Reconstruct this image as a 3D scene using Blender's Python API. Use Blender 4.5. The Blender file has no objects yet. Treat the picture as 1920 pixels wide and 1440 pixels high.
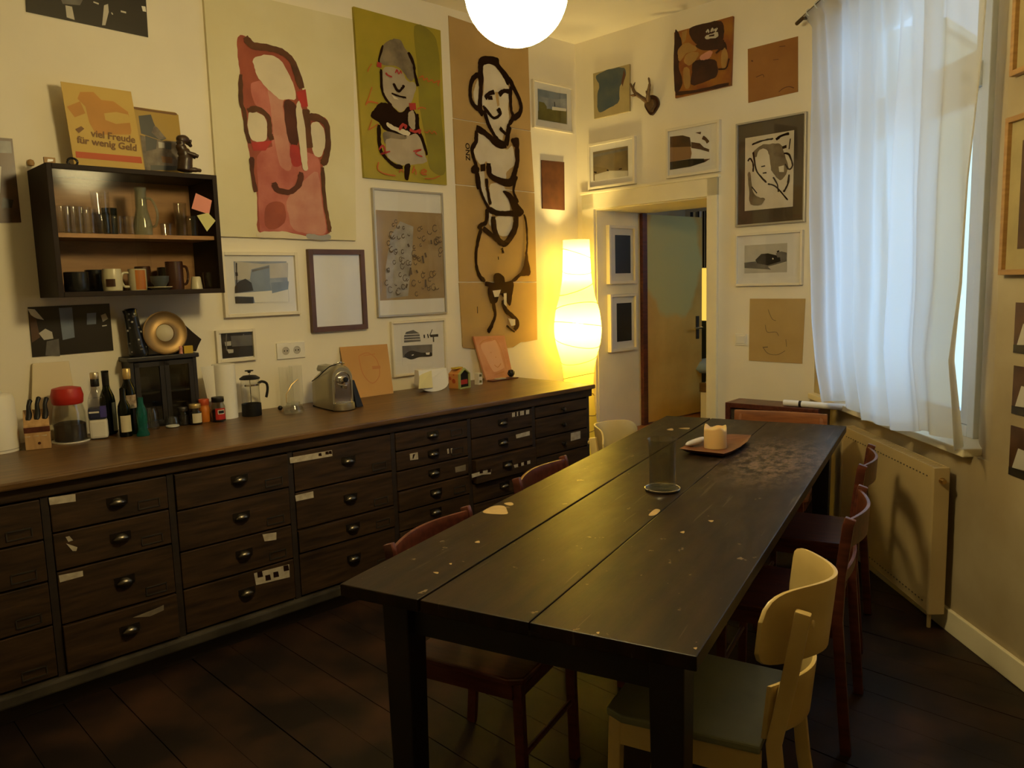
import bpy, bmesh, math, random
from mathutils import Vector, Matrix
from mathutils.geometry import tessellate_polygon
random.seed(7)
sc = bpy.context.scene
COL = sc.collection
PI = math.pi

# ------------------------------------------------------------------ camera
F_PX, PITCH, ROLL, CAM_H = 1474.0, math.radians(7.24), math.radians(-1.64), 1.55
def cam_basis():
    cp, sp = math.cos(PITCH), math.sin(PITCH)
    f = Vector((0, cp, -sp)); r = Vector((1, 0, 0)); u = Vector((0, sp, cp))
    cr, sr = math.cos(ROLL), math.sin(ROLL)
    return cr*r + sr*u, -sr*r + cr*u, f
CR, CU, CF = cam_basis()
CAM = Vector((0, 0, CAM_H))
cam_d = bpy.data.cameras.new('camera'); cam = bpy.data.objects.new('camera', cam_d); COL.objects.link(cam)
cam_d.sensor_fit = 'HORIZONTAL'; cam_d.sensor_width = 36.0; cam_d.lens = F_PX/1920*36.0
cam_d.clip_start = 0.02
M = Matrix((CR, CU, -CF)).transposed().to_4x4(); M.translation = CAM
cam.matrix_world = M
sc.camera = cam

# ------------------------------------------------------------------ world, light and exposure
sc.view_settings.view_transform = 'Standard'; sc.view_settings.look = 'None'
sc.view_settings.gamma = 1.0; sc.view_settings.use_curve_mapping = False
sc.view_settings.exposure = 0.0
sc.cycles.use_denoising = True
sc.cycles.max_bounces = 10; sc.cycles.diffuse_bounces = 6; sc.cycles.transparent_max_bounces = 64
sc.cycles.sample_clamp_indirect = 6.0
SKY = 3.3
GLOBE = 92.0
BULB = 74.0
w = bpy.data.worlds.new('sky'); sc.world = w; w.use_nodes = True
bg = w.node_tree.nodes['Background']; bg.inputs[0].default_value = (0.46, 0.70, 1.0, 1); bg.inputs[1].default_value = SKY
def portal(name, loc, rot, sx, sy):
    d = bpy.data.lights.new(name, 'AREA'); d.shape = 'RECTANGLE'; d.size = sx; d.size_y = sy
    d.cycles.is_portal = True
    o = bpy.data.objects.new(name, d); COL.objects.link(o); o.location = loc; o.rotation_euler = rot
portal('window_portal', (2.13, 3.9, 1.85), (0, PI/2, 0), 2.2, 1.5)

# ------------------------------------------------------------------ pixel helpers
def ray(px, py):
    return CF + CR*((px-960)/F_PX) - CU*((py-720)/F_PX)
def at_z(px, py, z):
    d = ray(px, py); return CAM + d*((z-CAM_H)/d.z)
TL, TT = math.radians(45.9), math.radians(28.9)
def H(t): return Vector((math.sin(t), math.cos(t), 0))
DL = 4.0755
COUNTER_Z, TABLE_Z, CEIL = 0.90, 0.78, 3.33
class Wall:
    """plane with local frame: x along the wall, y into the wall, z up, origin on the floor"""
    def __init__(s, origin, ang):
        s.o = Vector(origin); s.ang = ang
        s.a = Vector((math.cos(ang), math.sin(ang), 0)); s.n = Vector((-math.sin(ang), math.cos(ang), 0))
    def px(s, x, y, d=0.0):
        """pixel -> (x, z) on the plane d in front of the wall"""
        r = ray(x, y); P = CAM + r*(((s.o-CAM).dot(s.n)-d)/r.dot(s.n))
        return ((P-s.o).dot(s.a), P.z)
    def world(s, x, y, z): return s.o + s.a*x + s.n*y + Vector((0, 0, z))
    def local(s, P): q = Vector(P)-s.o; return (q.dot(s.a), q.dot(s.n), q.z)
CORNER = Vector((0.5467, 6.205, 0))
WL = Wall(CORNER, PI/2-TL)            # left wall, x runs to the corner (0)
WB = Wall(CORNER, -TL)                # back wall, x from the corner
WX = 1.875
WW = Wall((WX, 4.831, 0), -PI/2)      # window wall, x from the corner towards the camera

# ------------------------------------------------------------------ materials
MATS = {}
def new_mat(name):
    m = bpy.data.materials.new(name); m.use_nodes = True; MATS[name] = m
    return m, m.node_tree.nodes, m.node_tree.links, m.node_tree.nodes['Principled BSDF']
def mat(name, c, rough=0.6, metal=0.0, var=0.0, scale=6.0, stretch=(1, 1, 1), c2=None, bump=0.0, spec=0.5, detail=5.0, lo=0.35, hi=0.65, alpha=1.0):
    if name in MATS: return MATS[name]
    m, N, L, b = new_mat(name)
    b.inputs['Roughness'].default_value = rough; b.inputs['Metallic'].default_value = metal
    b.inputs['Specular IOR Level'].default_value = spec
    b.inputs['Base Color'].default_value = (*c, 1)
    if c2 is None and var > 0: c2 = tuple(max(0, x*(1-var)) for x in c)
    if c2 is not None or bump > 0:
        tc = N.new('ShaderNodeTexCoord'); mp = N.new('ShaderNodeMapping'); mp.inputs['Scale'].default_value = stretch
        nz = N.new('ShaderNodeTexNoise'); nz.inputs['Scale'].default_value = scale; nz.inputs['Detail'].default_value = detail
        L.new(tc.outputs['Object'], mp.inputs[0]); L.new(mp.outputs[0], nz.inputs['Vector'])
        if c2 is not None:
            rp = N.new('ShaderNodeValToRGB'); rp.color_ramp.elements[0].position = lo; rp.color_ramp.elements[1].position = hi
            rp.color_ramp.elements[0].color = (*c2, 1); rp.color_ramp.elements[1].color = (*c, 1)
            L.new(nz.outputs['Fac'], rp.inputs[0]); L.new(rp.outputs[0], b.inputs['Base Color'])
        if bump > 0:
            bp = N.new('ShaderNodeBump'); bp.inputs['Strength'].default_value = bump; bp.inputs['Distance'].default_value = 0.01
            L.new(nz.outputs['Fac'], bp.inputs['Height']); L.new(bp.outputs[0], b.inputs['Normal'])
    return m
def emis(name, c, s):
    if name in MATS: return MATS[name]
    m, N, L, b = new_mat(name)
    e = N.new('ShaderNodeEmission'); e.inputs[0].default_value = (*c, 1); e.inputs[1].default_value = s
    L.new(e.outputs[0], N['Material Output'].inputs[0]); N.remove(b); return m
def glass(name, tint=(0.93, 0.95, 0.94), gloss=0.12, rough=0.03, body=0.0, bodyc=(0.5, 0.5, 0.5), k=0.55):
    """thin clear glass: mostly see-through, mirror-like at grazing angles"""
    if name in MATS: return MATS[name]
    m, N, L, b = new_mat(name); N.remove(b)
    t = N.new('ShaderNodeBsdfTransparent'); t.inputs[0].default_value = (*tint, 1)
    g = N.new('ShaderNodeBsdfGlossy'); g.inputs['Roughness'].default_value = rough
    lw = N.new('ShaderNodeLayerWeight'); lw.inputs['Blend'].default_value = 0.5
    pw = N.new('ShaderNodeMath'); pw.operation = 'POWER'; pw.inputs[1].default_value = 4.0; L.new(lw.outputs['Facing'], pw.inputs[0])
    ml = N.new('ShaderNodeMath'); ml.operation = 'MULTIPLY_ADD'; ml.inputs[1].default_value = k; ml.inputs[2].default_value = gloss; L.new(pw.outputs[0], ml.inputs[0])
    mx = N.new('ShaderNodeMixShader'); L.new(ml.outputs[0], mx.inputs[0]); L.new(t.outputs[0], mx.inputs[1]); L.new(g.outputs[0], mx.inputs[2])
    out = mx
    if body > 0:
        d = N.new('ShaderNodeBsdfDiffuse'); d.inputs[0].default_value = (*bodyc, 1)
        m2 = N.new('ShaderNodeMixShader'); m2.inputs[0].default_value = body; L.new(mx.outputs[0], m2.inputs[1]); L.new(d.outputs[0], m2.inputs[2]); out = m2
    L.new(out.outputs[0], N['Material Output'].inputs[0]); return m
def sheer(name, c, transl, transp):
    """cloth or paper that passes light: diffuse + translucent + a little see-through"""
    m, N, L, b = new_mat(name); N.remove(b)
    d = N.new('ShaderNodeBsdfDiffuse'); d.inputs[0].default_value = (*c, 1)
    t = N.new('ShaderNodeBsdfTranslucent'); t.inputs[0].default_value = (*c, 1)
    p = N.new('ShaderNodeBsdfTransparent')
    m1 = N.new('ShaderNodeMixShader'); m1.inputs[0].default_value = transl; L.new(d.outputs[0], m1.inputs[1]); L.new(t.outputs[0], m1.inputs[2])
    m2 = N.new('ShaderNodeMixShader'); m2.inputs[0].default_value = transp; L.new(m1.outputs[0], m2.inputs[1]); L.new(p.outputs[0], m2.inputs[2])
    L.new(m2.outputs[0], N['Material Output'].inputs[0]); return m

mat('plaster', (0.80, 0.74, 0.60), 0.85, var=0.06, scale=2.5, bump=0.08)
mat('dimmed_stained_plaster', (0.44, 0.37, 0.235), 0.85, c2=(0.31, 0.24, 0.135), scale=2.2, bump=0.1, lo=0.3, hi=0.7, detail=7)  # brown stains over a base colour darkened to imitate the wall's weak light
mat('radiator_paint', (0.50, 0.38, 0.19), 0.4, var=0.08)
mat('ceiling_paint', (0.78, 0.72, 0.58), 0.9, var=0.05, scale=2)
mat('door_frame_paint', (0.80, 0.73, 0.52), 0.5, var=0.08, scale=4)
mat('old_wood', (0.056, 0.028, 0.011), 0.55, c2=(0.014, 0.007, 0.003), lo=0.3, hi=0.72, detail=8, spec=0.35, scale=5, stretch=(1, 6, 9), bump=0.15)
mat('old_wood_dark', (0.022, 0.012, 0.007), 0.6, var=0.5, scale=5, stretch=(1, 6, 9))
mat('worktop_wood', (0.150, 0.077, 0.026), 0.36, c2=(0.070, 0.035, 0.013), scale=4, stretch=(1, 9, 9), bump=0.05)
mat('black_wood', (0.014, 0.010, 0.008), 0.45, var=0.4, scale=6)
mat('red_wood', (0.115, 0.030, 0.016), 0.35, c2=(0.06, 0.015, 0.009), scale=6, stretch=(8, 1, 8))
mat('orange_wood', (0.30, 0.10, 0.028), 0.4, c2=(0.19, 0.06, 0.018), scale=6, stretch=(1, 8, 8))
mat('light_wood', (0.50, 0.31, 0.14), 0.5, c2=(0.38, 0.22, 0.09), scale=7, stretch=(8, 8, 1))
mat('tray_wood', (0.22, 0.085, 0.035), 0.4, c2=(0.14, 0.05, 0.02), scale=8, stretch=(1, 8, 1))
mat('cream_paint', (0.62, 0.47, 0.19), 0.38, c2=(0.52, 0.38, 0.14), scale=5)
mat('seat_green', (0.20, 0.21, 0.13), 0.5, var=0.2)
mat('white_frame', (0.72, 0.66, 0.52), 0.45, var=0.05)
mat('mat_board', (0.74, 0.72, 0.68), 0.8, var=0.04)
mat('oak_frame', (0.42, 0.24, 0.08), 0.45, c2=(0.33, 0.18, 0.06), scale=9, stretch=(1, 1, 8))
mat('brown_frame', (0.11, 0.045, 0.022), 0.4, var=0.3)
mat('silver_frame', (0.45, 0.42, 0.36), 0.35, metal=0.5)
mat('white_metal', (0.70, 0.64, 0.50), 0.35, var=0.05)
mat('chrome', (0.75, 0.74, 0.72), 0.12, metal=1.0)
mat('brass', (0.55, 0.36, 0.14), 0.3, metal=1.0)
mat('dish_brass', (0.24, 0.15, 0.06), 0.42, metal=0.8)
mat('iron', (0.10, 0.09, 0.08), 0.4, metal=0.8)
mat('black_plastic', (0.009, 0.008, 0.008), 0.45, spec=0.3)
mat('white_plastic', (0.74, 0.71, 0.62), 0.35)
mat('paper_white', (0.78, 0.76, 0.70), 0.8, var=0.05)
mat('cardboard', (0.46, 0.31, 0.135), 0.95, spec=0.1, c2=(0.40, 0.265, 0.11), scale=3)
mat('ink_black', (0.022, 0.010, 0.006), 0.95, var=0.3, scale=8, spec=0.05)
mat('ink_white', (0.66, 0.60, 0.49), 0.75, c2=(0.58, 0.51, 0.39), scale=6)
mat('photo_black', (0.022, 0.018, 0.015), 0.25)
mat('photo_grey', (0.16, 0.15, 0.14), 0.3, var=0.4, scale=14)
mat('photo_pale', (0.52, 0.49, 0.42), 0.35, var=0.15, scale=10)
mat('pane_glass_dummy', (1, 1, 1))
glass('picture_glass', (0.98, 0.98, 0.98), 0.06, 0.03, k=0.9)
glass('window_glass', (0.96, 0.98, 0.98), 0.04, 0.01, k=0.8)
glass('clear_glass', (0.965, 0.97, 0.965), 0.05, 0.04, k=0.55)
glass('cabinet_glass', (0.96, 0.96, 0.94), 0.004, 0.10, k=0.4)
glass('smoke_glass', (0.88, 0.88, 0.85), 0.05, 0.04, k=0.55)
glass('teal_glass', (0.10, 0.55, 0.48), 0.05, 0.04, 0.25, (0.02, 0.25, 0.22))
glass('green_bottle', (0.04, 0.07, 0.03), 0.05, 0.05, 0.3, (0.008, 0.012, 0.006))
sheer('curtain_cloth', (0.82, 0.85, 0.88), 0.62, 0.12)
sheer('rice_paper', (0.92, 0.80, 0.19), 0.62, 0.02)

# ------------------------------------------------------------------ mesh builder
class B:
    def __init__(s): s.v = []; s.f = []
    def add(s, vs, fs):
        o = len(s.v); s.v += [tuple(p) for p in vs]; s.f += [tuple(i+o for i in f) for f in fs]; return s
    def box(s, x0, x1, y0, y1, z0, z1, m=None):
        x0, x1 = sorted((x0, x1)); y0, y1 = sorted((y0, y1)); z0, z1 = sorted((z0, z1))
        vs = [(x, y, z) for z in (z0, z1) for y in (y0, y1) for x in (x0, x1)]
        if m is not None: vs = [m @ Vector(p) for p in vs]
        return s.add(vs, [(0, 2, 3, 1), (4, 5, 7, 6), (0, 1, 5, 4), (2, 6, 7, 3), (0, 4, 6, 2), (1, 3, 7, 5)])
    def lathe(s, prof, seg=24, c=(0, 0, 0), sx=1, sy=1, m=None):
        vs = []; fs = []; n = len(prof)
        for k in range(seg):
            a = 2*PI*k/seg
            for r, z in prof: vs.append(Vector((c[0]+r*math.cos(a)*sx, c[1]+r*math.sin(a)*sy, c[2]+z)))
        for k in range(seg):
            j = (k+1) % seg
            for i in range(n-1): fs.append((k*n+i, j*n+i, j*n+i+1, k*n+i+1))
        if prof[0][0] > 1e-6: fs.append(tuple(k*n for k in reversed(range(seg))))
        if prof[-1][0] > 1e-6: fs.append(tuple(k*n+n-1 for k in range(seg)))
        if m is not None: vs = [m @ p for p in vs]
        return s.add(vs, fs)
    def tube(s, pts, r, seg=8, closed=False):
        pts = [Vector(p) for p in pts]; n = len(pts); rs = r if isinstance(r, (list, tuple)) else [r]*n
        vs = []; fs = []; up = Vector((0.0713, 0.131, 1))
        for i, p in enumerate(pts):
            a = pts[i-1] if (i or closed) else p; b = pts[(i+1) % n] if (i < n-1 or closed) else p
            t = (b-a).normalized(); e = t.cross(up)
            if e.length < 1e-3: e = t.cross(Vector((1, 0, 0)))
            e.normalize(); g = e.cross(t)
            for k in range(seg):
                q = 2*PI*k/seg; vs.append(p+(e*math.cos(q)+g*math.sin(q))*rs[i])
        for i in range(n if closed else n-1):
            j = (i+1) % n
            for k in range(seg): l = (k+1) % seg; fs.append((i*seg+k, i*seg+l, j*seg+l, j*seg+k))
        if not closed: fs.append(tuple(reversed(range(seg)))); fs.append(tuple((n-1)*seg+k for k in range(seg)))
        return s.add(vs, fs)
    def prism(s, poly, y0, y1):
        """closed outline in (x, z) given depth along y"""
        poly = list(poly); n = len(poly)
        area = sum(poly[i][0]*poly[(i+1) % n][1]-poly[(i+1) % n][0]*poly[i][1] for i in range(n))
        if area < 0: poly.reverse()
        vs = [(x, y0, z) for x, z in poly]+[(x, y1, z) for x, z in poly]
        tri = tessellate_polygon([[Vector((x, z, 0)) for x, z in poly]])
        fs = []
        for t in tri:
            a, b, c = t
            ar = (poly[b][0]-poly[a][0])*(poly[c][1]-poly[a][1])-(poly[c][0]-poly[a][0])*(poly[b][1]-poly[a][1])
            if ar < 0: a, c = c, a
            fs.append((a, b, c)); fs.append((c+n, b+n, a+n))
        fs += [(i, i+n, (i+1) % n+n, (i+1) % n) for i in range(n)]
        return s.add(vs, fs)
    def flat(s, poly, y):
        n = len(poly); tri = tessellate_polygon([[Vector((x, z, 0)) for x, z in poly]])
        return s.add([(x, y, z) for x, z in poly], [tuple(t) for t in tri])
    def grid(s, f, nu, nv, cu=False):
        vs = [f(i/nu, j/nv) for i in range(nu+1) for j in range(nv+1)]
        return s.add(vs, [(i*(nv+1)+j, (i+1)*(nv+1)+j, (i+1)*(nv+1)+j+1, i*(nv+1)+j+1) for i in range(nu) for j in range(nv)])
    def build(s, name, m, parent=None, bevel=0.0, smooth=False, solid=0.0, fix=True, seg=2):
        me = bpy.data.meshes.new(name); me.from_pydata(s.v, [], s.f)
        if bevel > 0 or fix:
            bm = bmesh.new(); bm.from_mesh(me)
            if fix: bmesh.ops.recalc_face_normals(bm, faces=bm.faces)
            if bevel > 0:
                ed = [e for e in bm.edges if len(e.link_faces) == 2 and e.calc_face_angle(0) > 0.6]
                bmesh.ops.bevel(bm, geom=ed, offset=bevel, segments=seg, affect='EDGES', profile=0.6, clamp_overlap=True)
            bm.to_mesh(me); bm.free()
        if smooth:
            for p in me.polygons: p.use_smooth = True
            if smooth != 'all':
                try: me.set_sharp_from_angle(angle=0.7)
                except Exception: pass
        me.materials.append(MATS[m] if isinstance(m, str) else m)
        o = bpy.data.objects.new(name, me); COL.objects.link(o)
        if parent: o.parent = parent
        if solid: md = o.modifiers.new('thick', 'SOLIDIFY'); md.thickness = solid
        return o
def tag(o, label, cat, group=None, kind=None):
    if label: o['label'] = label
    if cat: o['category'] = cat
    if group: o['group'] = group
    if kind: o['kind'] = kind
    return o
def struct(o): o['kind'] = 'structure'; return o
def thing(name, label, cat, loc=(0, 0, 0), rz=0.0, group=None, rot=None):
    o = bpy.data.objects.new(name, None); o.empty_display_size = 0.1; COL.objects.link(o)
    o.location = loc; o.rotation_euler = rot or (0, 0, rz)
    return tag(o, label, cat, group)
def dup(root, loc=None, rz=None, label=None):
    r = root.copy(); COL.objects.link(r)
    if loc is not None: r.location = loc
    if rz is not None: r.rotation_euler = (0, 0, rz)
    if label: r['label'] = label
    for ch in list(root.children):
        c = ch.copy(); COL.objects.link(c); c.parent = r
        for g in list(ch.children):
            d = g.copy(); COL.objects.link(d); d.parent = c
    return r
def crm(pts, closed=False, sub=6):
    """Catmull-Rom smoothing of a 2D/3D point list"""
    P = [Vector(p) for p in pts]; n = len(P); out = []
    for i in range(n if closed else n-1):
        if closed: a, b, c, d = P[i-1], P[i], P[(i+1) % n], P[(i+2) % n]
        else: a, b, c, d = P[max(i-1, 0)], P[i], P[i+1], P[min(i+2, n-1)]
        for k in range(sub):
            t = k/sub
            out.append(0.5*((2*b)+(c-a)*t+(2*a-5*b+4*c-d)*t*t+(3*b-a-3*c+d)*t**3))
    if not closed: out.append(P[-1])
    return out
def ribbon(pts, w):
    """2D polyline -> closed outline of a brush stroke with rounded ends"""
    P = [Vector(p) for p in crm(pts, sub=5)] if len(pts) > 2 else [Vector(p) for p in pts]
    n = len(P); Lp, Rp = [], []
    for i, p in enumerate(P):
        t = (P[min(i+1, n-1)]-P[max(i-1, 0)])
        if t.length < 1e-9: t = Vector((1e-6, 0))
        t.normalize(); e = Vector((-t.y, t.x))
        k = i/(n-1); ww = w*0.5*(1.0+0.12*math.sin(7*k+w*40))
        if k < 0.06 or k > 0.94: ww *= 0.75
        Lp.append(p+e*ww); Rp.append(p-e*ww)
    return Lp, Rp
# ------------------------------------------------------------------ room shell
P_LB = (0.5467, 6.205); P_BW = (WX, 4.831); P_WN = (WX, -2.2); P_SN = (-2.6, -2.2)
_e = WL.world(-5.7, 0, 0); P_LS = (_e.x, _e.y)
ROOM = [P_LB, P_LS, P_SN, P_WN, P_BW]
def slab(name, poly, z0, z1, m):
    b = B(); n = len(poly)
    vs = [(x, y, z0) for x, y in poly]+[(x, y, z1) for x, y in poly]
    b.add(vs, [tuple(range(n)), tuple(range(2*n-1, n-1, -1))]+[(i, (i+1) % n, (i+1) % n+n, i+n) for i in range(n)])
    return struct(b.build(name, m))
BIG = [(0.5467, 6.5), (-3.9, 2.35), (-2.9, -2.5), (2.2, -2.5), (2.2, 4.95)]
floor = slab('floor', BIG, -0.06, -0.022, 'black_wood')
slab('ceiling', BIG, CEIL, CEIL+0.1, 'ceiling_paint')
# floorboards run at right angles to the left wall
mat('floor_board_wood', (0.060, 0.024, 0.011), 0.55, c2=(0.007, 0.003, 0.002), scale=3.0, stretch=(1.0, 1.0, 1.0), bump=0.2, detail=10, lo=0.42, hi=0.85, spec=0.35)
def board_span(s):
    ts = []
    n = len(ROOM)
    for i in range(n):
        a = WL.local((*ROOM[i], 0)); b = WL.local((*ROOM[(i+1) % n], 0))
        if (a[0]-s)*(b[0]-s) < 0:
            k = (s-a[0])/(b[0]-a[0]); ts.append(a[1]+k*(b[1]-a[1]))
    return (min(ts), max(ts)) if len(ts) >= 2 else None
s = -0.03
while s > -7.4:
    s1, s0 = s-0.003, s-0.165
    q1, q0 = board_span(s1), board_span(s0)
    if q1 and q0:
        dz = random.uniform(-0.0015, 0.0015)
        vs = [WL.world(s0, q0[0], -0.022), WL.world(s1, q1[0], -0.022), WL.world(s1, q1[1], -0.022), WL.world(s0, q0[1], -0.022)]
        vs += [v+Vector((0, 0, 0.022+dz)) for v in vs]
        bd = B().add(vs, [(3, 2, 1, 0), (4, 5, 6, 7), (0, 1, 5, 4), (1, 2, 6, 5), (2, 3, 7, 6), (3, 0, 4, 7)]).build('floor_board', 'floor_board_wood', floor)
    s -= 0.165
def wall_obj(name, W, polys, y0=0.0, y1=0.14, m='plaster'):
    b = B()
    for p in polys: b.box(p[0], p[1], y0, y1, p[2], p[3])
    o = b.build(name, m); o.location = W.o; o.rotation_euler = (0, 0, W.ang); return struct(o)
wall_obj('wall_left', WL, [(-5.75, 0.0, 0, CEIL)])
DX0, DX1, DZ0, DZ1, DD = 0.168, 1.168, 0.355, 2.105, 0.60     # doorway in the back wall
wall_obj('wall_back', WB, [(-0.02, DX0, 0, CEIL), (DX1, 2.0, 0, CEIL), (DX0, DX1, DZ1, CEIL), (DX0, DX1, 0, DZ0-0.03)], 0, DD)
def plain_wall(name, a, b):
    d = Vector((b[0]-a[0], b[1]-a[1])); ang = math.atan2(d.y, d.x)
    o = B().box(0, d.length, -0.12, 0, 0, CEIL).build(name, 'plaster'); o.location = (*a, 0); o.rotation_euler = (0, 0, ang); struct(o)
plain_wall('wall_side', P_LS, P_SN); plain_wall('wall_near', P_SN, P_WN)
# window wall with splayed opening
WIN_Y0, WIN_Y1, WIN_X, WZ0, WZ1 = 3.328, 4.46, 1.985, 0.83, 2.92
SP0, SP1 = 3.03, 4.70
b = B()
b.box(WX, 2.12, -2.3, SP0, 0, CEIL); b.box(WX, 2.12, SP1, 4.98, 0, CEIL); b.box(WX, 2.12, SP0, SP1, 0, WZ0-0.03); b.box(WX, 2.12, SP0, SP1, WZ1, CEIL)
# splayed reveals, rounded towards the room
def reveal(ya, yb):
    pts = [(WX, ya)]
    for k in range(1, 9):
        t = k/8; pts.append((WX+(WIN_X+0.02-WX)*(t**1.35), ya+(yb-ya)*t))
    pts += [(2.12, yb), (2.12, ya)]
    n = len(pts)
    b.add([(x, y, WZ0-0.03) for x, y in pts]+[(x, y, WZ1) for x, y in pts], [(i, (i+1) % n, (i+1) % n+n, i+n) for i in range(n)])
reveal(SP0, WIN_Y0); reveal(SP1, WIN_Y1)
wo = struct(b.build('wall_window', 'dimmed_stained_plaster', smooth=True))
# sill
sl = B().box(WX-0.045, WIN_X+0.03, 3.14, 4.82, WZ0-0.035, WZ0).build('trim_1', 'door_frame_paint', bevel=0.006); struct(sl)
# baseboards
struct(B().box(WX-0.018, WX, -2.2, 4.80, 0, 0.10).build('baseboard_right', 'door_frame_paint', bevel=0.004))
# window: outer frame, transom, mullion, sashes and panes
wf = bpy.data.objects.new('window_1', None); COL.objects.link(wf); struct(wf)
mat('window_paint', (0.72, 0.74, 0.72), 0.4, var=0.04)
fx0, fx1 = WIN_X-0.005, WIN_X+0.065
b = B()
b.box(fx0, fx1, WIN_Y0, WIN_Y0+0.05, WZ0, WZ1); b.box(fx0, fx1, WIN_Y1-0.05, WIN_Y1, WZ0, WZ1)
b.box(fx0, fx1, WIN_Y0+0.0501, WIN_Y1-0.0501, WZ0, WZ0+0.05); b.box(fx0, fx1, WIN_Y0+0.0501, WIN_Y1-0.0501, WZ1-0.05, WZ1)
b.build('window_frame', 'window_paint', wf, bevel=0.004)
TZ = 2.36
B().box(fx0-0.02, fx1, WIN_Y0+0.05, WIN_Y1-0.05, TZ-0.05, TZ+0.05).build('transom', 'window_paint', wf, bevel=0.006)
ym = (WIN_Y0+WIN_Y1)/2
B().box(fx0-0.012, fx1, ym-0.035, ym+0.035, WZ0+0.05, WZ1-0.05).build('mullion', 'window_paint', wf, bevel=0.006)
def sash(y0, y1, z0, z1):
    b = B(); t = 0.055
    b.box(fx0+0.005, fx1-0.01, y0, y0+t, z0, z1); b.box(fx0+0.005, fx1-0.01, y1-t, y1, z0, z1)
    b.box(fx0+0.005, fx1-0.01, y0+t, y1-t, z0, z0+t); b.box(fx0+0.005, fx1-0.01, y0+t, y1-t, z1-t, z1)
    so = b.build('sash', 'window_paint', wf, bevel=0.004)
    B().box(WIN_X+0.028, WIN_X+0.032, y0+t-0.004, y1-t+0.004, z0+t-0.004, z1-t+0.004).build('pane', 'window_glass', so)
    return so
s1 = sash(WIN_Y0+0.052, ym-0.037, WZ0+0.052, TZ-0.052); sash(ym+0.037, WIN_Y1-0.052, WZ0+0.052, TZ-0.052)
sash(WIN_Y0+0.052, ym-0.037, TZ+0.052, WZ1-0.052); sash(ym+0.037, WIN_Y1-0.052, TZ+0.052, WZ1-0.052)
B().lathe([(0, 0), (0.011, 0.002), (0.012, 0.02), (0.018, 0.028), (0.018, 0.034), (0, 0.036)], 14, m=Matrix.Translation((fx0-0.02, WIN_Y0+0.10, TZ-0.005)) @ Matrix.Rotation(-PI/2, 4, 'Y')).build('window_knob', 'iron', wf, smooth=True)
b = B().box(fx0-0.02, fx0+0.006, ym-0.065, ym-0.04, 1.42, 1.50); b.tube([(fx0-0.012, ym-0.052, 1.46), (fx0-0.04, ym-0.052, 1.46), (fx0-0.045, ym-0.07, 1.46), (fx0-0.045, ym-0.17, 1.445)], 0.008)
b.build('window_handle', 'white_metal', wf)

# doorway: architrave, lining, threshold step
b = B()
for x0, x1 in ((0.062, DX0+0.012), (DX1-0.012, 1.235)): b.box(x0, x1, -0.025, 0.0, 0.0, DZ1+0.12)
b.box(0.062, 1.235, -0.025, 0.0, DZ1-0.012, DZ1+0.12)
b.box(0.05, 1.25, -0.035, 0.0, DZ1+0.105, DZ1+0.125)
o = b.build('trim_2', 'door_frame_paint', bevel=0.004); o.location = WB.o; o.rotation_euler = (0, 0, WB.ang); struct(o)
b = B().box(DX0-0.0, DX0+0.02, 0, DD, DZ0, DZ1); b.box(DX1-0.02, DX1, 0, DD, DZ0, DZ1); b.box(DX0, DX1, 0, DD, DZ1-0.02, DZ1)
o = b.build('trim_3', 'door_frame_paint', bevel=0.002); o.location = WB.o; o.rotation_euler = (0, 0, WB.ang); struct(o)
b = B().box(DX0+0.02, DX0+0.05, DD-0.06, DD, DZ0, DZ1-0.02); b.box(DX1-0.05, DX1-0.02, DD-0.06, DD, DZ0, DZ1-0.02)
o = b.build('trim_4', 'red_wood'); o.location = WB.o; o.rotation_euler = (0, 0, WB.ang); struct(o)
st = thing('doorway_step', 'orange brown wooden step leading up to the doorway', 'step', WB.o, WB.ang)
B().box(DX0-0.16, DX1+0.05, -0.13, -0.037, DZ0-0.035, DZ0).build('tread', 'orange_wood', st, bevel=0.005)
B().box(DX0-0.14, DX1+0.03, -0.115, -0.037, 0, DZ0-0.035).build('riser', 'red_wood', st)
o = B().box(DX0+0.02, DX1-0.02, -0.037, DD, DZ0-0.03, DZ0).build('trim_5', 'orange_wood'); o.location = WB.o; o.rotation_euler = (0, 0, WB.ang); struct(o)
# door leaf, hinged at the far edge of the jamb and swung into the next room
mat('door_paint', (0.70, 0.46, 0.10), 0.55, c2=(0.56, 0.34, 0.06), scale=3)
dm = MATS['door_paint']; N = dm.node_tree.nodes; L = dm.node_tree.links
tc = N.new('ShaderNodeTexCoord'); sx = N.new('ShaderNodeSeparateXYZ'); L.new(tc.outputs['Object'], sx.inputs[0])
nz = N.new('ShaderNodeTexNoise'); nz.inputs['Scale'].default_value = 3.5; L.new(tc.outputs['Object'], nz.inputs[0])
def mth(N, L, op, a, b=None):
    n = N.new('ShaderNodeMath'); n.operation = op
    for i, q in enumerate((a, b)):
        if q is None: continue
        if isinstance(q, (int, float)): n.inputs[i].default_value = q
        else: L.new(q, n.inputs[i])
    return n.outputs[0]
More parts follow.
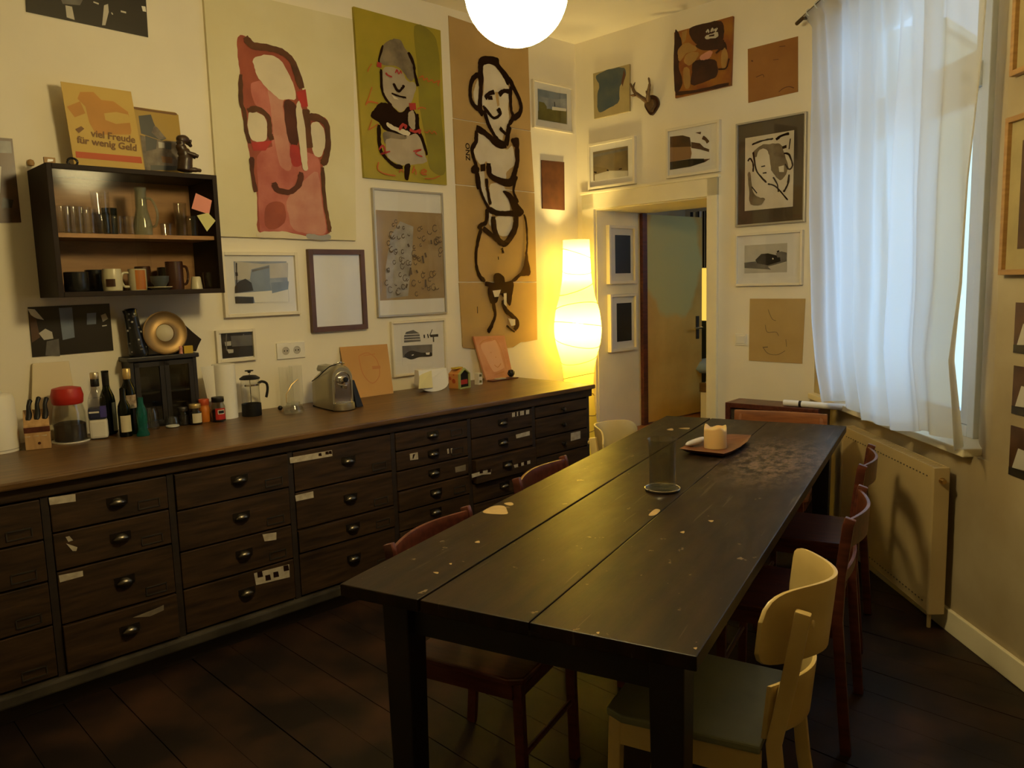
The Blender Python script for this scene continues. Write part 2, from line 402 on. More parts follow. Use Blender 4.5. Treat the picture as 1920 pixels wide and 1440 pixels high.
# rounded yellow-green patch with a ragged edge on the door leaf
ex = mth(N, L, 'MULTIPLY', mth(N, L, 'SUBTRACT', sx.outputs[0], 0.36), 2.2)
ez = mth(N, L, 'MULTIPLY', mth(N, L, 'SUBTRACT', sx.outputs[2], 1.36), 1.75)
rr = mth(N, L, 'ADD', mth(N, L, 'MULTIPLY', ex, ex), mth(N, L, 'MULTIPLY', ez, ez))
rr = mth(N, L, 'ADD', rr, mth(N, L, 'MULTIPLY', mth(N, L, 'SUBTRACT', nz.outputs[0], 0.5), 1.1))
rp = N.new('ShaderNodeValToRGB'); rp.color_ramp.elements[0].position = 0.62; rp.color_ramp.elements[0].color = (1, 1, 1, 1); rp.color_ramp.elements[1].position = 0.82; rp.color_ramp.elements[1].color = (0, 0, 0, 1)
L.new(rr, rp.inputs[0]); mixn = N.new('ShaderNodeMix'); mixn.data_type = 'RGBA'
L.new(rp.outputs[0], mixn.inputs['Factor']); bs = N['Principled BSDF']; old = bs.inputs['Base Color'].links[0].from_socket
L.new(old, mixn.inputs['A']); mixn.inputs['B'].default_value = (0.56, 0.53, 0.20, 1); L.new(mixn.outputs['Result'], bs.inputs['Base Color'])
LEAF = 0.76
pd = WB.world(DX0+0.03, DD+0.01, DZ0+0.01); leafang = WB.ang+math.radians(86.5)
dr = bpy.data.objects.new('door_1', None); COL.objects.link(dr); dr.location = pd; dr.rotation_euler = (0, 0, leafang); struct(dr)
B().box(0, LEAF, 0, 0.04, 0, DZ1-DZ0-0.035).build('door_leaf', 'door_paint', dr, bevel=0.003)
hb = B().box(LEAF-0.09, LEAF-0.05, -0.008, 0, 0.66, 0.86); hb.build('handle_plate', 'iron', dr)
B().tube([(LEAF-0.07, 0, 0.76), (LEAF-0.07, -0.05, 0.76), (LEAF-0.08, -0.06, 0.76), (LEAF-0.18, -0.062, 0.76)], 0.009).build('door_handle', 'chrome', dr, smooth=True)
B().box(LEAF, LEAF+0.004, 0.012, 0.03, 0.62, 0.84).build('lock_plate', 'chrome', dr)

# ------------------------------------------------------------------ the next room, seen through the doorway
b = B().box(2.32, 2.38, 1.5, 1.56, 1.45, 2.55); b.box(2.32, 2.38, 2.34, 2.4, 1.45, 2.55); b.box(2.32, 2.38, 1.56, 2.34, 1.45, 1.51); b.box(2.32, 2.38, 1.56, 2.34, 2.49, 2.55); b.box(2.32, 2.38, 1.92, 1.98, 1.51, 2.49)  # unseen window, added so that daylight reaches the half-open door leaf
o = b.build('unseen_window', 'window_paint'); o.location = WB.o; o.rotation_euler = (0, 0, WB.ang); struct(o)
pw_ = WB.world(2.42, 1.95, 2.0); portal('next_room_portal', pw_, (0, PI/2, WB.ang), 1.1, 0.9)
mat('next_wall', (0.62, 0.55, 0.38), 0.9)
nr = B().box(-1.2, 3.4, 3.3, 3.4, DZ0, 3.0); nr.box(2.3, 2.4, DD, 1.5, DZ0, 3.0); nr.box(2.3, 2.4, 2.4, 3.3, DZ0, 3.0); nr.box(2.3, 2.4, 1.5, 2.4, DZ0, 1.45); nr.box(2.3, 2.4, 1.5, 2.4, 2.55, 3.0); nr.box(-1.3, -1.2, DD, 3.3, DZ0, 3.0); nr.box(-1.3, 0.0, DD-0.05, DD, DZ0, 3.0); nr.box(1.9, 2.4, DD-0.05, DD, DZ0, 3.0)
o = nr.build('wall_next_room', 'next_wall'); o.location = WB.o; o.rotation_euler = (0, 0, WB.ang); struct(o)
o = B().box(-1.3, 2.4, DD, 3.4, DZ0-0.08, DZ0).build('floor_next_room', 'orange_wood'); o.location = WB.o; o.rotation_euler = (0, 0, WB.ang); struct(o)
o = B().box(-1.3, 2.4, DD, 3.4, 2.95, 3.05).build('ceiling_next_room', 'ceiling_paint'); o.location = WB.o; o.rotation_euler = (0, 0, WB.ang); struct(o)
def wthing(W, name, label, cat, group=None): return thing(name, label, cat, W.o, W.ang, group)
def wx(px, py, D): return WB.px(px, py, -D)
# striped curtain behind the bed lamp
t = wthing(WB, 'striped_curtain', 'black and white striped curtain hanging in the next room', 'curtain')
x0, zt = wx(1296, 398, 2.9); x1, zb = wx(1326, 501, 2.9)
mat('stripe_black', (0.015, 0.015, 0.02), 0.8); mat('stripe_white', (0.75, 0.75, 0.72), 0.8)
nst = 9
for k in range(nst):
    a, c = x0+(x1-x0)*k/nst, x0+(x1-x0)*(k+1)/nst
    B().grid(lambda u, v: (a+(c-a)*u, 2.9+0.02*math.sin((a+(c-a)*u)*60), zb+(zt-zb)*v), 4, 6).build('stripe', 'stripe_black' if k % 2 == 0 else 'stripe_white', t, solid=0.003)
# bedside lamp with yellow shade
xl, zl = wx(1322, 603, 2.3); _, zs = wx(1322, 503, 2.3)
P = WB.world(xl, 2.3, 0)
t = thing('bedside_lamp', 'glowing yellow drum lampshade standing behind the half open door', 'lamp', (P.x, P.y, DZ0))
LAMP_ON = emis('yellow_shade', (1.0, 0.62, 0.09), 1.1)
B().lathe([(0.14, zl-DZ0), (0.15, zs-DZ0)], 28).build('lamp_shade', LAMP_ON, t, smooth=True, solid=0.004)
B().lathe([(0, 0.50), (0.08, 0.50), (0.08, 0.52), (0.018, 0.54), (0.018, zl-DZ0+0.1), (0, zl-DZ0+0.1)], 16).build('lamp_base', 'brass', t, smooth=True)
B().lathe([(0, -0.04), (0.03, -0.03), (0.035, 0), (0.02, 0.035), (0, 0.045)], 14, c=(0, 0, (zl+zs)/2-DZ0)).build('bulb', emis('bedside_bulb', (1.0, 0.76, 0.36), 420.0), t, smooth='all')
tb = thing('bedside_cabinet', 'small wooden bedside cabinet carrying the yellow lamp', 'cabinet', (P.x, P.y, DZ0), WB.ang)
B().box(-0.15, 0.15, -0.13, 0.15, 0.06, 0.5).build('body', 'old_wood', tb, bevel=0.004); B().box(-0.14, 0.14, -0.15, -0.13, 0.10, 0.46).build('drawer', 'old_wood', tb)
for sx in (-0.12, 0.12):
    for sy in (-0.1, 0.12): B().box(sx-0.015, sx+0.015, sy-0.015, sy+0.015, 0, 0.06).build('leg', 'old_wood', tb)
# bed with green headboard and a blue pillow
mat('bed_green', (0.10, 0.12, 0.06), 0.8, var=0.2); mat('pillow_blue', (0.25, 0.33, 0.42), 0.9); mat('bed_sheet', (0.62, 0.58, 0.46), 0.9)
xa, za = wx(1300, 602, 1.75); xb, _ = wx(1360, 602, 1.75)
XB0 = wx(1311, 700, 0.96)[0]
t = wthing(WB, 'bed', 'bed with dark green upholstered headboard in the next room', 'bed')
B().box(xa-0.05, xb+0.5, 1.78, 1.88, DZ0, za).build('headboard', 'bed_green', t, bevel=0.02)
_, zm = wx(1320, 700, 1.5)
B().box(XB0+0.01, xb+0.5, 1.00, 1.78, zm-0.12, zm).build('mattress', 'bed_sheet', t, bevel=0.03)
B().box(XB0, xb+0.5, 0.96, 1.0, zm-0.085, zm-0.005).build('bed_rail', 'old_wood', t, bevel=0.004)
B().box(XB0+0.005, xb+0.5, 0.975, 0.995, DZ0+0.02, zm-0.086).build('valance', 'bed_sheet', t)
B().box(XB0+0.01, xb+0.5, 1.0, 1.78, DZ0+0.1, zm-0.12).build('bed_base', 'black_wood', t)
for q in (XB0+0.01, xb+0.45): B().box(q, q+0.05, 1.0, 1.05, DZ0, DZ0+0.1).build('leg', 'orange_wood', t)
xp, zp = wx(1330, 682, 1.45)
P = WB.world(xp, 1.5, zm+0.002)
t = B().lathe([(0, 0), (0.16, 0.02), (0.22, 0.06), (0.16, 0.12), (0, 0.15)], 24, sx=1.2, sy=0.8).build('pillow', 'pillow_blue', None, smooth='all')
t.location = P; tag(t, 'grey blue pillow lying on the bed in the next room', 'pillow')

# ------------------------------------------------------------------ painting helpers
ARTR = random.Random(21)
def art(parent, W, y, crop, items, smooth=True, paint=False):
    """flat painted shapes on a surface y in front of the wall; crop=(x0,y0,scale) of traced coordinates"""
    x0, y0, k = crop; groups = {}
    for i, it in enumerate(items):
        m, pts = it[0], it[-1]; q = [Vector(W.px(x0+a/k, y0+c/k, -y)) for a, c in pts]
        yy = y-0.0006-0.00025*i
        nm, mt = m if isinstance(m, tuple) else (m, m)
        b = B()
        if len(it) == 3:
            wpx = it[1]/k; d = (CAM-W.world(q[0].x, 0, q[0].y)).length; wd = wpx*d/F_PX*(1.22 if paint else 1.05)
            Lp, Rp = ribbon(q, wd); n = len(Lp)
            if paint: Lp, Rp = [[p+Vector((ARTR.uniform(-1, 1), ARTR.uniform(-1, 1)))*min(0.0022, wd*0.12) for p in e] for e in (Lp, Rp)]
            b.add([(p.x, yy, p.y) for p in Lp]+[(p.x, yy, p.y) for p in Rp], [(j, j+1, n+j+1, n+j) for j in range(n-1)])
        else:
            if paint and len(q) > 4: q = [p+Vector((ARTR.uniform(-1, 1), ARTR.uniform(-1, 1)))*0.0022 for p in crm(q, True, 5)]
            elif smooth and len(q) >= 8: q = crm(q, True, 4)
            b.flat([(p.x, p.y) for p in q], yy)
        b.build(nm, mt, parent, fix=False)
def rect(W, corners, d=0.0):
    q = [W.px(x, y, d) for x, y in corners]           # TL TR BR BL
    return ((q[0][0]+q[3][0])/2, (q[1][0]+q[2][0])/2, (q[2][1]+q[3][1])/2, (q[0][1]+q[1][1])/2)
def frame(W, corners, name, label, cat='picture', fw=0.02, depth=0.025, fm='white_frame', inner=None, mm='mat_board', am='photo_grey', glassy=True, art_name='photo'):
    """framed picture: four bars, mount board, picture, glass. inner = corners of the picture in pixels"""
    t = wthing(W, name, label, cat)
    x0, x1, z0, z1 = rect(W, corners, depth)
    b = B(); b.box(x0, x0+fw, -depth, -0.001, z0, z1); b.box(x1-fw, x1, -depth, -0.001, z0, z1); b.box(x0+fw, x1-fw, -depth, -0.001, z1-fw, z1); b.box(x0+fw, x1-fw, -depth, -0.001, z0, z0+fw)
    b.build('picture_frame', fm, t, bevel=0.002)
    yb = -depth*0.45
    B().box(x0+fw, x1-fw, yb, -0.001, z0+fw, z1-fw).build('mount_board', mm, t)
    ya = yb
    if inner:
        a0, a1, c0, c1 = rect(W, inner, -yb)
        B().box(a0, a1, yb-0.0012, yb, c0, c1).build(art_name, am, t); ya = yb-0.0012
    if glassy: B().flat([(x0+fw, z0+fw), (x1-fw, z0+fw), (x1-fw, z1-fw), (x0+fw, z1-fw)], yb-0.007).build('glass', 'picture_glass', t)
    return t, ya
def sheet(W, corners, name, label, m, cat='picture', depth=0.004, part='print'):
    """unframed sheet, panel or canvas with the traced outline"""
    t = wthing(W, name, label, cat)
    q = [W.px(x, y, depth) for x, y in corners]
    B().prism(q, -depth, -0.0005).build(part, m, t)
    return t, -depth

# ------------------------------------------------------------------ paintings on the left wall
mat('canvas_cream', (0.70, 0.65, 0.45), 0.8, c2=(0.64, 0.58, 0.36), scale=2.2)
mat('paint_red', (0.34, 0.075, 0.035), 0.6, c2=(0.26, 0.05, 0.025), scale=7)
mat('paint_pink', (0.52, 0.17, 0.13), 0.6, c2=(0.38, 0.085, 0.06), scale=6)
mat('paint_rose', (0.55, 0.27, 0.20), 0.6, c2=(0.44, 0.16, 0.12), scale=6)
mat('paint_maroon', (0.10, 0.028, 0.016), 0.85, c2=(0.07, 0.02, 0.011), scale=8)
mat('paint_brown', (0.13, 0.048, 0.018), 0.85, c2=(0.075, 0.030, 0.014), scale=8)
mat('paint_bright_red', (0.45, 0.03, 0.02), 0.55, var=0.3)
mat('paint_cream', (0.68, 0.60, 0.44), 0.7, var=0.1)
mat('paint_blue_grey', (0.33, 0.33, 0.34), 0.7, var=0.1)
t, y = sheet(WL, [(380, -30), (661, 36), (668, 451), (413, 443)], 'portrait_canvas', 'large cream canvas with a red and pink painted head', 'canvas_cream', depth=0.022, part='canvas')
WH = 'paint_cream'
art(t, WL, y, (400, 0, 4), [
 ('paint_red', [(185, 280), (240, 270), (300, 340), (480, 370), (570, 420), (625, 540), (670, 670), (720, 850), (790, 865), (855, 905), (870, 1000), (865, 1180), (820, 1245), (840, 1440), (858, 1620), (872, 1745), (700, 1770), (520, 1735), (380, 1750), (330, 1715), (330, 1520), (305, 1330), (275, 1180), (240, 980), (205, 800), (200, 560), (180, 400)]),
 ('paint_pink', [(330, 1170), (450, 1100), (600, 1130), (760, 1160), (800, 1240), (820, 1440), (850, 1740), (700, 1765), (520, 1735), (380, 1745), (345, 1700), (335, 1400)]),
 ('paint_rose', [(560, 1480), (740, 1300), (790, 1320), (810, 1500), (840, 1740), (720, 1750), (600, 1720), (560, 1600)]),
 ('paint_red', [(400, 1540), (520, 1520), (540, 1650), (460, 1720), (390, 1690)]),
 ('paint_pink', [(280, 630), (390, 615), (440, 700), (520, 800), (560, 1000), (590, 1200), (480, 1260), (440, 1080), (400, 860), (310, 780)]),
 ('paint_rose', [(410, 660), (540, 740), (520, 800), (590, 1240), (500, 1240), (450, 1000), (430, 800)]),
 ('paint_maroon', [(530, 760), (620, 800), (640, 1050), (590, 1090), (550, 1000)]),
 (WH, [(300, 440), (400, 412), (490, 440), (550, 530), (600, 640), (617, 740), (560, 745), (500, 745), (430, 690), (340, 590), (308, 510)]),
 (WH, [(265, 850), (320, 838), (390, 890), (402, 1000), (380, 1062), (290, 1052), (258, 960)]),
 (WH, [(730, 940), (780, 915), (830, 980), (840, 1080), (805, 1172), (755, 1160), (730, 1060)]),
 ('paint_bright_red', [(580, 1090), (640, 1110), (662, 1232), (600, 1245), (575, 1180)]),
 ('paint_bright_red', [(280, 1070), (440, 1055), (390, 1130), (300, 1132)]),
 ('paint_bright_red', [(620, 690), (690, 670), (708, 800), (650, 805)]),
 ('paint_brown', 40, [(240, 280), (290, 340), (400, 358), (510, 390), (585, 455), (630, 570), (662, 665)]),
 ('paint_brown', 24, [(203, 560), (205, 760), (232, 850), (240, 960), (270, 1075)]),
 ('paint_brown', 30, [(255, 830), (340, 822), (412, 890), (420, 1000), (440, 1050)]),
 ('paint_brown', 46, [(690, 820), (700, 900), (708, 1050), (718, 1110)]),
 ('paint_brown', 38, [(715, 880), (780, 885), (845, 935), (858, 1060), (842, 1180), (812, 1235)]),
 ('paint_brown', 24, [(818, 1255), (822, 1400), (838, 1550), (858, 1650), (872, 1742)]),
 ('paint_maroon', 34, [(450, 1370), (480, 1425), (570, 1440), (640, 1380), (655, 1290)]),
 ('paint_maroon', 26, [(285, 1180), (290, 1300), (315, 1440)]),
 (WH, [(640, 758), (665, 850), (690, 1000), (700, 1200), (705, 1272), (672, 1272), (650, 1150), (625, 950), (615, 820)]),
 (WH, [(330, 1745), (480, 1735), (600, 1760), (700, 1775), (700, 1795), (480, 1785), (340, 1778)]),
 ('paint_blue_grey', [(700, 1755), (800, 1765), (868, 1760), (865, 1798), (720, 1795)]),
], paint=True)
mat('paint_mustard', (0.40, 0.30, 0.020), 0.45, c2=(0.30, 0.25, 0.012), scale=3.0)
mat('paint_olive', (0.25, 0.22, 0.012), 0.45, c2=(0.19, 0.16, 0.01), scale=3)
mat('paint_taupe', (0.24, 0.19, 0.12), 0.6, c2=(0.10, 0.075, 0.05), scale=9)
mat('paint_stone', (0.42, 0.35, 0.25), 0.6, var=0.2, scale=8)
mat('paint_orange', (0.50, 0.12, 0.012), 0.5, var=0.2)
t, y = sheet(WL, [(663, 12), (826, 57), (838, 347), (683, 333)], 'figure_canvas', 'mustard green canvas with a dark hooded figure and orange handwriting', 'paint_mustard', depth=0.02, part='canvas')
DK, OR = 'ink_black', 'paint_orange'
art(t, WL, y, (660, 120, 6), [
 ('paint_olive', [(700, -420), (900, -350), (980, -100), (1000, 500), (1050, 1200), (880, 1180), (840, 900), (760, 500), (740, 100)]),
 ('paint_taupe', [(300, -45), (345, -210), (450, -277), (540, -270), (600, -165), (690, -75), (705, 120), (660, 195), (585, 105), (510, 30), (390, 15), (330, 0)]),
 ('paint_stone', [(345, 60), (440, 30), (560, 90), (620, 190), (700, 210), (720, 270), (690, 370), (660, 440), (560, 540), (500, 510), (420, 440), (350, 330), (335, 200)]),
 (DK, [(210, 590), (240, 520), (310, 440), (420, 450), (540, 545), (640, 480), (720, 560), (740, 720), (800, 870), (845, 1030), (740, 840), (600, 820), (380, 750), (300, 660)]),
 ('paint_stone', [(640, 540), (690, 530), (710, 640), (700, 740), (640, 690), (630, 600)]),
 ('paint_stone', [(390, 830), (600, 815), (740, 800), (825, 1040), (825, 1110), (600, 1140), (480, 1110), (390, 1030), (380, 900)]),
 ('paint_taupe', [(360, 760), (600, 815), (580, 850), (400, 840), (370, 900)]),
 ('paint_cream', [(395, 655), (470, 700), (560, 730), (650, 770), (620, 810), (500, 760), (400, 710)]),
 (DK, 26, [(325, 60), (330, 260), (370, 380), (440, 470)]),
 (DK, 30, [(630, -130), (690, 0), (705, 120), (740, 250)]),
 (DK, 20, [(345, -210), (300, -40), (320, 30)]),
 (DK, 36, [(300, 680), (302, 850), (325, 980), (390, 1070), (480, 1145), (570, 1165)]),
 (DK, 24, [(735, 560), (745, 720), (795, 850), (840, 1030)]),
 (DK, [(590, 1140), (650, 1130), (640, 1240), (625, 1310), (590, 1280)]),
 (DK, 24, [(460, 220), (515, 305), (565, 270), (580, 240)]),
 (DK, 16, [(440, 330), (520, 362), (605, 382)]),
 ('paint_cream', [(440, 345), (500, 382), (520, 402), (470, 395)]),
 ('paint_bright_red', 50, [(275, 0), (325, 15)]), ('paint_bright_red', 70, [(640, 480), (715, 480)]),
 (OR, 9, [(170, 90), (190, 40), (215, 0)]), (OR, 9, [(148, 470), (185, 370), (220, 260)]), (OR, 13, [(150, 450), (200, 425), (290, 445)]),
 (OR, 12, [(745, 160), (790, 140), (800, 180), (840, 165), (850, 200), (895, 180), (910, 212), (950, 195), (982, 195), (960, 222), (972, 250)]),
 ('paint_bright_red', 16, [(370, 100), (400, 130), (445, 148)]), ('paint_bright_red', 12, [(480, 105), (500, 70), (520, 112), (540, 80), (552, 112)]),
 (OR, 12, [(730, 512), (775, 490), (825, 505)]), (OR, 9, [(180, 745), (198, 690), (215, 630)]), (OR, 10, [(178, 742), (230, 715), (285, 675)]),
 ('paint_bright_red', 24, [(525, 745), (560, 685), (600, 700), (585, 725)]), ('paint_bright_red', 22, [(640, 740), (700, 765), (760, 745), (745, 785)]),
 (OR, 10, [(800, 760), (840, 775), (860, 750), (890, 785), (915, 760), (945, 795)]),
 ('paint_bright_red', 16, [(295, 965), (340, 920), (365, 990), (315, 1015), (420, 985)]), ('paint_bright_red', 12, [(680, 985), (770, 965), (705, 1005), (785, 1045)]),
 (OR, 12, [(292, 1105), (280, 1180), (345, 1232), (480, 1260)]), (OR, 12, [(520, 1225), (545, 1190), (572, 1222)]),
 (OR, 12, [(692, 1150), (668, 1230), (702, 1185), (712, 1250)]), (OR, 14, [(760, 1228), (828, 1212), (795, 1188), (770, 1232), (830, 1248)]), (OR, 10, [(808, 1292), (900, 1290), (980, 1262)]),
], paint=True)
# figure on five cardboard panels
t = wthing(WL, 'cardboard_figure', 'tall figure drawn in black and white on stacked cardboard panels', 'picture')
pan = [[(841, 29), (990, 80), (995, 245), (850, 221)], [(850, 222.5), (995, 246.5), (1002, 360), (855, 345)], [(855, 347), (1002, 362), (1006, 528), (861, 528)], [(861, 530), (1006, 530), (1007.5, 637), (985, 641), (868, 650)]]
for i, q in enumerate(pan):
    d = 0.006+0.002*(i % 2)
    B().prism([WL.px(x, yy, d) for x, yy in q], -d, -0.0005).build('cardboard_panel', 'cardboard', t)
B().prism([WL.px(x, yy, 0.010) for x, yy in [(866, 633), (925, 640), (985, 636), (962, 651), (920, 657), (868, 652)]], -0.0105, -0.0085).build('cardboard_flap', 'cardboard', t)
K, WI = ('black_ink', 'ink_black'), ('white_paint', 'ink_white')
o2 = 1280
art(t, WL, -0.0085, (820, 0, 4), [
 (WI, [(345, 490), (420, 490), (480, 560), (530, 640), (545, 720), (530, 800), (540, 880), (530, 940), (500, 1000), (480, 1060), (440, 1030), (400, 950), (370, 890), (350, 820), (330, 760), (345, 700), (350, 600)]),
 (WI, [(305, 600), (285, 640), (270, 700), (280, 760), (300, 790), (312, 700)]),
 (('bare_card', 'cardboard'), [(430, 690), (455, 690), (465, 790), (450, 800)]),
 (WI, [(290, 1000), (330, 1000), (400, 1040), (440, 1090), (520, 1120), (560, 1095), (575, 1150), (580, 1230), (520, 1290), (510, 1345), (430, 1320), (390, 1300), (370, 1210), (340, 1240), (300, 1210), (270, 1130), (290, 1100)]),
 (WI, [(310, 1290), (350, 1290), (355, 1400), (385, 1480), (375, 1550), (340, 1500), (315, 1400)]),
 (WI, [(400, 1380), (500, 1400), (545, 1570), (480, 1590), (400, 1565), (395, 1480)]),
 (WI, [(440, o2+350), (555, o2+340), (560, o2+420), (530, o2+480), (480, o2+492), (440, o2+440)]),
 (WI, [(385, o2+300), (410, o2+310), (400, o2+420), (385, o2+400)]),
 (K, [(310, 445), (360, 420), (450, 435), (470, 490), (540, 580), (525, 640), (480, 560), (420, 490), (350, 487), (342, 540), (345, 620), (322, 660), (305, 600), (303, 520)]),
 (K, 34, [(322, 520), (325, 620), (322, 720), (318, 820), (345, 860)]),
 (K, 28, [(310, 555), (265, 590), (246, 650), (246, 730), (268, 785), (312, 828)]),
 (K, 32, [(535, 585), (570, 660), (612, 745), (626, 820), (600, 868), (558, 888)]),
 (K, 26, [(548, 650), (546, 740), (552, 830), (566, 875), (530, 945)]),
 (K, 26, [(355, 735), (388, 702), (425, 690)]), (K, 26, [(460, 712), (500, 682), (545, 692)]), (K, 26, [(375, 735), (410, 735)]),
 (K, 20, [(340, 795), (375, 840), (410, 880), (440, 882), (470, 850), (455, 808)]), (K, 30, [(450, 815), (465, 845)]),
 (K, 26, [(350, 830), (375, 920), (410, 990), (450, 1050), (500, 1090)]),
 (K, 22, [(465, 960), (500, 998), (522, 1005)]), (K, 36, [(535, 945), (524, 1020), (512, 1090)]),
 (K, 42, [(288, 960), (340, 990), (390, 1030), (440, 1075), (515, 1092)]),
 (K, 28, [(288, 980), (285, 1060), (256, 1120), (268, 1190), (290, 1250), (295, 1350), (305, 1420)]),
 (K, [(255, 1250), (285, 1238), (310, 1262), (305, 1298), (270, 1305), (248, 1285)]),
 (K, [(318, 1235), (355, 1228), (356, 1282), (320, 1288)]),
 (K, [(548, 1045), (604, 1035), (605, 1110), (575, 1105), (560, 1085)]),
 (K, 38, [(590, 1090), (596, 1200), (582, 1270), (560, 1340), (540, 1385)]),
 (K, 42, [(378, 1225), (388, 1310), (440, 1348), (520, 1372), (568, 1358)]),
 (K, 24, [(300, 1300), (310, 1390), (332, 1470), (372, 1550), (388, 1592)]),
 (K, 24, [(362, 1340), (372, 1430), (392, 1535)]),
 (K, [(485, o2+155), (545, o2+170), (600, o2+250), (645, o2+310), (600, o2+345), (555, o2+290), (530, o2+220)]),
 (K, 22, [(590, o2+40), (565, o2+150), (600, o2+240)]),
 (K, 36, [(385, o2+292), (450, o2+320), (540, o2+322), (625, o2+320)]),
 (K, 28, [(368, o2+290), (360, o2+385), (322, o2+410), (302, o2+440)]),
 (K, 42, [(412, o2+345), (420, o2+430), (450, o2+512), (500, o2+548), (560, o2+470), (582, o2+400), (584, o2+330)]),
 (K, 32, [(335, o2+432), (420, o2+500), (475, o2+552)]),
 (K, 26, [(322, o2+430), (300, o2+520), (282, o2+620), (287, o2+720), (310, o2+790), (352, o2+832)]),
 (K, 16, [(642, o2+330), (660, o2+400), (666, o2+500), (666, o2+570), (655, o2+650)]),
 (K, [(660, o2+600), (678, o2+690), (692, o2+755), (680, o2+787), (620, o2+792), (575, o2+832), (548, o2+822), (630, o2+740)]),
 (K, 20, [(474, o2+582), (482, o2+602), (486, o2+622)]), (K, 8, [(449, o2+645), (451, o2+668)]),
 (K, [(418, o2+780), (450, o2+768), (490, o2+795), (495, o2+850), (430, o2+850), (412, o2+815)]),
 (K, 26, [(350, o2+848), (450, o2+858), (562, o2+838)]),
 (K, [(375, o2+870), (470, o2+855), (560, o2+835), (556, o2+920), (535, o2+1015), (500, o2+960), (460, o2+930), (440, o2+985), (390, o2+992)]),
 (K, 26, [(410, o2+990), (426, o2+1080), (402, o2+1150), (372, o2+1215)]), (K, 34, [(400, o2+1160), (375, o2+1205)]),
 (K, 34, [(482, o2+970), (502, o2+1040), (552, o2+1090), (592, o2+1140), (572, o2+1195)]),
 (K, 12, [(510, o2+1160), (545, o2+1192), (572, o2+1210)]), (K, 7, [(291, o2+1020), (293, o2+1070)]),
 (WI, [(405, o2+900), (468, o2+893), (450, o2+945), (420, o2+948)]), (WI, [(488, o2+920), (510, o2+918), (510, o2+1020), (490, o2+1000)]), (WI, [(522, o2+1108), (575, o2+1115), (575, o2+1158), (545, o2+1165)]),
], paint=True)
def text_mesh(body, size, m, parent, name, bold=0.0, align='LEFT'):
    c = bpy.data.curves.new('lettering', 'FONT'); c.body = body; c.size = size; c.offset = bold; c.align_x = align; c.resolution_u = 3
    o = bpy.data.objects.new('lettering', c); COL.objects.link(o)
    dg = bpy.context.evaluated_depsgraph_get(); dg.update()
    me = bpy.data.meshes.new_from_object(o.evaluated_get(dg)); bpy.data.objects.remove(o); bpy.data.curves.remove(c)
    me.materials.clear(); me.materials.append(MATS[m]); me.name = name
    ob = bpy.data.objects.new(name, me); COL.objects.link(ob); ob.parent = parent
    return ob
q0 = WL.px(881, 302, 0.0085)
o = text_mesh('ZNO', 0.052, 'ink_black', t, 'lettering', 0.001); o.rotation_euler = (PI/2, -PI/2, 0); o.location = (q0[0], -0.0105, q0[1])
# ------------------------------------------------------------------ photographs and frames on the left wall
PB, PG, PP = 'photo_black', 'photo_grey', 'photo_pale'
mat('photo_sky', (0.34, 0.37, 0.42), 0.35, c2=(0.16, 0.19, 0.26), scale=7)
mat('photo_blue', (0.22, 0.27, 0.35), 0.3, var=0.3, scale=9); mat('photo_white', (0.72, 0.70, 0.64), 0.4)
mat('photo_green', (0.16, 0.14, 0.03), 0.4, var=0.4, scale=9); mat('photo_brown', (0.10, 0.045, 0.018), 0.35, c2=(0.045, 0.02, 0.01), scale=9)
t, y = sheet(WL, [(42, -130), (270, -62), (278, 70), (49, 22)], 'photo_print', 'black photo print hung high above the glass fronted wall cabinet', PB, 'photo')
art(t, WL, y, (0, 0, 4), [(PP, [(490, 40), (540, 50), (550, 100), (560, 150), (500, 130)]), (PP, [(780, 40), (810, 30), (815, 90), (790, 190), (765, 190)]), (PG, [(450, -20), (620, 0), (600, 40), (470, 30)]), (PP, 10, [(700, 15), (740, 30)]), (PP, 12, [(905, 85), (945, 95)]), ('photo_white', [(1060, 45), (1090, 50), (1095, 90), (1070, 85)]), (PP, 8, [(835, 95), (845, 110)])])
t, y = sheet(WL, [(-75, 252), (23, 260), (40, 417), (-60, 419)], 'photo_print', 'dim brown photo print beside the glass fronted wall cabinet', 'photo_brown', 'photo')
art(t, WL, y, (0, 0, 4), [(PG, [(-200, 1040), (80, 1060), (90, 1150), (-200, 1140)]), (PB, [(20, 1480), (100, 1500), (90, 1560), (10, 1560)]), (PP, [(-80, 1230), (10, 1250), (0, 1450), (-90, 1420)])])
t, y = sheet(WL, [(52, 576), (205, 569), (213, 657), (61, 670)], 'photo_print', 'dark collage photo print pinned under the glass fronted wall cabinet', PB, 'photo')
art(t, WL, y, (0, 550, 4), [(PP, [(205, 115), (260, 120), (330, 200), (280, 190), (235, 170)]), ('photo_brown', [(215, 150), (270, 190), (300, 330), (240, 370)]), (PP, [(290, 300), (340, 265), (390, 290), (400, 340), (330, 350)]), ('photo_blue', [(440, 110), (540, 105), (560, 330), (470, 350)]), (PG, [(350, 360), (440, 340), (450, 470), (340, 465)]), (PP, [(755, 165), (790, 150), (810, 190), (770, 215)]), ('photo_white', 8, [(765, 245), (800, 240)]), ('photo_blue', [(650, 150), (720, 145), (720, 230), (650, 235)])])
t, y = frame(WL, [(418, 471), (560, 474), (563, 590), (420, 595)], 'framed_photo', 'white framed city photo with a slender tower and tilted building', fw=0.018, depth=0.03, fm='white_frame', inner=[(441, 490), (538, 490), (541, 566), (440, 569)], am='photo_sky')
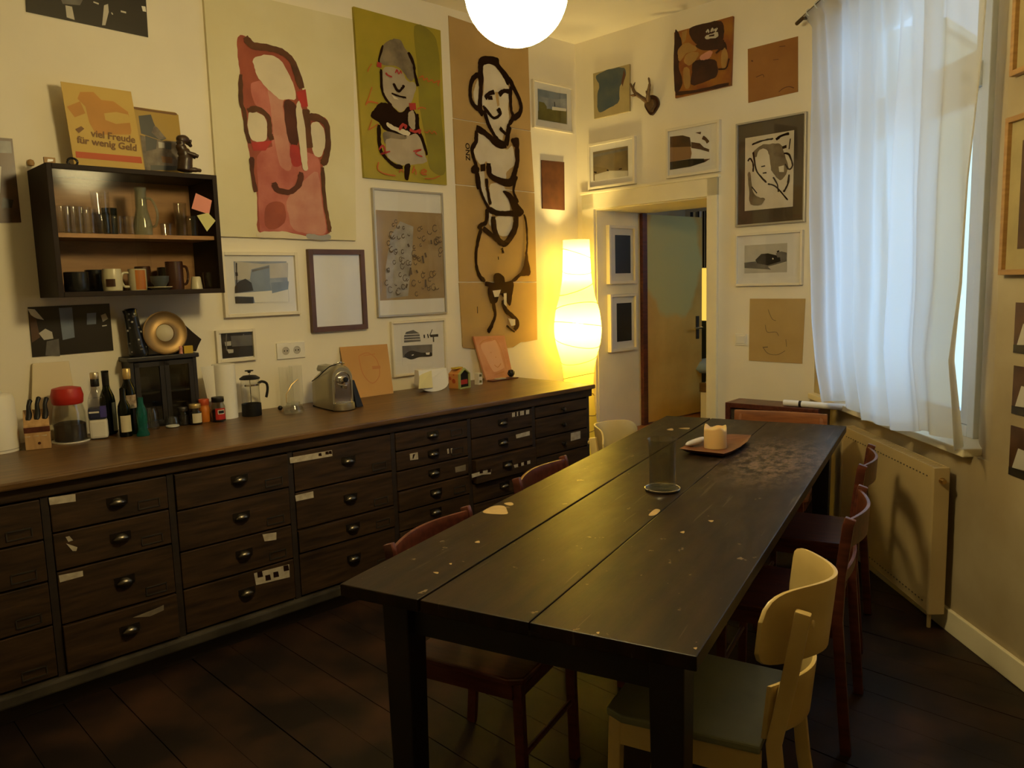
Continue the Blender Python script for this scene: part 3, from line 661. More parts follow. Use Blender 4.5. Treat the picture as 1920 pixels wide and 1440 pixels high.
art(t, WL, y, (400, 330, 4), [(PP, [(165, 640), (360, 660), (560, 650), (560, 760), (165, 780)]), ('photo_blue', [(285, 700), (420, 668), (425, 800), (440, 890), (300, 890), (275, 770)]), (PG, [(290, 705), (415, 675), (415, 690), (290, 720)]), (PB, [(160, 830), (190, 790), (240, 770), (285, 800), (300, 860), (160, 880)]), (PB, [(160, 905), (300, 910), (300, 955), (165, 957)]), ('photo_white', [(165, 880), (560, 850), (565, 945), (310, 950), (300, 905), (165, 902)]), ('photo_blue', [(430, 800), (565, 790), (560, 850), (440, 880)]), (PB, 8, [(172, 650), (173, 720), (175, 830)]), (PB, 20, [(172, 722), (175, 750)])])
t, y = frame(WL, [(577, 467), (683, 468), (691, 616), (588, 624)], 'framed_sheet', 'brown framed blank grey white sheet above the coffee machine', fw=0.03, depth=0.03, fm='brown_frame', mm='mat_board')
mat('aged_paper', (0.36, 0.26, 0.14), 0.8, c2=(0.30, 0.20, 0.10), scale=5); mat('ink_soft', (0.10, 0.07, 0.05), 0.8); mat('reflection_grey', (0.40, 0.37, 0.34), 0.8, var=0.3, scale=14)
t, y = frame(WL, [(697, 352), (831, 361), (839, 588), (712, 595)], 'framed_drawing', 'tall thin framed drawing of small figures on brown paper', fw=0.012, depth=0.025, fm='silver_frame', inner=[(705, 394), (830, 400), (836, 559), (712, 563)], am='aged_paper', art_name='drawing')
rd = random.Random(4); it = [(('painted_reflection', 'reflection_grey'), [(1400, 340), (1500, 380), (1490, 600), (1460, 900), (1300, 920), (1290, 700), (1330, 450)])]  # first shape paints the window's reflection as a grey band on the drawing
for k in range(70):
    cx, cy = rd.uniform(1290, 1700), rd.uniform(320, 890); r = rd.uniform(10, 26)
    if cx > 1600 and cy < 380: continue
    it.append((('ink_line', 'ink_soft'), 5, [(cx+r*math.cos(a)*0.7, cy+r*math.sin(a)) for a in [q*1.05+rd.random()*0.5 for q in range(rd.choice((4, 6, 6)))]]))
for k in range(9):
    cx, cy = rd.uniform(1430, 1660), rd.uniform(450, 880); it.append((('ink_blot', 'ink_soft'), 18, [(cx, cy), (cx+rd.uniform(-12, 12), cy+rd.uniform(20, 70))]))
art(t, WL, y, (400, 330, 4), it)
t, y = frame(WL, [(405, 619), (480, 617), (482, 676), (409, 680)], 'framed_photo', 'small white framed night photo with a white sign beside the socket', fw=0.016, depth=0.025, inner=[(414.5, 625.5), (478.5, 622), (480, 668), (416.5, 671.5)], am=PB)
art(t, WL, y, (400, 330, 4), [(PG, [(130, 1200), (300, 1190), (310, 1270), (140, 1280)]), (PP, [(85, 1245), (132, 1238), (134, 1272), (90, 1275)]), (PP, [(100, 1300), (150, 1300), (150, 1325), (115, 1330)]), (PG, 8, [(98, 1180), (96, 1240), (100, 1310)]), (PG, 10, [(225, 1185), (230, 1240)])])
t, y = frame(WL, [(735, 600), (836, 600), (840, 697), (738, 706)], 'framed_photo', 'white framed print of an old car under barred windows', fw=0.014, depth=0.025, inner=[(752, 615), (825, 612), (827, 678), (754, 686)], am='mat_board')
art(t, WL, y, (400, 330, 4), [('photo_white', [(1410, 1160), (1695, 1145), (1700, 1250), (1420, 1260)]), (PG, [(1445, 1170), (1500, 1155), (1545, 1180), (1555, 1240), (1430, 1250), (1430, 1200)]), ('photo_white', 6, [(1430, 1190), (1550, 1184)]), ('photo_white', 6, [(1430, 1210), (1550, 1204)]), ('photo_white', 6, [(1430, 1230), (1550, 1224)]), (PB, 14, [(1580, 1190), (1582, 1215)]), (PB, 12, [(1605, 1185), (1612, 1215)]), (PB, 22, [(1625, 1200), (1685, 1195)]), (PB, 14, [(1648, 1200), (1650, 1245)]), (PB, 8, [(1640, 1150), (1620, 1200)]), (PG, [(1415, 1275), (1640, 1262), (1640, 1350), (1420, 1362)]), (PB, [(1430, 1345), (1480, 1310), (1560, 1325), (1630, 1322), (1632, 1352), (1545, 1358), (1490, 1375), (1455, 1368)]), ('photo_white', [(1590, 1325), (1622, 1322), (1618, 1340), (1595, 1340)]), ('photo_white', 8, [(1485, 1345), (1500, 1340)])], )
t, y = frame(WL, [(1000, 149), (1077, 163), (1075, 249), (1002, 240)], 'framed_photo', 'white framed landscape photo of clouds over a yellow field', fw=0.014, depth=0.025, inner=[(1008, 167), (1063, 177), (1063, 233), (1009, 224)], am='photo_sky')
art(t, WL, y, (820, 0, 4), [('photo_blue', [(755, 670), (850, 690), (970, 705), (970, 740), (880, 745), (760, 720)]), ('photo_green', [(755, 895), (755, 830), (830, 815), (970, 830), (970, 930)]), ('photo_green', [(760, 760), (800, 770), (820, 800), (820, 830), (760, 850)]), ('photo_white', [(860, 800), (965, 815), (965, 835), (860, 825)]), (PB, 8, [(878, 765), (880, 800)])])
t, y = sheet(WL, [(1016, 300), (1058, 304), (1059, 394), (1018, 391)], 'rust_picture', 'small plain rust brown panel on the wall above the paper lamp', mat('rust_panel', (0.135, 0.045, 0.012), 0.5, c2=(0.085, 0.025, 0.007), scale=12), depth=0.012, part='panel')

# ------------------------------------------------------------------ pictures on the back wall
mat('linen', (0.40, 0.32, 0.15), 0.85, var=0.15, scale=8); mat('paint_navy', (0.045, 0.07, 0.10), 0.7, c2=(0.075, 0.095, 0.10), scale=9)
t, y = sheet(WB, [(1112, 138), (1180, 120), (1180, 208), (1114, 223)], 'abstract_canvas', 'small beige canvas with a smudged dark blue cloud of paint', 'linen', depth=0.018, part='canvas')
art(t, WB, y, (1080, 0, 4), [('paint_navy', [(150, 570), (250, 520), (360, 510), (370, 580), (330, 650), (320, 760), (250, 810), (170, 840), (160, 720), (175, 640)]), ('paint_brown', [(360, 520), (372, 560), (350, 650), (340, 620)])], paint=True)
mat('paint_amber', (0.30, 0.12, 0.010), 0.5, c2=(0.20, 0.05, 0.006), scale=8); mat('paint_umber', (0.05, 0.015, 0.006), 0.85, var=0.5, scale=12); mat('paint_ochre', (0.36, 0.20, 0.055), 0.55, var=0.2, scale=12)
t, y = sheet(WB, [(1264, 61), (1374, 30), (1370, 160), (1266, 184)], 'amber_painting', 'amber and dark brown painting with pale bulbous shapes above the doorway', 'paint_amber', depth=0.02, part='canvas')
art(t, WB, y, (1080, 0, 4), [('paint_umber', [(850, 220), (950, 180), (1090, 160), (1110, 260), (1080, 330), (960, 350), (880, 310)]), ('paint_umber', [(740, 250), (780, 270), (800, 380), (770, 500), (800, 620), (740, 680)]), ('paint_umber', [(890, 460), (1040, 450), (1060, 560), (1000, 600), (870, 640), (870, 540)]), ('paint_umber', [(900, 340), (1100, 310), (1130, 380), (1060, 370), (960, 380)]),
 ('paint_ochre', [(770, 370), (830, 320), (900, 350), (900, 380), (830, 400), (780, 460), (765, 420)]), ('paint_ochre', [(820, 420), (870, 390), (920, 400), (900, 450), (850, 490), (815, 470)]), ('paint_ochre', [(805, 520), (850, 515), (860, 600), (850, 660), (815, 650)]), ('paint_ochre', [(1090, 400), (1120, 360), (1140, 420), (1120, 520), (1095, 500)]), ('paint_ochre', [(795, 240), (835, 225), (825, 300), (800, 330)]), ('paint_rose', [(935, 420), (1000, 380), (1025, 395), (1000, 440), (940, 450)]), ('photo_pale', [(975, 270), (1030, 250), (1065, 240), (1060, 280), (980, 292)]), ('paint_umber', 10, [(1000, 272), (1040, 264)]), ('photo_pale', 9, [(980, 245), (990, 225), (1000, 245)]), ('photo_pale', 9, [(1015, 240), (1025, 212), (1032, 235)]), ('photo_pale', 9, [(1045, 215), (1050, 235), (1062, 210)]), ('paint_umber', 18, [(750, 705), (900, 685), (1150, 630)]), ('paint_umber', 10, [(1050, 400), (1090, 360), (1110, 300)]), ('paint_umber', 9, [(1070, 520), (1130, 510), (1150, 440)])], paint=True)
t, y = sheet(WB, [(1402, 92), (1496, 68), (1496, 172), (1403, 193)], 'brown_paper_sketch', 'brown paper sheet with faint pencil marks beside the curtain', mat('kraft_paper', (0.30, 0.135, 0.035), 0.85, c2=(0.26, 0.11, 0.026), scale=5), depth=0.004, part='paper')
art(t, WB, y, (1080, 0, 4), [('paint_brown', 5, [(1520, 690), (1560, 660), (1600, 650), (1635, 660)]), ('paint_brown', 5, [(1525, 350), (1570, 345)]), ('paint_brown', 4, [(1350, 580), (1400, 560), (1410, 580)]), ('paint_brown', 10, [(1315, 455), (1328, 460)]), ('paint_brown', 4, [(1480, 450), (1520, 445)])])
t, y = frame(WB, [(1100, 270), (1189, 255), (1190, 342), (1103, 358)], 'framed_photo', 'white framed sepia photo of a misty shore above the doorway', fw=0.018, depth=0.03, inner=[(1112, 286), (1177, 273), (1178, 328), (1113, 341)], am=mat('photo_sepia', (0.20, 0.15, 0.07), 0.35, c2=(0.13, 0.095, 0.045), scale=9))
art(t, WB, y, (1080, 0, 4), [(PG, [(130, 1160), (390, 1105), (390, 1125), (130, 1180)]), (PP, [(140, 1310), (250, 1280), (390, 1280), (390, 1320), (140, 1360)]), (PB, 12, [(135, 1290), (155, 1295)]), (PB, 12, [(232, 1275), (246, 1280)]), (PB, 9, [(322, 1270), (345, 1265)])])
t, y = frame(WB, [(1247, 240), (1348, 226), (1349, 320), (1249, 336)], 'framed_photo', 'white framed print of brown striped shapes above the doorway', fw=0.018, depth=0.03, inner=[(1255, 247), (1332, 238), (1333, 309), (1256, 320)], am='mat_board')
mat('print_tan', (0.27, 0.15, 0.07), 0.4)
art(t, WB, y, (1080, 0, 4), [('photo_brown', [(705, 1025), (800, 1015), (855, 1030), (865, 1100), (705, 1110)]), ('print_tan', [(705, 1105), (860, 1100), (868, 1150), (860, 1190), (705, 1215)]), (PB, [(705, 1215), (870, 1190), (960, 1190), (970, 1215), (860, 1250), (705, 1275)]), ('photo_brown', [(865, 1065), (930, 1075), (960, 1105), (1000, 1120), (998, 1140), (930, 1120), (866, 1110)]), ('photo_brown', [(895, 995), (940, 988), (935, 1008)]), ('photo_brown', 22, [(950, 1030), (975, 1045), (992, 1070)]), ('photo_brown', [(955, 1195), (1010, 1190), (970, 1215)])])
mat('dark_passepartout', (0.075, 0.055, 0.03), 0.3, c2=(0.05, 0.032, 0.02), scale=3)
t, y = frame(WB, [(1379, 232), (1509, 209), (1510, 415), (1378, 426)], 'framed_portrait', 'large dark mounted ink portrait in a metal frame beside the curtain', fw=0.012, depth=0.03, fm='silver_frame', mm='dark_passepartout', inner=[(1398, 259), (1490, 244), (1486, 387), (1396, 396)], am='ink_white', art_name='drawing')
mat('ink_wash', (0.11, 0.075, 0.04), 0.7, c2=(0.2, 0.15, 0.09), scale=14)
IW = ('ink_wash', 'ink_wash'); IB = ('ink_line', 'ink_black')
art(t, WB, y, (1080, 0, 4), [(IW, [(1330, 1140), (1390, 1090), (1440, 1080), (1530, 1080), (1560, 1140), (1590, 1260), (1540, 1350), (1480, 1300), (1450, 1230), (1440, 1140), (1390, 1120), (1350, 1180)]), (WI, [(1365, 1140), (1410, 1115), (1445, 1150), (1462, 1250), (1455, 1330), (1425, 1345), (1380, 1290), (1360, 1220)]), (WI, [(1520, 1250), (1560, 1240), (1560, 1290), (1525, 1290)]), (IB, 10, [(1320, 1085), (1400, 1055), (1480, 1040)]), (IB, 14, [(1500, 1050), (1540, 1020), (1600, 1000)]), (IB, 20, [(1550, 1110), (1580, 1100)]), (IB, 10, [(1330, 1140), (1340, 1200), (1360, 1290), (1430, 1370)]), (IB, 9, [(1390, 1250), (1420, 1245)]), (IB, 9, [(1400, 1300), (1430, 1295)]), (IB, 10, [(1290, 1210), (1310, 1190), (1330, 1230), (1330, 1290)]), (IB, 10, [(1560, 1150), (1600, 1160), (1625, 1240), (1600, 1270), (1570, 1230)]), (IW, [(1290, 1310), (1310, 1300), (1330, 1440), (1380, 1480), (1420, 1490), (1380, 1540), (1310, 1530), (1300, 1440)]), (IB, 8, [(1480, 1330), (1510, 1380), (1520, 1440)]), (IB, 12, [(1600, 1310), (1590, 1380), (1560, 1440)]), (IB, 8, [(1440, 1380), (1500, 1400), (1590, 1500)]), (IB, 7, [(1610, 1040), (1600, 1120)]), (IB, 8, [(1320, 1400), (1360, 1450)])], paint=True)
t, y = frame(WB, [(1377, 440), (1504, 430), (1503, 533), (1378, 538)], 'framed_photo', 'white framed photo of a dark vintage car above the beige paper', fw=0.014, depth=0.03, fm='white_frame', inner=[(1396, 461), (1476, 455), (1476, 510), (1396, 513)], am='photo_pale')
art(t, WB, y, (1080, 340, 4), [(PG, [(1262, 610), (1350, 600), (1580, 560), (1582, 680), (1440, 660), (1265, 650)]), (PP, [(1440, 640), (1580, 600), (1582, 680), (1480, 680)]), (PB, [(1345, 590), (1390, 545), (1440, 540), (1530, 560), (1535, 600), (1440, 630), (1360, 615)]), (PG, [(1500, 540), (1540, 525), (1582, 535), (1582, 570), (1510, 570)]), ('photo_white', 10, [(1475, 575), (1480, 585)]), (PB, 14, [(1508, 530), (1525, 522)])])
t, y = sheet(WB, [(1406, 560), (1510, 560), (1504, 682), (1404, 676)], 'beige_paper_sketch', 'beige paper sheet with a few faint pencil lines by the light switch', mat('beige_paper', (0.44, 0.31, 0.13), 0.85, c2=(0.40, 0.27, 0.105), scale=4), depth=0.004, part='paper')
art(t, WB, y, (1080, 340, 4), [('ink_soft', 3, [(1440, 960), (1470, 1030), (1500, 1045)]), ('ink_soft', 3, [(1420, 1075), (1435, 1130), (1500, 1130), (1520, 1160)]), ('ink_soft', 3, [(1400, 1240), (1440, 1290), (1510, 1300), (1570, 1270)]), ('ink_soft', 4, [(1575, 1185), (1580, 1240)]), ('ink_soft', 6, [(1405, 1245), (1440, 1242)])])
# ------------------------------------------------------------------ pictures on the wall beside the window
t, y = frame(WW, [(1893, 60), (1985, 40), (1980, 130), (1890, 145)], 'framed_print', 'upper oak framed print on the wall beside the window', fw=0.02, depth=0.03, fm='oak_frame', mm='linen')
zlo = WW.px(1891, 145, 0.03)[1]; xlo = WW.px(1891, 145, 0.03)[0]
for ch in t.children: bpy.data.objects.remove(ch)
def side_frame(t, x0, x1, z0, z1, mm, im, inset):
    fw, depth = 0.02, 0.03; b = B()
    b.box(x0, x0+fw, -depth, -0.001, z0, z1); b.box(x1-fw, x1, -depth, -0.001, z0, z1); b.box(x0+fw, x1-fw, -depth, -0.001, z1-fw, z1); b.box(x0+fw, x1-fw, -depth, -0.001, z0, z0+fw)
    b.build('picture_frame', 'oak_frame', t, bevel=0.002)
    B().box(x0+fw, x1-fw, -0.014, -0.001, z0+fw, z1-fw).build('mount_board', mm, t)
    B().box(x0+inset, x1-inset, -0.0155, -0.014, z0+inset*1.1, z1-inset*1.1).build('print', im, t)
side_frame(t, xlo, xlo+0.48, zlo, zlo+0.62, 'linen', 'photo_brown', 0.09)
q1 = WW.px(1885, 222, 0.03); q2 = WW.px(1870, 516, 0.03)
t = wthing(WW, 'framed_print', 'oak framed print with dark ink shapes above three small photos', 'picture')
xm = (q1[0]+q2[0])/2; side_frame(t, xm, xm+0.44, q2[1], q1[1], 'linen', 'photo_brown', 0.085)
for (a, c), lab in zip((((1904, 567), (1900, 661)), ((1900, 685), (1897, 775)), ((1895, 797), (1891, 889))), ('topmost of three small dark photos below the oak framed print', 'middle one of three small dark photos below the oak framed print', 'lowest of three small dark photos below the oak framed print')):
    t = wthing(WW, 'photo_print', lab, 'photo')
    p1, p2 = WW.px(*a, 0.003), WW.px(*c, 0.003); x = (p1[0]+p2[0])/2
    B().box(x, x+0.28, -0.003, -0.0005, p2[1], p1[1]).build('print', 'photo_brown', t)
    B().flat([(x+0.02, p2[1]+0.03), (x+0.16, p2[1]+0.04), (x+0.2, p2[1]+0.10), (x+0.05, p2[1]+0.11)], -0.0036).build('pale_area', 'photo_pale', t, fix=False)
    B().flat([(x, p2[1]), (x+0.28, p2[1]), (x+0.28, p2[1]+0.035), (x, p2[1]+0.03)], -0.0036).build('dark_area', PB, t, fix=False)
# pictures on the doorway jamb
JW = Wall(WB.world(DX0+0.02, 0, 0), WB.ang+PI/2)
for q, lab in (([(1141, 420), (1194, 426), (1194, 531), (1145, 533)], 'upper of two deep white framed black prints on the doorway jamb'), ([(1144, 549), (1196, 553), (1195, 657), (1147, 659)], 'lower of two deep white framed black prints on the doorway jamb')):
    cx = sum(p[0] for p in q)/4; cy = sum(p[1] for p in q)/4
    inn = [(1153 if cy < 500 else 1156, cy-38), (1182 if cy < 500 else 1184, cy-35), (1182 if cy < 500 else 1184, cy+34), (1154 if cy < 500 else 1157, cy+36)]
    frame(JW, q, 'framed_print', lab, fw=0.022, depth=0.035, inner=inn, am=PB, art_name='print')
# ------------------------------------------------------------------ socket, switch, antlers
t = wthing(WL, 'wall_socket', 'white double power socket above the counter', 'socket')
x0, x1, z0, z1 = rect(WL, [(519, 643), (571, 641), (573, 670), (520, 674)], 0.01)
B().box(x0, x1, -0.011, 0, z0, z1).build('socket_plate', 'white_plastic', t, bevel=0.003)
mat('socket_grey', (0.42, 0.39, 0.33), 0.5)
for k in (0.3, 0.7):
    cx, cz = x0+(x1-x0)*k, (z0+z1)/2; R = Matrix.Translation((cx, -0.011, cz)) @ Matrix.Rotation(PI/2, 4, 'X')
    so = B().lathe([(0.022, 0), (0.023, 0.0015), (0.020, 0.0015), (0.019, 0.0005), (0, 0.0005)], 20, m=R).build('socket_well', 'socket_grey', t, smooth=True)
    for dx in (-0.009, 0.009): B().box(cx+dx-0.003, cx+dx+0.003, -0.0135, -0.0115, cz-0.003, cz+0.003).build('contact_hole', 'black_plastic', so)
t = wthing(WB, 'light_switch', 'white square light switch beside the beige paper sketch', 'switch')
x0, x1, z0, z1 = rect(WB, [(1378, 626), (1400, 626), (1400, 647), (1378, 648)], 0.008)
B().box(x0, x1, -0.008, 0, z0, z1).build('switch_plate', 'white_plastic', t, bevel=0.002); B().box(x0+0.012, x1-0.012, -0.012, -0.008, z0+0.012, z1-0.012).build('rocker', 'white_plastic', t, bevel=0.002)
t = wthing(WB, 'deer_antlers', 'pair of small deer antlers on a dark heart shaped plaque', 'antlers')
def bp(px, py, d): x, z = WB.px(px, py, d); return Vector((x, -d, z))
mat('antler_bone', (0.16, 0.085, 0.03), 0.6, var=0.4, scale=20); mat('plaque_wood', (0.05, 0.016, 0.008), 0.35, var=0.4)
q = [WB.px(x, y, 0.02) for x, y in [(1208, 196), (1214, 182), (1223, 178), (1231, 182), (1234.5, 192), (1232, 202), (1221, 216), (1212, 207)]]
B().prism([(p.x, p.y) for p in crm(q, True, 4)], -0.02, -0.001).build('plaque', 'plaque_wood', t, bevel=0.004)
q = [WB.px(x, y, 0.05) for x, y in [(1209, 192), (1216, 186), (1224, 187), (1226, 195), (1222, 203), (1219, 209), (1214, 203)]]
B().prism([(p.x, p.y) for p in crm(q, True, 4)], -0.055, -0.02).build('skull', 'antler_bone', t, bevel=0.008)
an = B().tube(crm([bp(1213, 190, 0.05), bp(1203, 183, 0.09), bp(1191, 174, 0.12), bp(1186, 165, 0.13), bp(1181, 156, 0.13)], sub=4), [0.016]*4+[0.014]*4+[0.011]*4+[0.008]*4+[0.002], 8)
an.tube([bp(1191, 178, 0.12), bp(1186, 179, 0.14), bp(1181, 178.5, 0.15)], [0.010, 0.008, 0.002]); an.tube([bp(1187, 166, 0.13), bp(1189, 158, 0.12), bp(1191, 154, 0.12)], [0.009, 0.006, 0.002])
an.build('antler', 'antler_bone', t, smooth='all')
an = B().tube(crm([bp(1216, 188, 0.06), bp(1215, 178, 0.10), bp(1217, 165, 0.13), bp(1218, 156, 0.14), bp(1216, 145, 0.14)], sub=4), [0.016]*4+[0.013]*4+[0.010]*4+[0.007]*4+[0.002], 8)
an.tube([bp(1215, 178, 0.10), bp(1212, 174, 0.13), bp(1211, 170, 0.14)], [0.008, 0.006, 0.002]); an.build('antler', 'antler_bone', t, smooth='all')

# ------------------------------------------------------------------ the long drawer counter
t = wthing(WL, 'drawer_counter', 'long dark wooden shop counter with many label drawers along the wall', 'counter')
CD, X_END, X_START = 0.828, -0.905, -4.95          # drawer faces lie CD in front of the wall
WFACE = Wall(WL.world(0, -CD, 0), WL.ang)
def cpx(x, y): return WFACE.px(x, y)
COLX = [cpx(81, 925)[0]-0.52, cpx(81, 925)[0], cpx(317, 886)[0], cpx(542, 850)[0], cpx(735, 815)[0], cpx(878, 790)[0], cpx(999, 765)[0], cpx(1101, 740)[0]]
X_END = COLX[-1]+0.015; X_START = COLX[0]-0.015
BODY_TOP, PL = 0.857, 0.085
XT = WL.px(1117, 719, 0.87)[0]
B().box(X_START-0.02, XT, -0.868, -0.004, 0.872, COUNTER_Z).build('worktop', 'worktop_wood', t, bevel=0.007)
B().box(X_START, X_END+0.02, -CD-0.012, -0.01, BODY_TOP-0.035, 0.872).build('cornice', 'old_wood', t, bevel=0.006)
B().box(X_START, X_END, -CD+0.03, -0.01, PL, BODY_TOP-0.035).build('carcass', 'old_wood_dark', t)
B().box(X_START, X_END, -CD+0.02, -0.03, 0.001, PL).build('plinth', 'old_wood_dark', t)
B().box(X_START, X_END+0.015, -CD-0.03, -CD+0.03, PL-0.01, PL+0.035).build('base_moulding', mat('worn_moulding', (0.055, 0.046, 0.034), 0.55, c2=(0.022, 0.018, 0.013), scale=9), t, bevel=0.008)
for x in COLX: B().box(x-0.013, x+0.013, -CD-0.002, -CD+0.03, PL+0.035, BODY_TOP-0.035).build('stile', 'old_wood_dark', t)
mat('pull_metal', (0.13, 0.115, 0.095), 0.3, metal=1.0)
rows = {1: 4, 2: 4, 3: 4, 4: 4, 5: 7, 6: 6, 7: 6}
Z0R, Z1R = PL+0.042, BODY_TOP-0.040
zrows = {
 1: [Z1R, 0.66, 0.50, 0.33, Z0R], 2: [Z1R, cpx(310, 955)[1], cpx(310, 1022)[1], cpx(315, 1115)[1], Z0R], 3: [Z1R, cpx(533, 914)[1], cpx(537, 985)[1], cpx(540, 1049)[1], Z0R],
 4: [Z1R, cpx(728, 884)[1], cpx(730, 949)[1], cpx(640, 1000)[1]-0.04, Z0R], 5: [Z1R, cpx(874, 820)[1], cpx(874, 855)[1], cpx(874, 890)[1], cpx(874, 926)[1], 0.295, 0.21, Z0R],
 6: [Z1R, cpx(995, 800)[1], cpx(995, 836)[1], cpx(995, 845)[1]-0.11, 0.33, 0.23, Z0R], 7: [Z1R, cpx(1095, 767)[1], cpx(1097, 802)[1], cpx(1097, 836)[1], 0.38, 0.25, Z0R]}
def cup_pull(cx, yf, cz, w=0.066):
    b = B(); n = 12; h = 0.022; d = 0.022
    # half-dome bin pull, open below
    def f(u, v):
        a = PI*u; r = math.sin(PI/2*v)
        return (cx-math.cos(a)*w/2*(0.55+0.45*r), yf-math.sin(a)*d*r-0.001, cz+h*math.cos(PI/2*v)*math.sin(a)**0.5 - (0.004 if v > 0.98 else 0))
    b.grid(f, n, 5); b.box(cx-w/2-0.006, cx+w/2+0.006, yf-0.0015, yf, cz-0.006, cz+0.028)
    return b
DRAWERS = {}
for c, zr in zrows.items():
    xa, xb = COLX[c-1]+0.016, COLX[c]-0.016
    for r in range(len(zr)-1):
        zt, zb = zr[r]-0.004, zr[r+1]+0.004
        out = 0.0
        if c == 6 and r == 2: out = 0.03
        if (c, r) in ((4, 2), (2, 3), (3, 0), (5, 3)): out = 0.008
        yf = -CD-0.006-out
        d = B().box(xa, xb, yf, -CD+0.035, zb, zt).build('drawer', 'old_wood', t, bevel=0.003)
        DRAWERS[(c, r)] = (d, xa, xb, zb, zt, yf)
        cx = (xa+xb)/2 + (0.02 if c < 5 else 0); cz = (zb+zt)/2-0.005
        if c == 7:
            B().lathe([(0, 0), (0.008, 0.001), (0.007, 0.012), (0.014, 0.02), (0.012, 0.028), (0, 0.03)], 14, m=Matrix.Translation((cx, yf, cz)) @ Matrix.Rotation(PI/2, 4, 'X')).build('knob', 'pull_metal', d, smooth=True)
        else: cup_pull(cx, yf, cz).build('cup_pull', 'pull_metal', d, smooth=True, solid=0.0015)
        if c <= 5 and r < 4 and (c, r) not in ((2, 3), (3, 3), (5, 2)):
            b = B(); lx, lz, hw, hh = xb-0.075, zb+0.035, 0.042, 0.018
            b.box(lx-hw, lx+hw, yf-0.003, yf, lz-hh, lz-hh+0.004); b.box(lx-hw, lx+hw, yf-0.003, yf, lz+hh-0.004, lz+hh); b.box(lx-hw, lx-hw+0.004, yf-0.003, yf, lz-hh, lz+hh); b.box(lx+hw-0.004, lx+hw, yf-0.003, yf, lz-hh, lz+hh)
            b.build('label_holder', 'iron', d)
mat('label_paper', (0.50, 0.44, 0.34), 0.8, c2=(0.36, 0.30, 0.22), scale=30); mat('label_dim', (0.20, 0.16, 0.11), 0.8, var=0.3, scale=20)
def sticker(cr, poly, m='label_paper', name='paper_label', dy=0.0012):
    d, xa, xb, zb, zt, yf = DRAWERS[cr]
    WF = Wall(WL.world(0, yf, 0), WL.ang)
    B().prism([WF.px(x, y) for x, y in poly], yf-dy, yf-0.0002).build(name, m, d)
sticker((2, 0), [(91, 933), (141, 926), (142, 940), (93, 947)])
sticker((2, 1), [(123, 1007), (130, 1005), (137, 1013), (128, 1016)]); sticker((2, 1), [(124, 1019), (145, 1026), (143, 1033), (136, 1033)])
sticker((2, 2), [(110, 1079), (155, 1070), (156, 1080), (112, 1092)])
sticker((2, 3), [(249, 1158), (290, 1142), (307, 1134), (307, 1144), (280, 1156)], 'label_dim')
sticker((3, 2), [(492, 1002), (518, 998), (518, 1012), (496, 1015)])
sticker((3, 3), [(476, 1075), (542, 1058), (543, 1082), (480, 1097)])
for (x, y) in ((487, 1077), (502, 1083), (517, 1077), (536, 1065)): sticker((3, 3), [(x-5, y-4), (x+4, y-6), (x+6, y+4), (x-4, y+6)], 'ink_black', 'ink_mark', 0.002)
sticker((4, 0), [(543, 858), (622, 844), (623, 855), (544, 869)])
for (x, y) in ((600, 852), (613, 849), (619, 848)): sticker((4, 0), [(x-3, y-2), (x+2, y-3), (x+3, y+3), (x-3, y+3)], 'ink_black', 'ink_mark', 0.002)
sticker((4, 1), [(553, 929), (587, 921), (588, 933), (555, 940)])
sticker((5, 1), [(768, 851), (783, 848), (784, 861), (769, 863)]); sticker((5, 1), [(774, 852), (778, 851), (775, 860), (773, 860)], 'ink_black', 'ink_mark', 0.002)
sticker((5, 1), [(838, 842), (841, 841), (842, 850), (839, 851)]); sticker((5, 1), [(845, 841), (848, 840), (848, 849), (846, 850)]); sticker((5, 2), [(853, 876), (873, 871), (873, 882), (854, 886)], 'label_dim')
sticker((6, 0), [(960, 774), (992, 768), (992, 776), (960, 782)]); 
for x in (967, 973, 984): sticker((6, 0), [(x-1.5, 773-(x-967)*0.18), (x+1.5, 772-(x-967)*0.18), (x+1.5, 780-(x-967)*0.18), (x-1.5, 781-(x-967)*0.18)], 'ink_black', 'ink_mark', 0.002)
sticker((6, 1), [(967, 815), (993, 808), (993, 816), (968, 822)])
sticker((6, 2), [(884, 889), (905, 883), (921, 880), (920, 889), (905, 890), (885, 896)]); sticker((6, 2), [(963, 872), (994, 863), (994, 869), (965, 877)])
for (x, y) in ((902, 884), (917, 882), (974, 871), (985, 868)): sticker((6, 2), [(x-3, y-3), (x+3, y-4), (x+3, y+3), (x-3, y+4)], 'ink_black', 'ink_mark', 0.002)
sticker((7, 2), [(1070, 812), (1088, 808), (1088, 822), (1070, 827)])

# ------------------------------------------------------------------ glass fronted wall cabinet and what is in it
t = wthing(WL, 'wall_cabinet', 'dark wooden wall cabinet with sliding glass front and one shelf', 'cabinet')
cx0, cx1, cz0, cz1, cd = -3.735, -3.0, 1.548, 2.112, 0.30
th = 0.022
mat('cabinet_dark', (0.018, 0.009, 0.005), 0.6, var=0.3, spec=0.2); mat('cabinet_inner', (0.42, 0.21, 0.07), 0.5, c2=(0.33, 0.155, 0.05), scale=6, stretch=(1, 6, 6))
for a, c in ((cx0, cx0+th), (cx1-th, cx1)): B().box(a, c, -cd, -0.002, cz0, cz1).build('side_panel', 'cabinet_dark', t, bevel=0.002)
B().box(cx0+th, cx1-th, -cd, -0.002, cz1-th, cz1).build('top_panel', 'cabinet_dark', t, bevel=0.002); B().box(cx0+th, cx1-th, -cd, -0.002, cz0, cz0+th).build('bottom_panel', 'cabinet_dark', t, bevel=0.002)
B().box(cx0+th, cx1-th, -0.012, -0.002, cz0+th, cz1-th).build('back_panel', 'cabinet_inner', t)
SHZ = WL.px(250, 440, cd-0.04)[1]
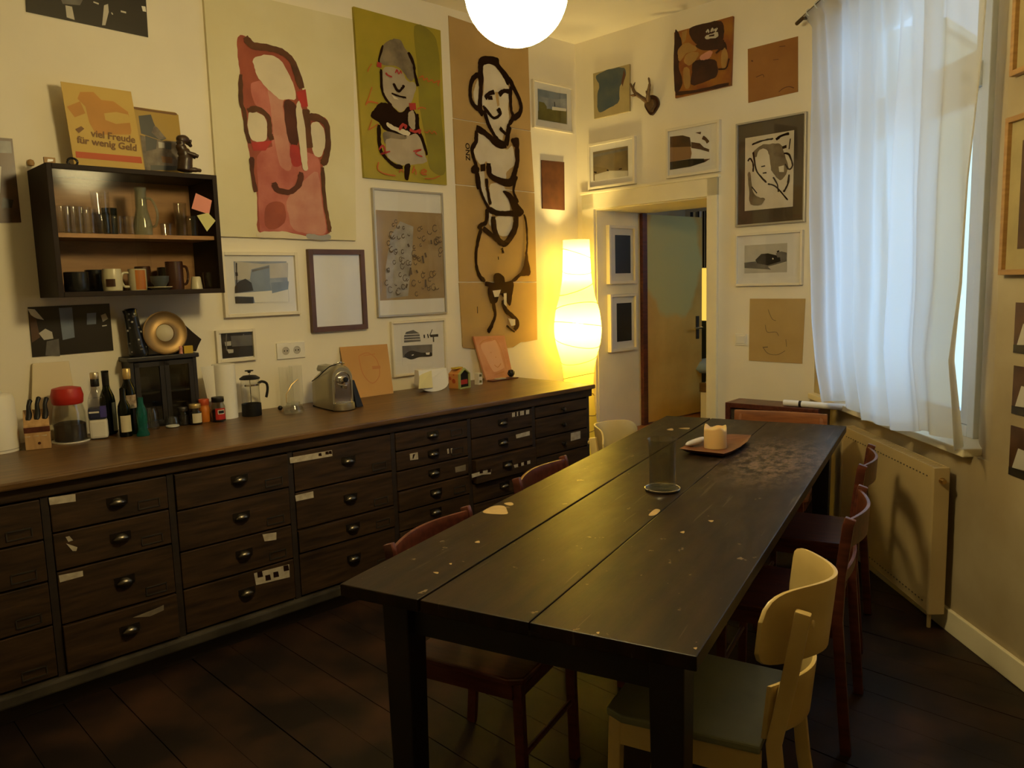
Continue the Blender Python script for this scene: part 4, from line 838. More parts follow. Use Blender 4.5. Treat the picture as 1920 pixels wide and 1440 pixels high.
B().box(cx0+th, cx1-th, -cd+0.03, -0.012, SHZ-0.018, SHZ).build('shelf', 'cabinet_inner', t)
cm = (cx0+cx1)/2
B().box(cx0+th, cm+0.03, -cd+0.006, -cd+0.010, cz0+th, cz1-th).build('sliding_pane', 'cabinet_glass', t); B().box(cm-0.03, cx1-th, -cd+0.014, -cd+0.018, cz0+th, cz1-th).build('sliding_pane', 'cabinet_glass', t)
def tumbler_mesh(r0, r1, h, m='clear_glass', th=0.003):
    return B().lathe([(0, 0.0), (r0, 0.0), (r1, h), (r1-th, h), (r0-th, 0.008), (0, 0.008)], 20)
def in_cab(px, d, shelf):
    x = WL.px(px, 400, cd-0.06)[0] if d is None else WL.px(px, 400, d)[0]
    dd = cd-0.06 if d is None else d
    return WL.world(x, -dd, SHZ if shelf else cz0+th)
def small(name, label, cat, mb, m, loc, rz=0.0, group=None, smooth=True):
    o = mb.build(name, m, None, smooth=smooth); o.location = loc; o.rotation_euler = (0, 0, rz); return tag(o, label, cat, group)
G1 = 'drinking glasses on the cabinet shelf'
lab_g = 'clear straight drinking glass standing on the cabinet shelf'
for px, d, h, r in ((119, 0.22, 0.12, 0.030), (142, 0.22, 0.12, 0.030), (166, 0.22, 0.11, 0.030), (193, 0.21, 0.09, 0.032), (217, 0.22, 0.085, 0.028), (240, 0.22, 0.085, 0.028), (131, 0.11, 0.13, 0.032), (157, 0.11, 0.13, 0.032)):
    small('drinking_glass', lab_g, 'glass', tumbler_mesh(r*0.9, r, h), 'clear_glass', in_cab(px, d, True), group=G1)
small('drinking_glass', 'tall clear glass stacked on other glasses in the wall cabinet', 'glass', tumbler_mesh(0.036, 0.04, 0.10), 'clear_glass', in_cab(190, 0.21, True)+Vector((0, 0, 0.0905)))
small('drinking_glass', 'small dark green glass in the wall cabinet', 'glass', tumbler_mesh(0.03, 0.034, 0.13), 'green_bottle', in_cab(205, 0.10, True))
v = thing('glass_carafe', 'pale glass carafe with looped handle on the cabinet shelf', 'carafe', in_cab(266, 0.2, True))
B().lathe([(0, 0), (0.04, 0), (0.042, 0.05), (0.026, 0.12), (0.024, 0.2), (0.028, 0.22), (0.025, 0.22), (0.021, 0.2), (0.023, 0.12), (0.039, 0.05), (0.037, 0.004), (0, 0.004)], 22).build('body', glass('milky_glass', (0.8, 0.82, 0.78), 0.05, 0.05, 0.22, (0.5, 0.5, 0.4)), v, smooth=True)
B().tube(crm([(0.027, -0.01, 0.17), (0.06, -0.02, 0.16), (0.085, -0.03, 0.10), (0.07, -0.02, 0.045), (0.04, -0.01, 0.04)], sub=5), 0.006).build('handle', 'milky_glass', v, smooth=True)
for px, d, h, lb in ((310, 0.2, 0.06, 'small clear liqueur glass beside the carafe in the cabinet'), (338, 0.19, 0.16, 'tall dark drinking glass behind the sticky notes'), (358, 0.2, 0.10, 'short dark drinking glass behind the sticky notes')):
    small('drinking_glass', lb, 'glass', tumbler_mesh(0.026, 0.03, h), 'clear_glass' if px == 310 else 'smoke_glass', in_cab(px, d, True))
def mug(px, d, label, m, r=0.04, h=0.095, hand=0.0, squat=0.0, flip=False):
    v = thing('mug', label, 'mug', in_cab(px, d, False), WL.ang+hand)
    pr = [(0, 0), (r*0.96, 0), (r, 0.006), (r+squat, h*0.5), (r, h-0.002), (r-0.002, h), (r-0.005, h-0.003), (r-0.005, 0.008), (0, 0.008)]
    if flip: pr = [(a, h-c) for a, c in pr][::-1]
    B().lathe(pr, 26).build('cup', m, v, smooth=True)
    B().tube(crm([(r-0.002, 0, h*0.82), (r+0.024, 0, h*0.80), (r+0.032, 0, h*0.5), (r+0.022, 0, h*0.22), (r-0.002, 0, h*0.18)], sub=5), 0.006).build('handle', m, v, smooth=True)
    return v
mat('mug_black', (0.010, 0.010, 0.012), 0.25); mat('mug_cream', (0.62, 0.56, 0.40), 0.3); mat('mug_orange', (0.52, 0.17, 0.03), 0.35); mat('mug_blue', (0.07, 0.08, 0.09), 0.35); mat('mug_brown', (0.06, 0.022, 0.012), 0.3)
mug(131, 0.2, 'large glossy black mug at the end of the cabinet', 'mug_black', 0.05, 0.088, 1.0)
mug(166, 0.10, 'black mug behind the cream mug in the cabinet', 'mug_black', 0.04, 0.10, 1.8)
v = mug(199, 0.22, 'cream mug with a brown picture standing upside down', 'mug_cream', 0.04, 0.10, 1.57, 0.003, True)
b = B(); b.grid(lambda u, w: (0.0445*math.sin(-2.5+0.9*u), -0.0445*math.cos(-2.5+0.9*u), 0.02+0.034*w), 8, 2); b.build('printed_picture', 'mug_brown', v, fix=False)
v = mug(247, 0.185, 'cream mug with a broad orange stripe', 'mug_cream', 0.04, 0.10, PI)
b = B(); b.grid(lambda u, w: (0.0408*math.sin(2.6+1.2*u), -0.0408*math.cos(2.6+1.2*u), 0.004+0.09*w), 8, 2); b.build('orange_stripe', 'mug_orange', v, fix=False)
v = thing('stacked_cup', 'grey blue tea cup stacked on saucers in the cabinet', 'cup', in_cab(289, 0.225, False))
B().lathe([(0, 0), (0.03, 0), (0.055, 0.012), (0.055, 0.015), (0.028, 0.006), (0, 0.006)], 22).build('saucer', 'mug_cream', v, smooth=True); B().lathe([(0, 0.012), (0.022, 0.012), (0.04, 0.04), (0.042, 0.065), (0.039, 0.065), (0.02, 0.018), (0, 0.018)], 22).build('cup', 'mug_blue', v, smooth=True)
mug(258, 0.085, 'reddish brown mug behind the orange striped mug', 'mug_brown', 0.036, 0.115, 1.57)
mug(318, 0.18, 'tall dark brown patterned mug in the cabinet', 'mug_brown', 0.04, 0.135, 0.2)
mug(302, 0.085, 'black beaker mug behind the tea cup', 'mug_black', 0.04, 0.11, 1.57)
small('egg_cup', 'small plain white beaker near the cabinet side', 'cup', B().lathe([(0, 0.06), (0.018, 0.06), (0.022, 0.055), (0.028, 0), (0.025, 0), (0.019, 0.05), (0, 0.055)], 20), 'mug_cream', in_cab(358, 0.22, False))
small('drinking_glass', 'clear glass standing on the cabinet bottom by the white beaker', 'glass', tumbler_mesh(0.03, 0.034, 0.08), 'clear_glass', in_cab(384, 0.2, False))
# sticky notes on the pane
def on_plane(name, label, cat, poly, d, m, thick=0.001):
    t = wthing(WL, name, label, cat); B().prism([WL.px(x, y, d) for x, y in poly], -d-thick, -d).build('paper', m, t); return t
on_plane('sticky_note', 'pink sticky note on the cabinet glass', 'note', [(367, 362), (397, 376), (392, 402), (359, 391)], cd+0.001, mat('note_pink', (0.62, 0.24, 0.19), 0.8))
on_plane('sticky_note', 'yellow green sticky note below the pink note on the cabinet glass', 'note', [(369, 404), (390, 399), (404, 414), (388, 434)], cd+0.003, mat('note_green', (0.50, 0.48, 0.20), 0.8))
def z_at(P, px, py):
    """height where the sight line through a pixel passes over/under ground point P"""
    d = ray(px, py); return CAM_H + d.z*math.hypot(P.x, P.y)/math.hypot(d.x, d.y)
def wpx(P, n): return n*(Vector((P.x, P.y, P.z))-CAM).length/F_PX
# ------------------------------------------------------------------ things on top of the wall cabinet
mat('poster_yellow', (0.55, 0.37, 0.08), 0.6, c2=(0.50, 0.33, 0.065), scale=3); mat('poster_orange', (0.50, 0.23, 0.03), 0.6, var=0.15); mat('poster_red', (0.46, 0.075, 0.008), 0.6); mat('poster_brown', (0.16, 0.07, 0.012), 0.6)
t = wthing(WL, 'cardboard_sign', 'yellow orange cardboard sign with brown German lettering and a red bar', 'sign')
dS = 0.10; q = [WL.px(x, y, dS) for x, y in [(113, 153), (245, 172), (272, 321), (140, 311)]]
q[3] = (q[3][0], cz1+0.0005); q[2] = (q[2][0], cz1+0.0005)
B().prism(q, -dS-0.004, -dS).build('sign_board', 'poster_yellow', t)
art(t, WL, -dS-0.004, (0, 0, 4), [('poster_orange', [(600, 690), (700, 690), (760, 750), (850, 760), (960, 840), (985, 980), (980, 1010), (720, 1010), (670, 920), (640, 800), (580, 740)]), ('poster_yellow', [(780, 850), (870, 840), (960, 860), (980, 920), (870, 930), (790, 900)]), ('poster_orange', [(500, 800), (600, 760), (640, 850), (560, 880)]), ('poster_red', [(565, 1135), (1058, 1178), (1066, 1226), (570, 1182)]), (('dark_tab', 'poster_brown'), [(563, 970), (608, 946), (632, 966), (590, 1000)])], smooth=False)
for body, px, py, rx in (('viel Freude', 1015, 1072, 1), ('f\u00fcr wenig Geld', 1028, 1134, 1)):
    a = WL.px(px/4, py/4, dS+0.006); o = text_mesh(body, 0.043, 'poster_brown', t, 'lettering', 0.0010, 'RIGHT'); o.rotation_euler = (PI/2, math.radians(3.0), 0); o.location = (a[0], -dS-0.0068, a[1])
mat('tin_yellow', (0.36, 0.22, 0.015), 0.4); mat('tin_dark', (0.035, 0.035, 0.028), 0.4); mat('tin_grey', (0.17, 0.13, 0.08), 0.45, c2=(0.06, 0.04, 0.025), scale=22)
t = wthing(WL, 'tin_picture', 'yellow tin picture of a gabled roof standing behind the cardboard sign', 'picture')
dT = 0.05; q = [WL.px(x, y, dT) for x, y in [(249, 200), (328, 211), (334, 216), (346, 315), (262, 310)]]; q[3] = (q[3][0], cz1+0.0005); q[4] = (q[4][0], cz1+0.0005)
B().prism(q, -dT-0.003, -dT).build('tin_plate', 'tin_yellow', t)
art(t, WL, -dT-0.003, (240, 190, 10.283), [('poster_brown', 36, [(105, 125), (500, 190), (940, 250)]), ('tin_dark', [(200, 280), (440, 255), (490, 400), (560, 560), (740, 720), (650, 760), (250, 620)]), ('tin_grey', [(500, 470), (560, 500), (740, 720), (600, 740), (450, 600)]), ('tin_grey', [(230, 650), (640, 760), (1000, 780), (1060, 1330), (330, 1330)]), ('tin_dark', [(330, 660), (560, 740), (540, 920), (350, 960)]), ('photo_pale', [(580, 780), (700, 800), (700, 900), (590, 900)]), ('tin_dark', [(720, 800), (830, 800), (830, 930), (720, 920)]), ('poster_brown', [(640, 1060), (850, 1080), (850, 1200), (660, 1180)]), ('tin_dark', [(430, 1230), (1000, 1250), (1000, 1330), (430, 1330)])], smooth=False)
# small dark begging animal figurine
mat('figurine', (0.045, 0.022, 0.010), 0.35, var=0.4, scale=30)
PF = WL.world(WL.px(350, 315, 0.2)[0], -0.2, cz1)
t = thing('animal_figurine', 'small dark brown figurine of a sitting animal with outstretched paw', 'figurine', PF, WL.ang)
def fp(px, py, d=0.0): x, z = WL.px(px, py, 0.2); l = WL.local(PF); return Vector((x-l[0], d, z-cz1))
body = B().tube(crm([fp(346, 321), fp(347, 306), fp(347, 292), fp(342, 281), fp(338, 272), fp(340, 264)], sub=4), [0.035]*4+[0.034]*4+[0.03]*4+[0.024]*4+[0.02]*4+[0.022], 12)
hd = [fp(334, 265), fp(340, 262), fp(348, 263), fp(354, 269), fp(359, 275.5)]
body.tube(crm(hd, sub=4), [0.014, 0.018, 0.021, 0.023, 0.023, 0.023, 0.023, 0.022, 0.020, 0.018, 0.016, 0.014, 0.012, 0.010, 0.009, 0.008, 0.004], 12)
body.build('body', 'figurine', t, smooth='all')
for dd in (-0.018, 0.012): B().tube(crm([fp(347, 287, dd), fp(354, 290, dd-0.005), fp(361, 292.5, dd-0.01), fp(367, 295.5, dd-0.012)], sub=4), [0.012]*9+[0.010]*3+[0.007], 8).build('paw', 'figurine', t, smooth='all')
for dd in (-0.016, 0.016): B().tube([fp(353, 269, dd), fp(355, 265, dd), fp(356, 263, dd)], [0.006, 0.006, 0.002], 8).build('ear', 'figurine', t, smooth='all')
B().tube(crm([fp(350, 319, -0.02), fp(362, 320, -0.03), fp(374, 321, -0.02)], sub=4), [0.012]*5+[0.009]*3+[0.003], 8).build('tail', 'figurine', t, smooth='all')
# little hooks and oddments
def cab_top(px, d): return WL.world(WL.px(px, 315, d)[0], -d, cz1)
o = small('hook_figure', 'tiny cream hook with a dark face on the wall beside the cabinet', 'hook', B().lathe([(0, 0), (0.012, 0.004), (0.015, 0.016), (0.011, 0.028), (0, 0.032)], 14, sy=0.5), 'paint_ochre', WL.world(WL.px(58, 306, 0.01)[0], -0.0085, WL.px(58, 312, 0.01)[1]), WL.ang)
o = small('note_square', 'tiny cream square tag with a dark mark standing on the cabinet', 'tag', B().box(-0.022, 0.022, -0.006, 0.006, 0, 0.04), 'paint_ochre', cab_top(94, 0.17)+Vector((0, 0, 0.0005)), WL.ang)
B().flat([(-0.01, 0.02), (0.012, 0.024), (0.014, 0.032), (-0.008, 0.032)], -0.0065).build('mark', 'photo_black', o, fix=False)
small('cable_coil', 'small dark coil lying on the cabinet in front of the sign', 'coil', B().tube([(0.02*math.cos(a), 0, 0.02+0.016*math.sin(a)) for a in [k*PI/8 for k in range(16)]], 0.005, 6, True), 'black_plastic', cab_top(137, 0.23), WL.ang)

# ------------------------------------------------------------------ things on the counter
def ctr(px, py, lift=0.0005): P = at_z(px, py, COUNTER_Z); P.z = COUNTER_Z+lift; return P
def back(P, d): return P + WL.n*d        # push away from the camera, towards the wall
P = back(ctr(0, 851), 0.07)
t = thing('storage_canister', 'plain white cylindrical container at the end of the counter', 'container', P, WL.ang)
zt = z_at(P, 5, 738)-P.z; r = wpx(P, 33)
B().lathe([(0, 0), (r, 0), (r*1.01, 0.012), (r*0.95, zt*0.9), (r*0.88, zt*0.97), (r*0.75, zt), (0, zt)], 32).build('body', 'white_plastic', t, smooth=True)
B().lathe([(r*1.012, 0.010), (r*1.02, 0.012), (r*1.012, 0.014)], 32).build('seam', 'socket_grey', t, smooth=True)
B().lathe([(0, zt), (r*0.5, zt), (r*0.45, zt+0.012), (0.01, zt+0.02), (0, zt+0.02)], 20).build('lid', 'white_plastic', t, smooth=True)
# cutting board leaning at the wall behind the knives
t = wthing(WL, 'cutting_board', 'cream plastic cutting board leaning on the wall behind the knife block', 'board')
a = [WL.px(x, y, 0.03) for x, y in [(62, 682), (131, 677)]]; c = [WL.px(x, y, 0.09) for x, y in [(60, 802), (158, 800)]]
zb = COUNTER_Z+0.001
B().add([(a[0][0], -0.008, a[0][1]), (a[1][0], -0.008, a[1][1]), (c[1][0], -0.036, zb), (c[0][0], -0.036, zb), (a[0][0], -0.018, a[0][1]), (a[1][0], -0.018, a[1][1]), (c[1][0], -0.046, zb), (c[0][0], -0.046, zb)], [(0, 1, 2, 3), (7, 6, 5, 4), (0, 4, 5, 1), (1, 5, 6, 2), (2, 6, 7, 3), (3, 7, 4, 0)]).build('board', mat('board_cream', (0.66, 0.56, 0.36), 0.5), t, bevel=0.003)
# knife block
P = back(ctr(78, 841), 0.04)
t = thing('knife_block', 'light wooden knife block with a dark band', 'knife block', P, WL.ang-0.25)
prof = [(-0.075, 0.0), (0.045, 0.0), (0.045, 0.085), (-0.012, 0.135), (-0.06, 0.10)]
b = B(); Wd = 0.048
vs = [(x, y, z) for x in (-Wd, Wd) for y, z in [(-0.055, 0), (0.055, 0), (0.055, 0.16), (0.03, 0.165), (-0.055, 0.105)]]
b.add(vs, [(4, 3, 2, 1, 0), (5, 6, 7, 8, 9)]+[(i, (i+1) % 5, (i+1) % 5+5, i+5) for i in range(5)]); b.build('block', 'light_wood', t, bevel=0.003)
B().box(-Wd-0.0006, Wd+0.0006, -0.0565, -0.0545, 0.075, 0.098).build('dark_band', 'red_wood', t)
B().lathe([(0, 0), (0.006, 0), (0.006, 0.0015), (0, 0.0015)], 12, m=Matrix.Translation((0.005, -0.055, 0.027)) @ Matrix.Rotation(PI/2, 4, 'X')).build('maker_mark', 'red_wood', t)
for k, (kx, hh) in enumerate(((-0.03, 0.105), (0.002, 0.115), (0.032, 0.11))):
    base = Matrix.Translation((kx, -0.02, 0.118)) @ Matrix.Rotation(math.radians(-30), 4, 'X') @ Matrix.Rotation(math.radians(6), 4, 'Y')
    Pk = Matrix.LocRotScale(P, Matrix.Rotation(WL.ang-0.25, 3, 'Z').to_quaternion(), None) @ base
    kt = thing('knife', ('kitchen knife with curved black handle, at the wall end of the block', 'kitchen knife with the longest black handle in the block', 'kitchen knife with black handle beside the red lidded jar')[k], 'knife'); kt.matrix_world = Pk
    hb = B(); pts = crm([(0, 0, 0.004), (0.002, 0, hh*0.35), (-0.002, 0, hh*0.7), (0.004, 0, hh)], sub=5)
    hb.tube(pts, [0.0105+0.002*math.sin(i/len(pts)*PI*2+0.6) for i in range(len(pts)-1)]+[0.006], 10); hb.build('handle', 'black_plastic', kt, smooth='all')
    B().prism([(-0.011, -0.07), (0.010, -0.07), (0.011, 0.004), (-0.011, 0.004)], -0.0012, 0.0012).build('blade', 'chrome', kt)
# storage jar with red lid
P = back(ctr(139, 829), 0.04)
t = thing('storage_jar', 'glass storage jar with puffy red lid half full of dark coffee', 'jar', P)
r = wpx(P, 24.5); zt = z_at(P, 134, 754)-P.z
B().lathe([(0, 0), (r, 0), (r*1.02, 0.01), (r, zt*0.75), (r*0.86, zt*0.95), (r*0.85, zt), (r*0.81, zt), (r*0.82, zt*0.94), (r*0.95, zt*0.74), (r*0.96, 0.006), (0, 0.006)], 28).build('jar_body', 'clear_glass', t, smooth=True)
B().lathe([(0, 0.0065), (r*0.945, 0.0065), (r*0.945, zt*0.45), (r*0.7, zt*0.50), (0, zt*0.51)], 24).build('coffee', mat('coffee', (0.012, 0.006, 0.004), 0.8, var=0.5, scale=60), t, smooth=True)
lh = z_at(P, 132, 724)-P.z-zt
B().lathe([(0, zt-0.006), (r*0.86, zt-0.006), (r*0.93, zt), (r*0.98, zt+lh*0.45), (r*0.86, zt+lh*0.9), (r*0.4, zt+lh), (0, zt+lh)], 28).build('lid', mat('lid_red', (0.42, 0.018, 0.010), 0.45), t, smooth=True)
B().lathe([(r*1.02, 0.0), (r*1.16, 0.0), (r*1.18, 0.006), (r*1.02, 0.003)], 28).build('saucer_rim', 'paper_white', t, smooth=True)
# bottles
def bottle(px, py, label, m, prof, parts=(), push=0.04, seg=24, cat='bottle'):
    P = back(ctr(px, py), push); t = thing('bottle', label, cat, P, WL.ang)
    B().lathe(prof, seg).build('bottle_body', m, t, smooth=True)
    for nm, mm, bb in parts: bb.build(nm, mm, t, smooth=True)
    return t, P
def wrap(r, a0, a1, z0, z1, n=10):
    return B().grid(lambda u, v: (r*math.sin(a0+(a1-a0)*u), -r*math.cos(a0+(a1-a0)*u), z0+(z1-z0)*v), n, 1)
mat('label_white', (0.66, 0.63, 0.55), 0.7, var=0.06, scale=12); mat('label_cream', (0.60, 0.53, 0.36), 0.7, var=0.08); mat('label_navy', (0.012, 0.015, 0.05), 0.5); mat('label_violet', (0.05, 0.04, 0.22), 0.5); mat('label_art', (0.45, 0.35, 0.24), 0.6, c2=(0.16, 0.10, 0.06), scale=40); mat('cap_gold', (0.55, 0.40, 0.16), 0.35, metal=0.6); mat('cap_silver', (0.62, 0.52, 0.36), 0.3, metal=0.8)
# clear square spirit bottle with label
P = back(ctr(193, 824), 0.04); t = thing('bottle', 'clear square spirit bottle with white and navy label', 'bottle', P, WL.ang-0.35)
HB = z_at(P, 182, 698)-P.z
b = B().box(-0.036, 0.036, -0.030, 0.030, 0, HB*0.62); b.build('bottle_body', 'clear_glass', t, bevel=0.012, smooth=True)
B().lathe([(0.034, HB*0.62), (0.020, HB*0.73), (0.0155, HB*0.78), (0.0155, HB*0.9)], 20).build('neck', 'clear_glass', t, smooth=True)
B().lathe([(0.017, HB*0.79), (0.018, HB*0.80), (0.018, HB*0.9), (0.017, HB*0.905), (0, HB*0.905)], 20).build('neck_band', 'black_plastic', t, smooth=True)
B().lathe([(0.0175, HB*0.905), (0.018, HB*0.91), (0.018, HB*0.99), (0.016, HB), (0, HB)], 20).build('cap', 'cap_silver', t, smooth=True)
B().box(-0.037, 0.037, -0.031, 0.031, 0.004, HB*0.30).build('label_front', 'label_white', t, bevel=0.011); B().box(-0.0372, 0.0372, -0.0312, 0.0312, HB*0.30, HB*0.48).build('label_band', 'label_navy', t, bevel=0.011)
b = B().box(0.012, 0.0375, -0.0316, -0.018, HB*0.33, HB*0.50); b.build('label_corner', 'label_violet', t); B().box(-0.033, 0.008, -0.0318, -0.031, HB*0.40, HB*0.425).build('label_line', 'label_white', t)
# tall dark wine bottle
def wine(h, r, nr): return [(0, 0.004), (r*0.8, 0), (r, 0.006), (r, h*0.52), (r*0.9, h*0.60), (nr*1.15, h*0.72), (nr, h*0.78), (nr, h*0.97), (nr*1.1, h*0.975), (nr*1.1, h), (0, h)]
P = back(ctr(215, 816), 0.06); hb = z_at(P, 211, 694)-P.z
bottle(215, 816, 'tall dark wine bottle with black capsule', 'green_bottle', wine(hb, 0.034, 0.0145), [('capsule', 'black_plastic', B().lathe([(0.0152, hb*0.77), (0.0155, hb), (0, hb+0.001)], 20)), ('label', mat('label_grey', (0.25, 0.28, 0.25), 0.6, var=0.3), wrap(0.0345, 0.2, 1.2, hb*0.05, hb*0.50))], 0.06)
P = back(ctr(237, 818), 0.0); hb = z_at(P, 236, 725)-P.z
bottle(237, 818, 'small dark vinegar bottle with plain cream label', 'green_bottle', [(0, 0.003), (0.026, 0), (0.028, 0.006), (0.028, hb*0.5), (0.026, hb*0.62), (0.014, hb*0.74), (0.012, hb*0.97), (0, hb)], [('label', 'label_cream', wrap(0.0286, -1.0, 0.75, hb*0.10, hb*0.43))], 0.0)
P = back(ctr(250, 814), 0.02); hb = z_at(P, 247, 690)-P.z
bottle(250, 814, 'dark wine bottle with gold cap and pictured neck label', 'green_bottle', [(0, 0.004), (0.031, 0), (0.033, 0.006), (0.033, hb*0.58), (0.03, hb*0.70), (0.017, hb*0.80), (0.015, hb*0.86), (0.015, hb*0.9)], [('cap', 'cap_gold', B().lathe([(0.0165, hb*0.84), (0.0175, hb*0.85), (0.0175, hb*0.99), (0.015, hb), (0, hb)], 20)), ('label', 'label_art', wrap(0.0336, -0.9, 0.9, hb*0.40, hb*0.60))], 0.02)
P = back(ctr(269, 817), 0.0); hb = z_at(P, 267, 745)-P.z
bottle(269, 817, 'ribbed teal glass bottle with flared foot', 'teal_glass', [(0, 0), (0.027, 0), (0.029, 0.006), (0.018, hb*0.2), (0.022, hb*0.35), (0.024, hb*0.6), (0.018, hb*0.75), (0.012, hb*0.82), (0.012, hb)], [], 0.0)
# small dark display cabinet and what stands on it
PC = ctr(314, 788); PC = WL.world(WL.px(314, 720, 0.062)[0], -0.062, COUNTER_Z+0.0005)
t = thing('display_cabinet', 'small black wooden cabinet with two glass doors standing on the counter', 'cabinet', PC, WL.ang)
xw0 = WL.px(250, 720, 0.14)[0]-WL.local(PC)[0]; xw1 = WL.px(376, 720, 0.14)[0]-WL.local(PC)[0]; ht_ = WL.px(300, 676, 0.14)[1]-COUNTER_Z
for a, c in ((xw0, xw0+0.018), (xw1-0.018, xw1)): B().box(a, c, -0.05, 0.07, 0, ht_).build('side_panel', 'black_wood', t, bevel=0.002)
B().box(xw0-0.012, xw1+0.012, -0.06, 0.073, ht_, ht_+0.022).build('top_panel', 'black_wood', t, bevel=0.004); B().box(xw0+0.018, xw1-0.018, -0.04, 0.07, 0, 0.02).build('bottom_panel', 'black_wood', t); B().box(xw0+0.018, xw1-0.018, 0.058, 0.07, 0.02, ht_).build('back_panel', 'black_wood', t)
B().box(xw0+0.018, xw1-0.018, -0.035, 0.058, ht_*0.5, ht_*0.5+0.01).build('shelf', 'black_wood', t)
xm = (xw0+xw1)/2
for a, c in ((xw0+0.02, xm-0.001), (xm+0.001, xw1-0.02)):
    b = B(); b.box(a, a+0.022, -0.052, -0.040, 0.01, ht_-0.006); b.box(c-0.022, c, -0.052, -0.040, 0.01, ht_-0.006); b.box(a, c, -0.052, -0.040, 0.01, 0.032); b.box(a, c, -0.052, -0.040, ht_-0.028, ht_-0.006)
    dd = b.build('door', 'black_wood', t); B().box(a+0.02, c-0.02, -0.047, -0.044, 0.03, ht_-0.026).build('door_pane', 'smoke_glass', dd)
def dc(px, py_unused, d): return WL.world(WL.px(px, 670, d)[0], -d, COUNTER_Z+ht_+0.0235)
t = thing('ornate_bottle', 'leaning dark bottle shaped sculpture studded with beads on the small cabinet', 'sculpture', dc(262, 0, 0.075), WL.ang, rot=(0, math.radians(-7), WL.ang))
hh = z_at(dc(258, 0, 0.075), 252, 578)-(COUNTER_Z+ht_+0.022)
B().lathe([(0, 0), (0.042, 0), (0.045, 0.02), (0.040, hh*0.3), (0.034, hh*0.55), (0.030, hh*0.9), (0.033, hh*0.97), (0.02, hh), (0, hh)], 22).build('body', 'mug_black', t, smooth=True)
rd = random.Random(3)
for k in range(22):
    a, zz = rd.uniform(-2, 1.2), rd.uniform(0.1, 0.95)*hh; rr = 0.042-0.013*min(1, zz/hh*1.3)
    B().lathe([(0, -0.006), (0.005, -0.003), (0.006, 0), (0.005, 0.003), (0, 0.006)], 8, c=(rr*math.sin(a), -rr*math.cos(a), zz)).build('bead', 'photo_grey' if k % 3 else 'photo_pale', t, smooth='all')
t = thing('brass_dish', 'round brass dish with pale centre propped upright on the small cabinet', 'dish', dc(312, 0, 0.10), WL.ang)
rd_ = wpx(dc(312, 0, 0.10), 37)
Rm = Matrix.Translation((0, 0, rd_)) @ Matrix.Rotation(PI/2-0.12, 4, 'X')
B().lathe([(0, 0), (rd_*0.35, 0), (rd_*0.42, 0.012), (rd_*0.7, 0.004), (rd_*0.95, 0.016), (rd_, 0.014), (rd_, 0.010), (rd_*0.7, -0.004), (0, -0.006)], 36, m=Rm).build('dish', 'dish_brass', t, smooth=True)
B().lathe([(rd_*0.40, 0.006), (rd_*0.38, 0.010), (rd_*0.1, 0.022), (0, 0.023)], 24, m=Rm).build('dish_centre', 'label_cream', t, smooth=True)
t = thing('dark_plaque', 'dark wooden board with wavy edge leaning behind the brass dish', 'board', dc(345, 0, 0.035), WL.ang)
l0 = WL.local(dc(345, 0, 0.035))
q = [(WL.px(x, y, 0.035)[0]-l0[0], WL.px(x, y, 0.035)[1]-l0[2]) for x, y in [(305, 605), (312, 595), (325, 601), (347, 610), (360, 622), (377, 636), (371, 648), (368, 670)]]
q = q[:-1]+[(q[-1][0], 0.0), (q[0][0]+0.02, 0.0)]
B().prism(q, -0.008, 0.008).build('board', 'cabinet_dark', t, bevel=0.003)
P = dc(353, 0, 0.115); o = small('matchbox', 'small yellow box on the corner of the small cabinet', 'box', B().box(-0.022, 0.022, -0.012, 0.012, 0, 0.037), mat('box_yellow', (0.48, 0.32, 0.015), 0.6), P, WL.ang, smooth=False)
o = small('red_trinket', 'tiny reddish figure beside the small yellow box', 'trinket', B().lathe([(0, 0), (0.010, 0), (0.008, 0.018), (0.011, 0.028), (0.006, 0.038), (0, 0.039)], 14), 'paint_rose', dc(340, 0, 0.12))
# jars in a row
def jar(px, py, label, m, r, h, lid, lm, content=None, cm=None, label_m=None, push=0.04, lt=0.02):
    P = back(ctr(px, py), push); t = thing('jar', label, 'jar', P, WL.ang)
    B().lathe([(0, 0), (r*0.94, 0), (r, 0.006), (r, h*0.78), (r*0.82, h*0.92), (r*0.82, h), (r*0.78, h), (r*0.78, h*0.91), (r*0.95, h*0.77), (r*0.95, 0.004), (0, 0.004)], 24).build('jar_body', m, t, smooth=True)
    if content: B().lathe([(0, 0.0045), (r*0.94, 0.0045), (r*0.94, h*content), (0, h*content)], 20).build('content', cm, t, smooth=True)
    if lid: B().lathe([(0, h), (r*0.86, h), (r*0.9, h+0.002), (r*0.9, h+lt-0.002), (r*0.86, h+lt), (0, h+lt)], 24).build('lid', lm, t, smooth=True)
    if label_m: wrap(r*1.012, -0.85, 0.75, h*0.12, h*0.70).build('label', label_m, t, smooth=True)
    return t
jar(291, 807, 'empty clear preserving jar without lid', 'clear_glass', 0.036, 0.105, False, None)
jar(330, 803, 'low clear glass bowl jar with pale rim of salt', 'clear_glass', 0.033, 0.055, False, None, 0.18, 'paper_white')
jar(352, 799, 'small dark preserve jar with flat dark lid', 'smoke_glass', 0.026, 0.07, True, 'iron', 0.7, 'coffee', push=0.05)
jar(374, 797, 'jam jar with tan lid and square cream label', 'smoke_glass', 0.031, 0.082, True, 'cap_gold', 0.75, 'coffee', 'label_cream')
mat('jar_orange', (0.55, 0.16, 0.015), 0.4); mat('lid_orange', (0.50, 0.075, 0.02), 0.45); mat('jar_red', (0.40, 0.02, 0.015), 0.4)
jar(388, 791, 'orange jar with vermilion screw lid', 'jar_orange', 0.029, 0.085, True, 'lid_orange', push=0.02, lt=0.03)
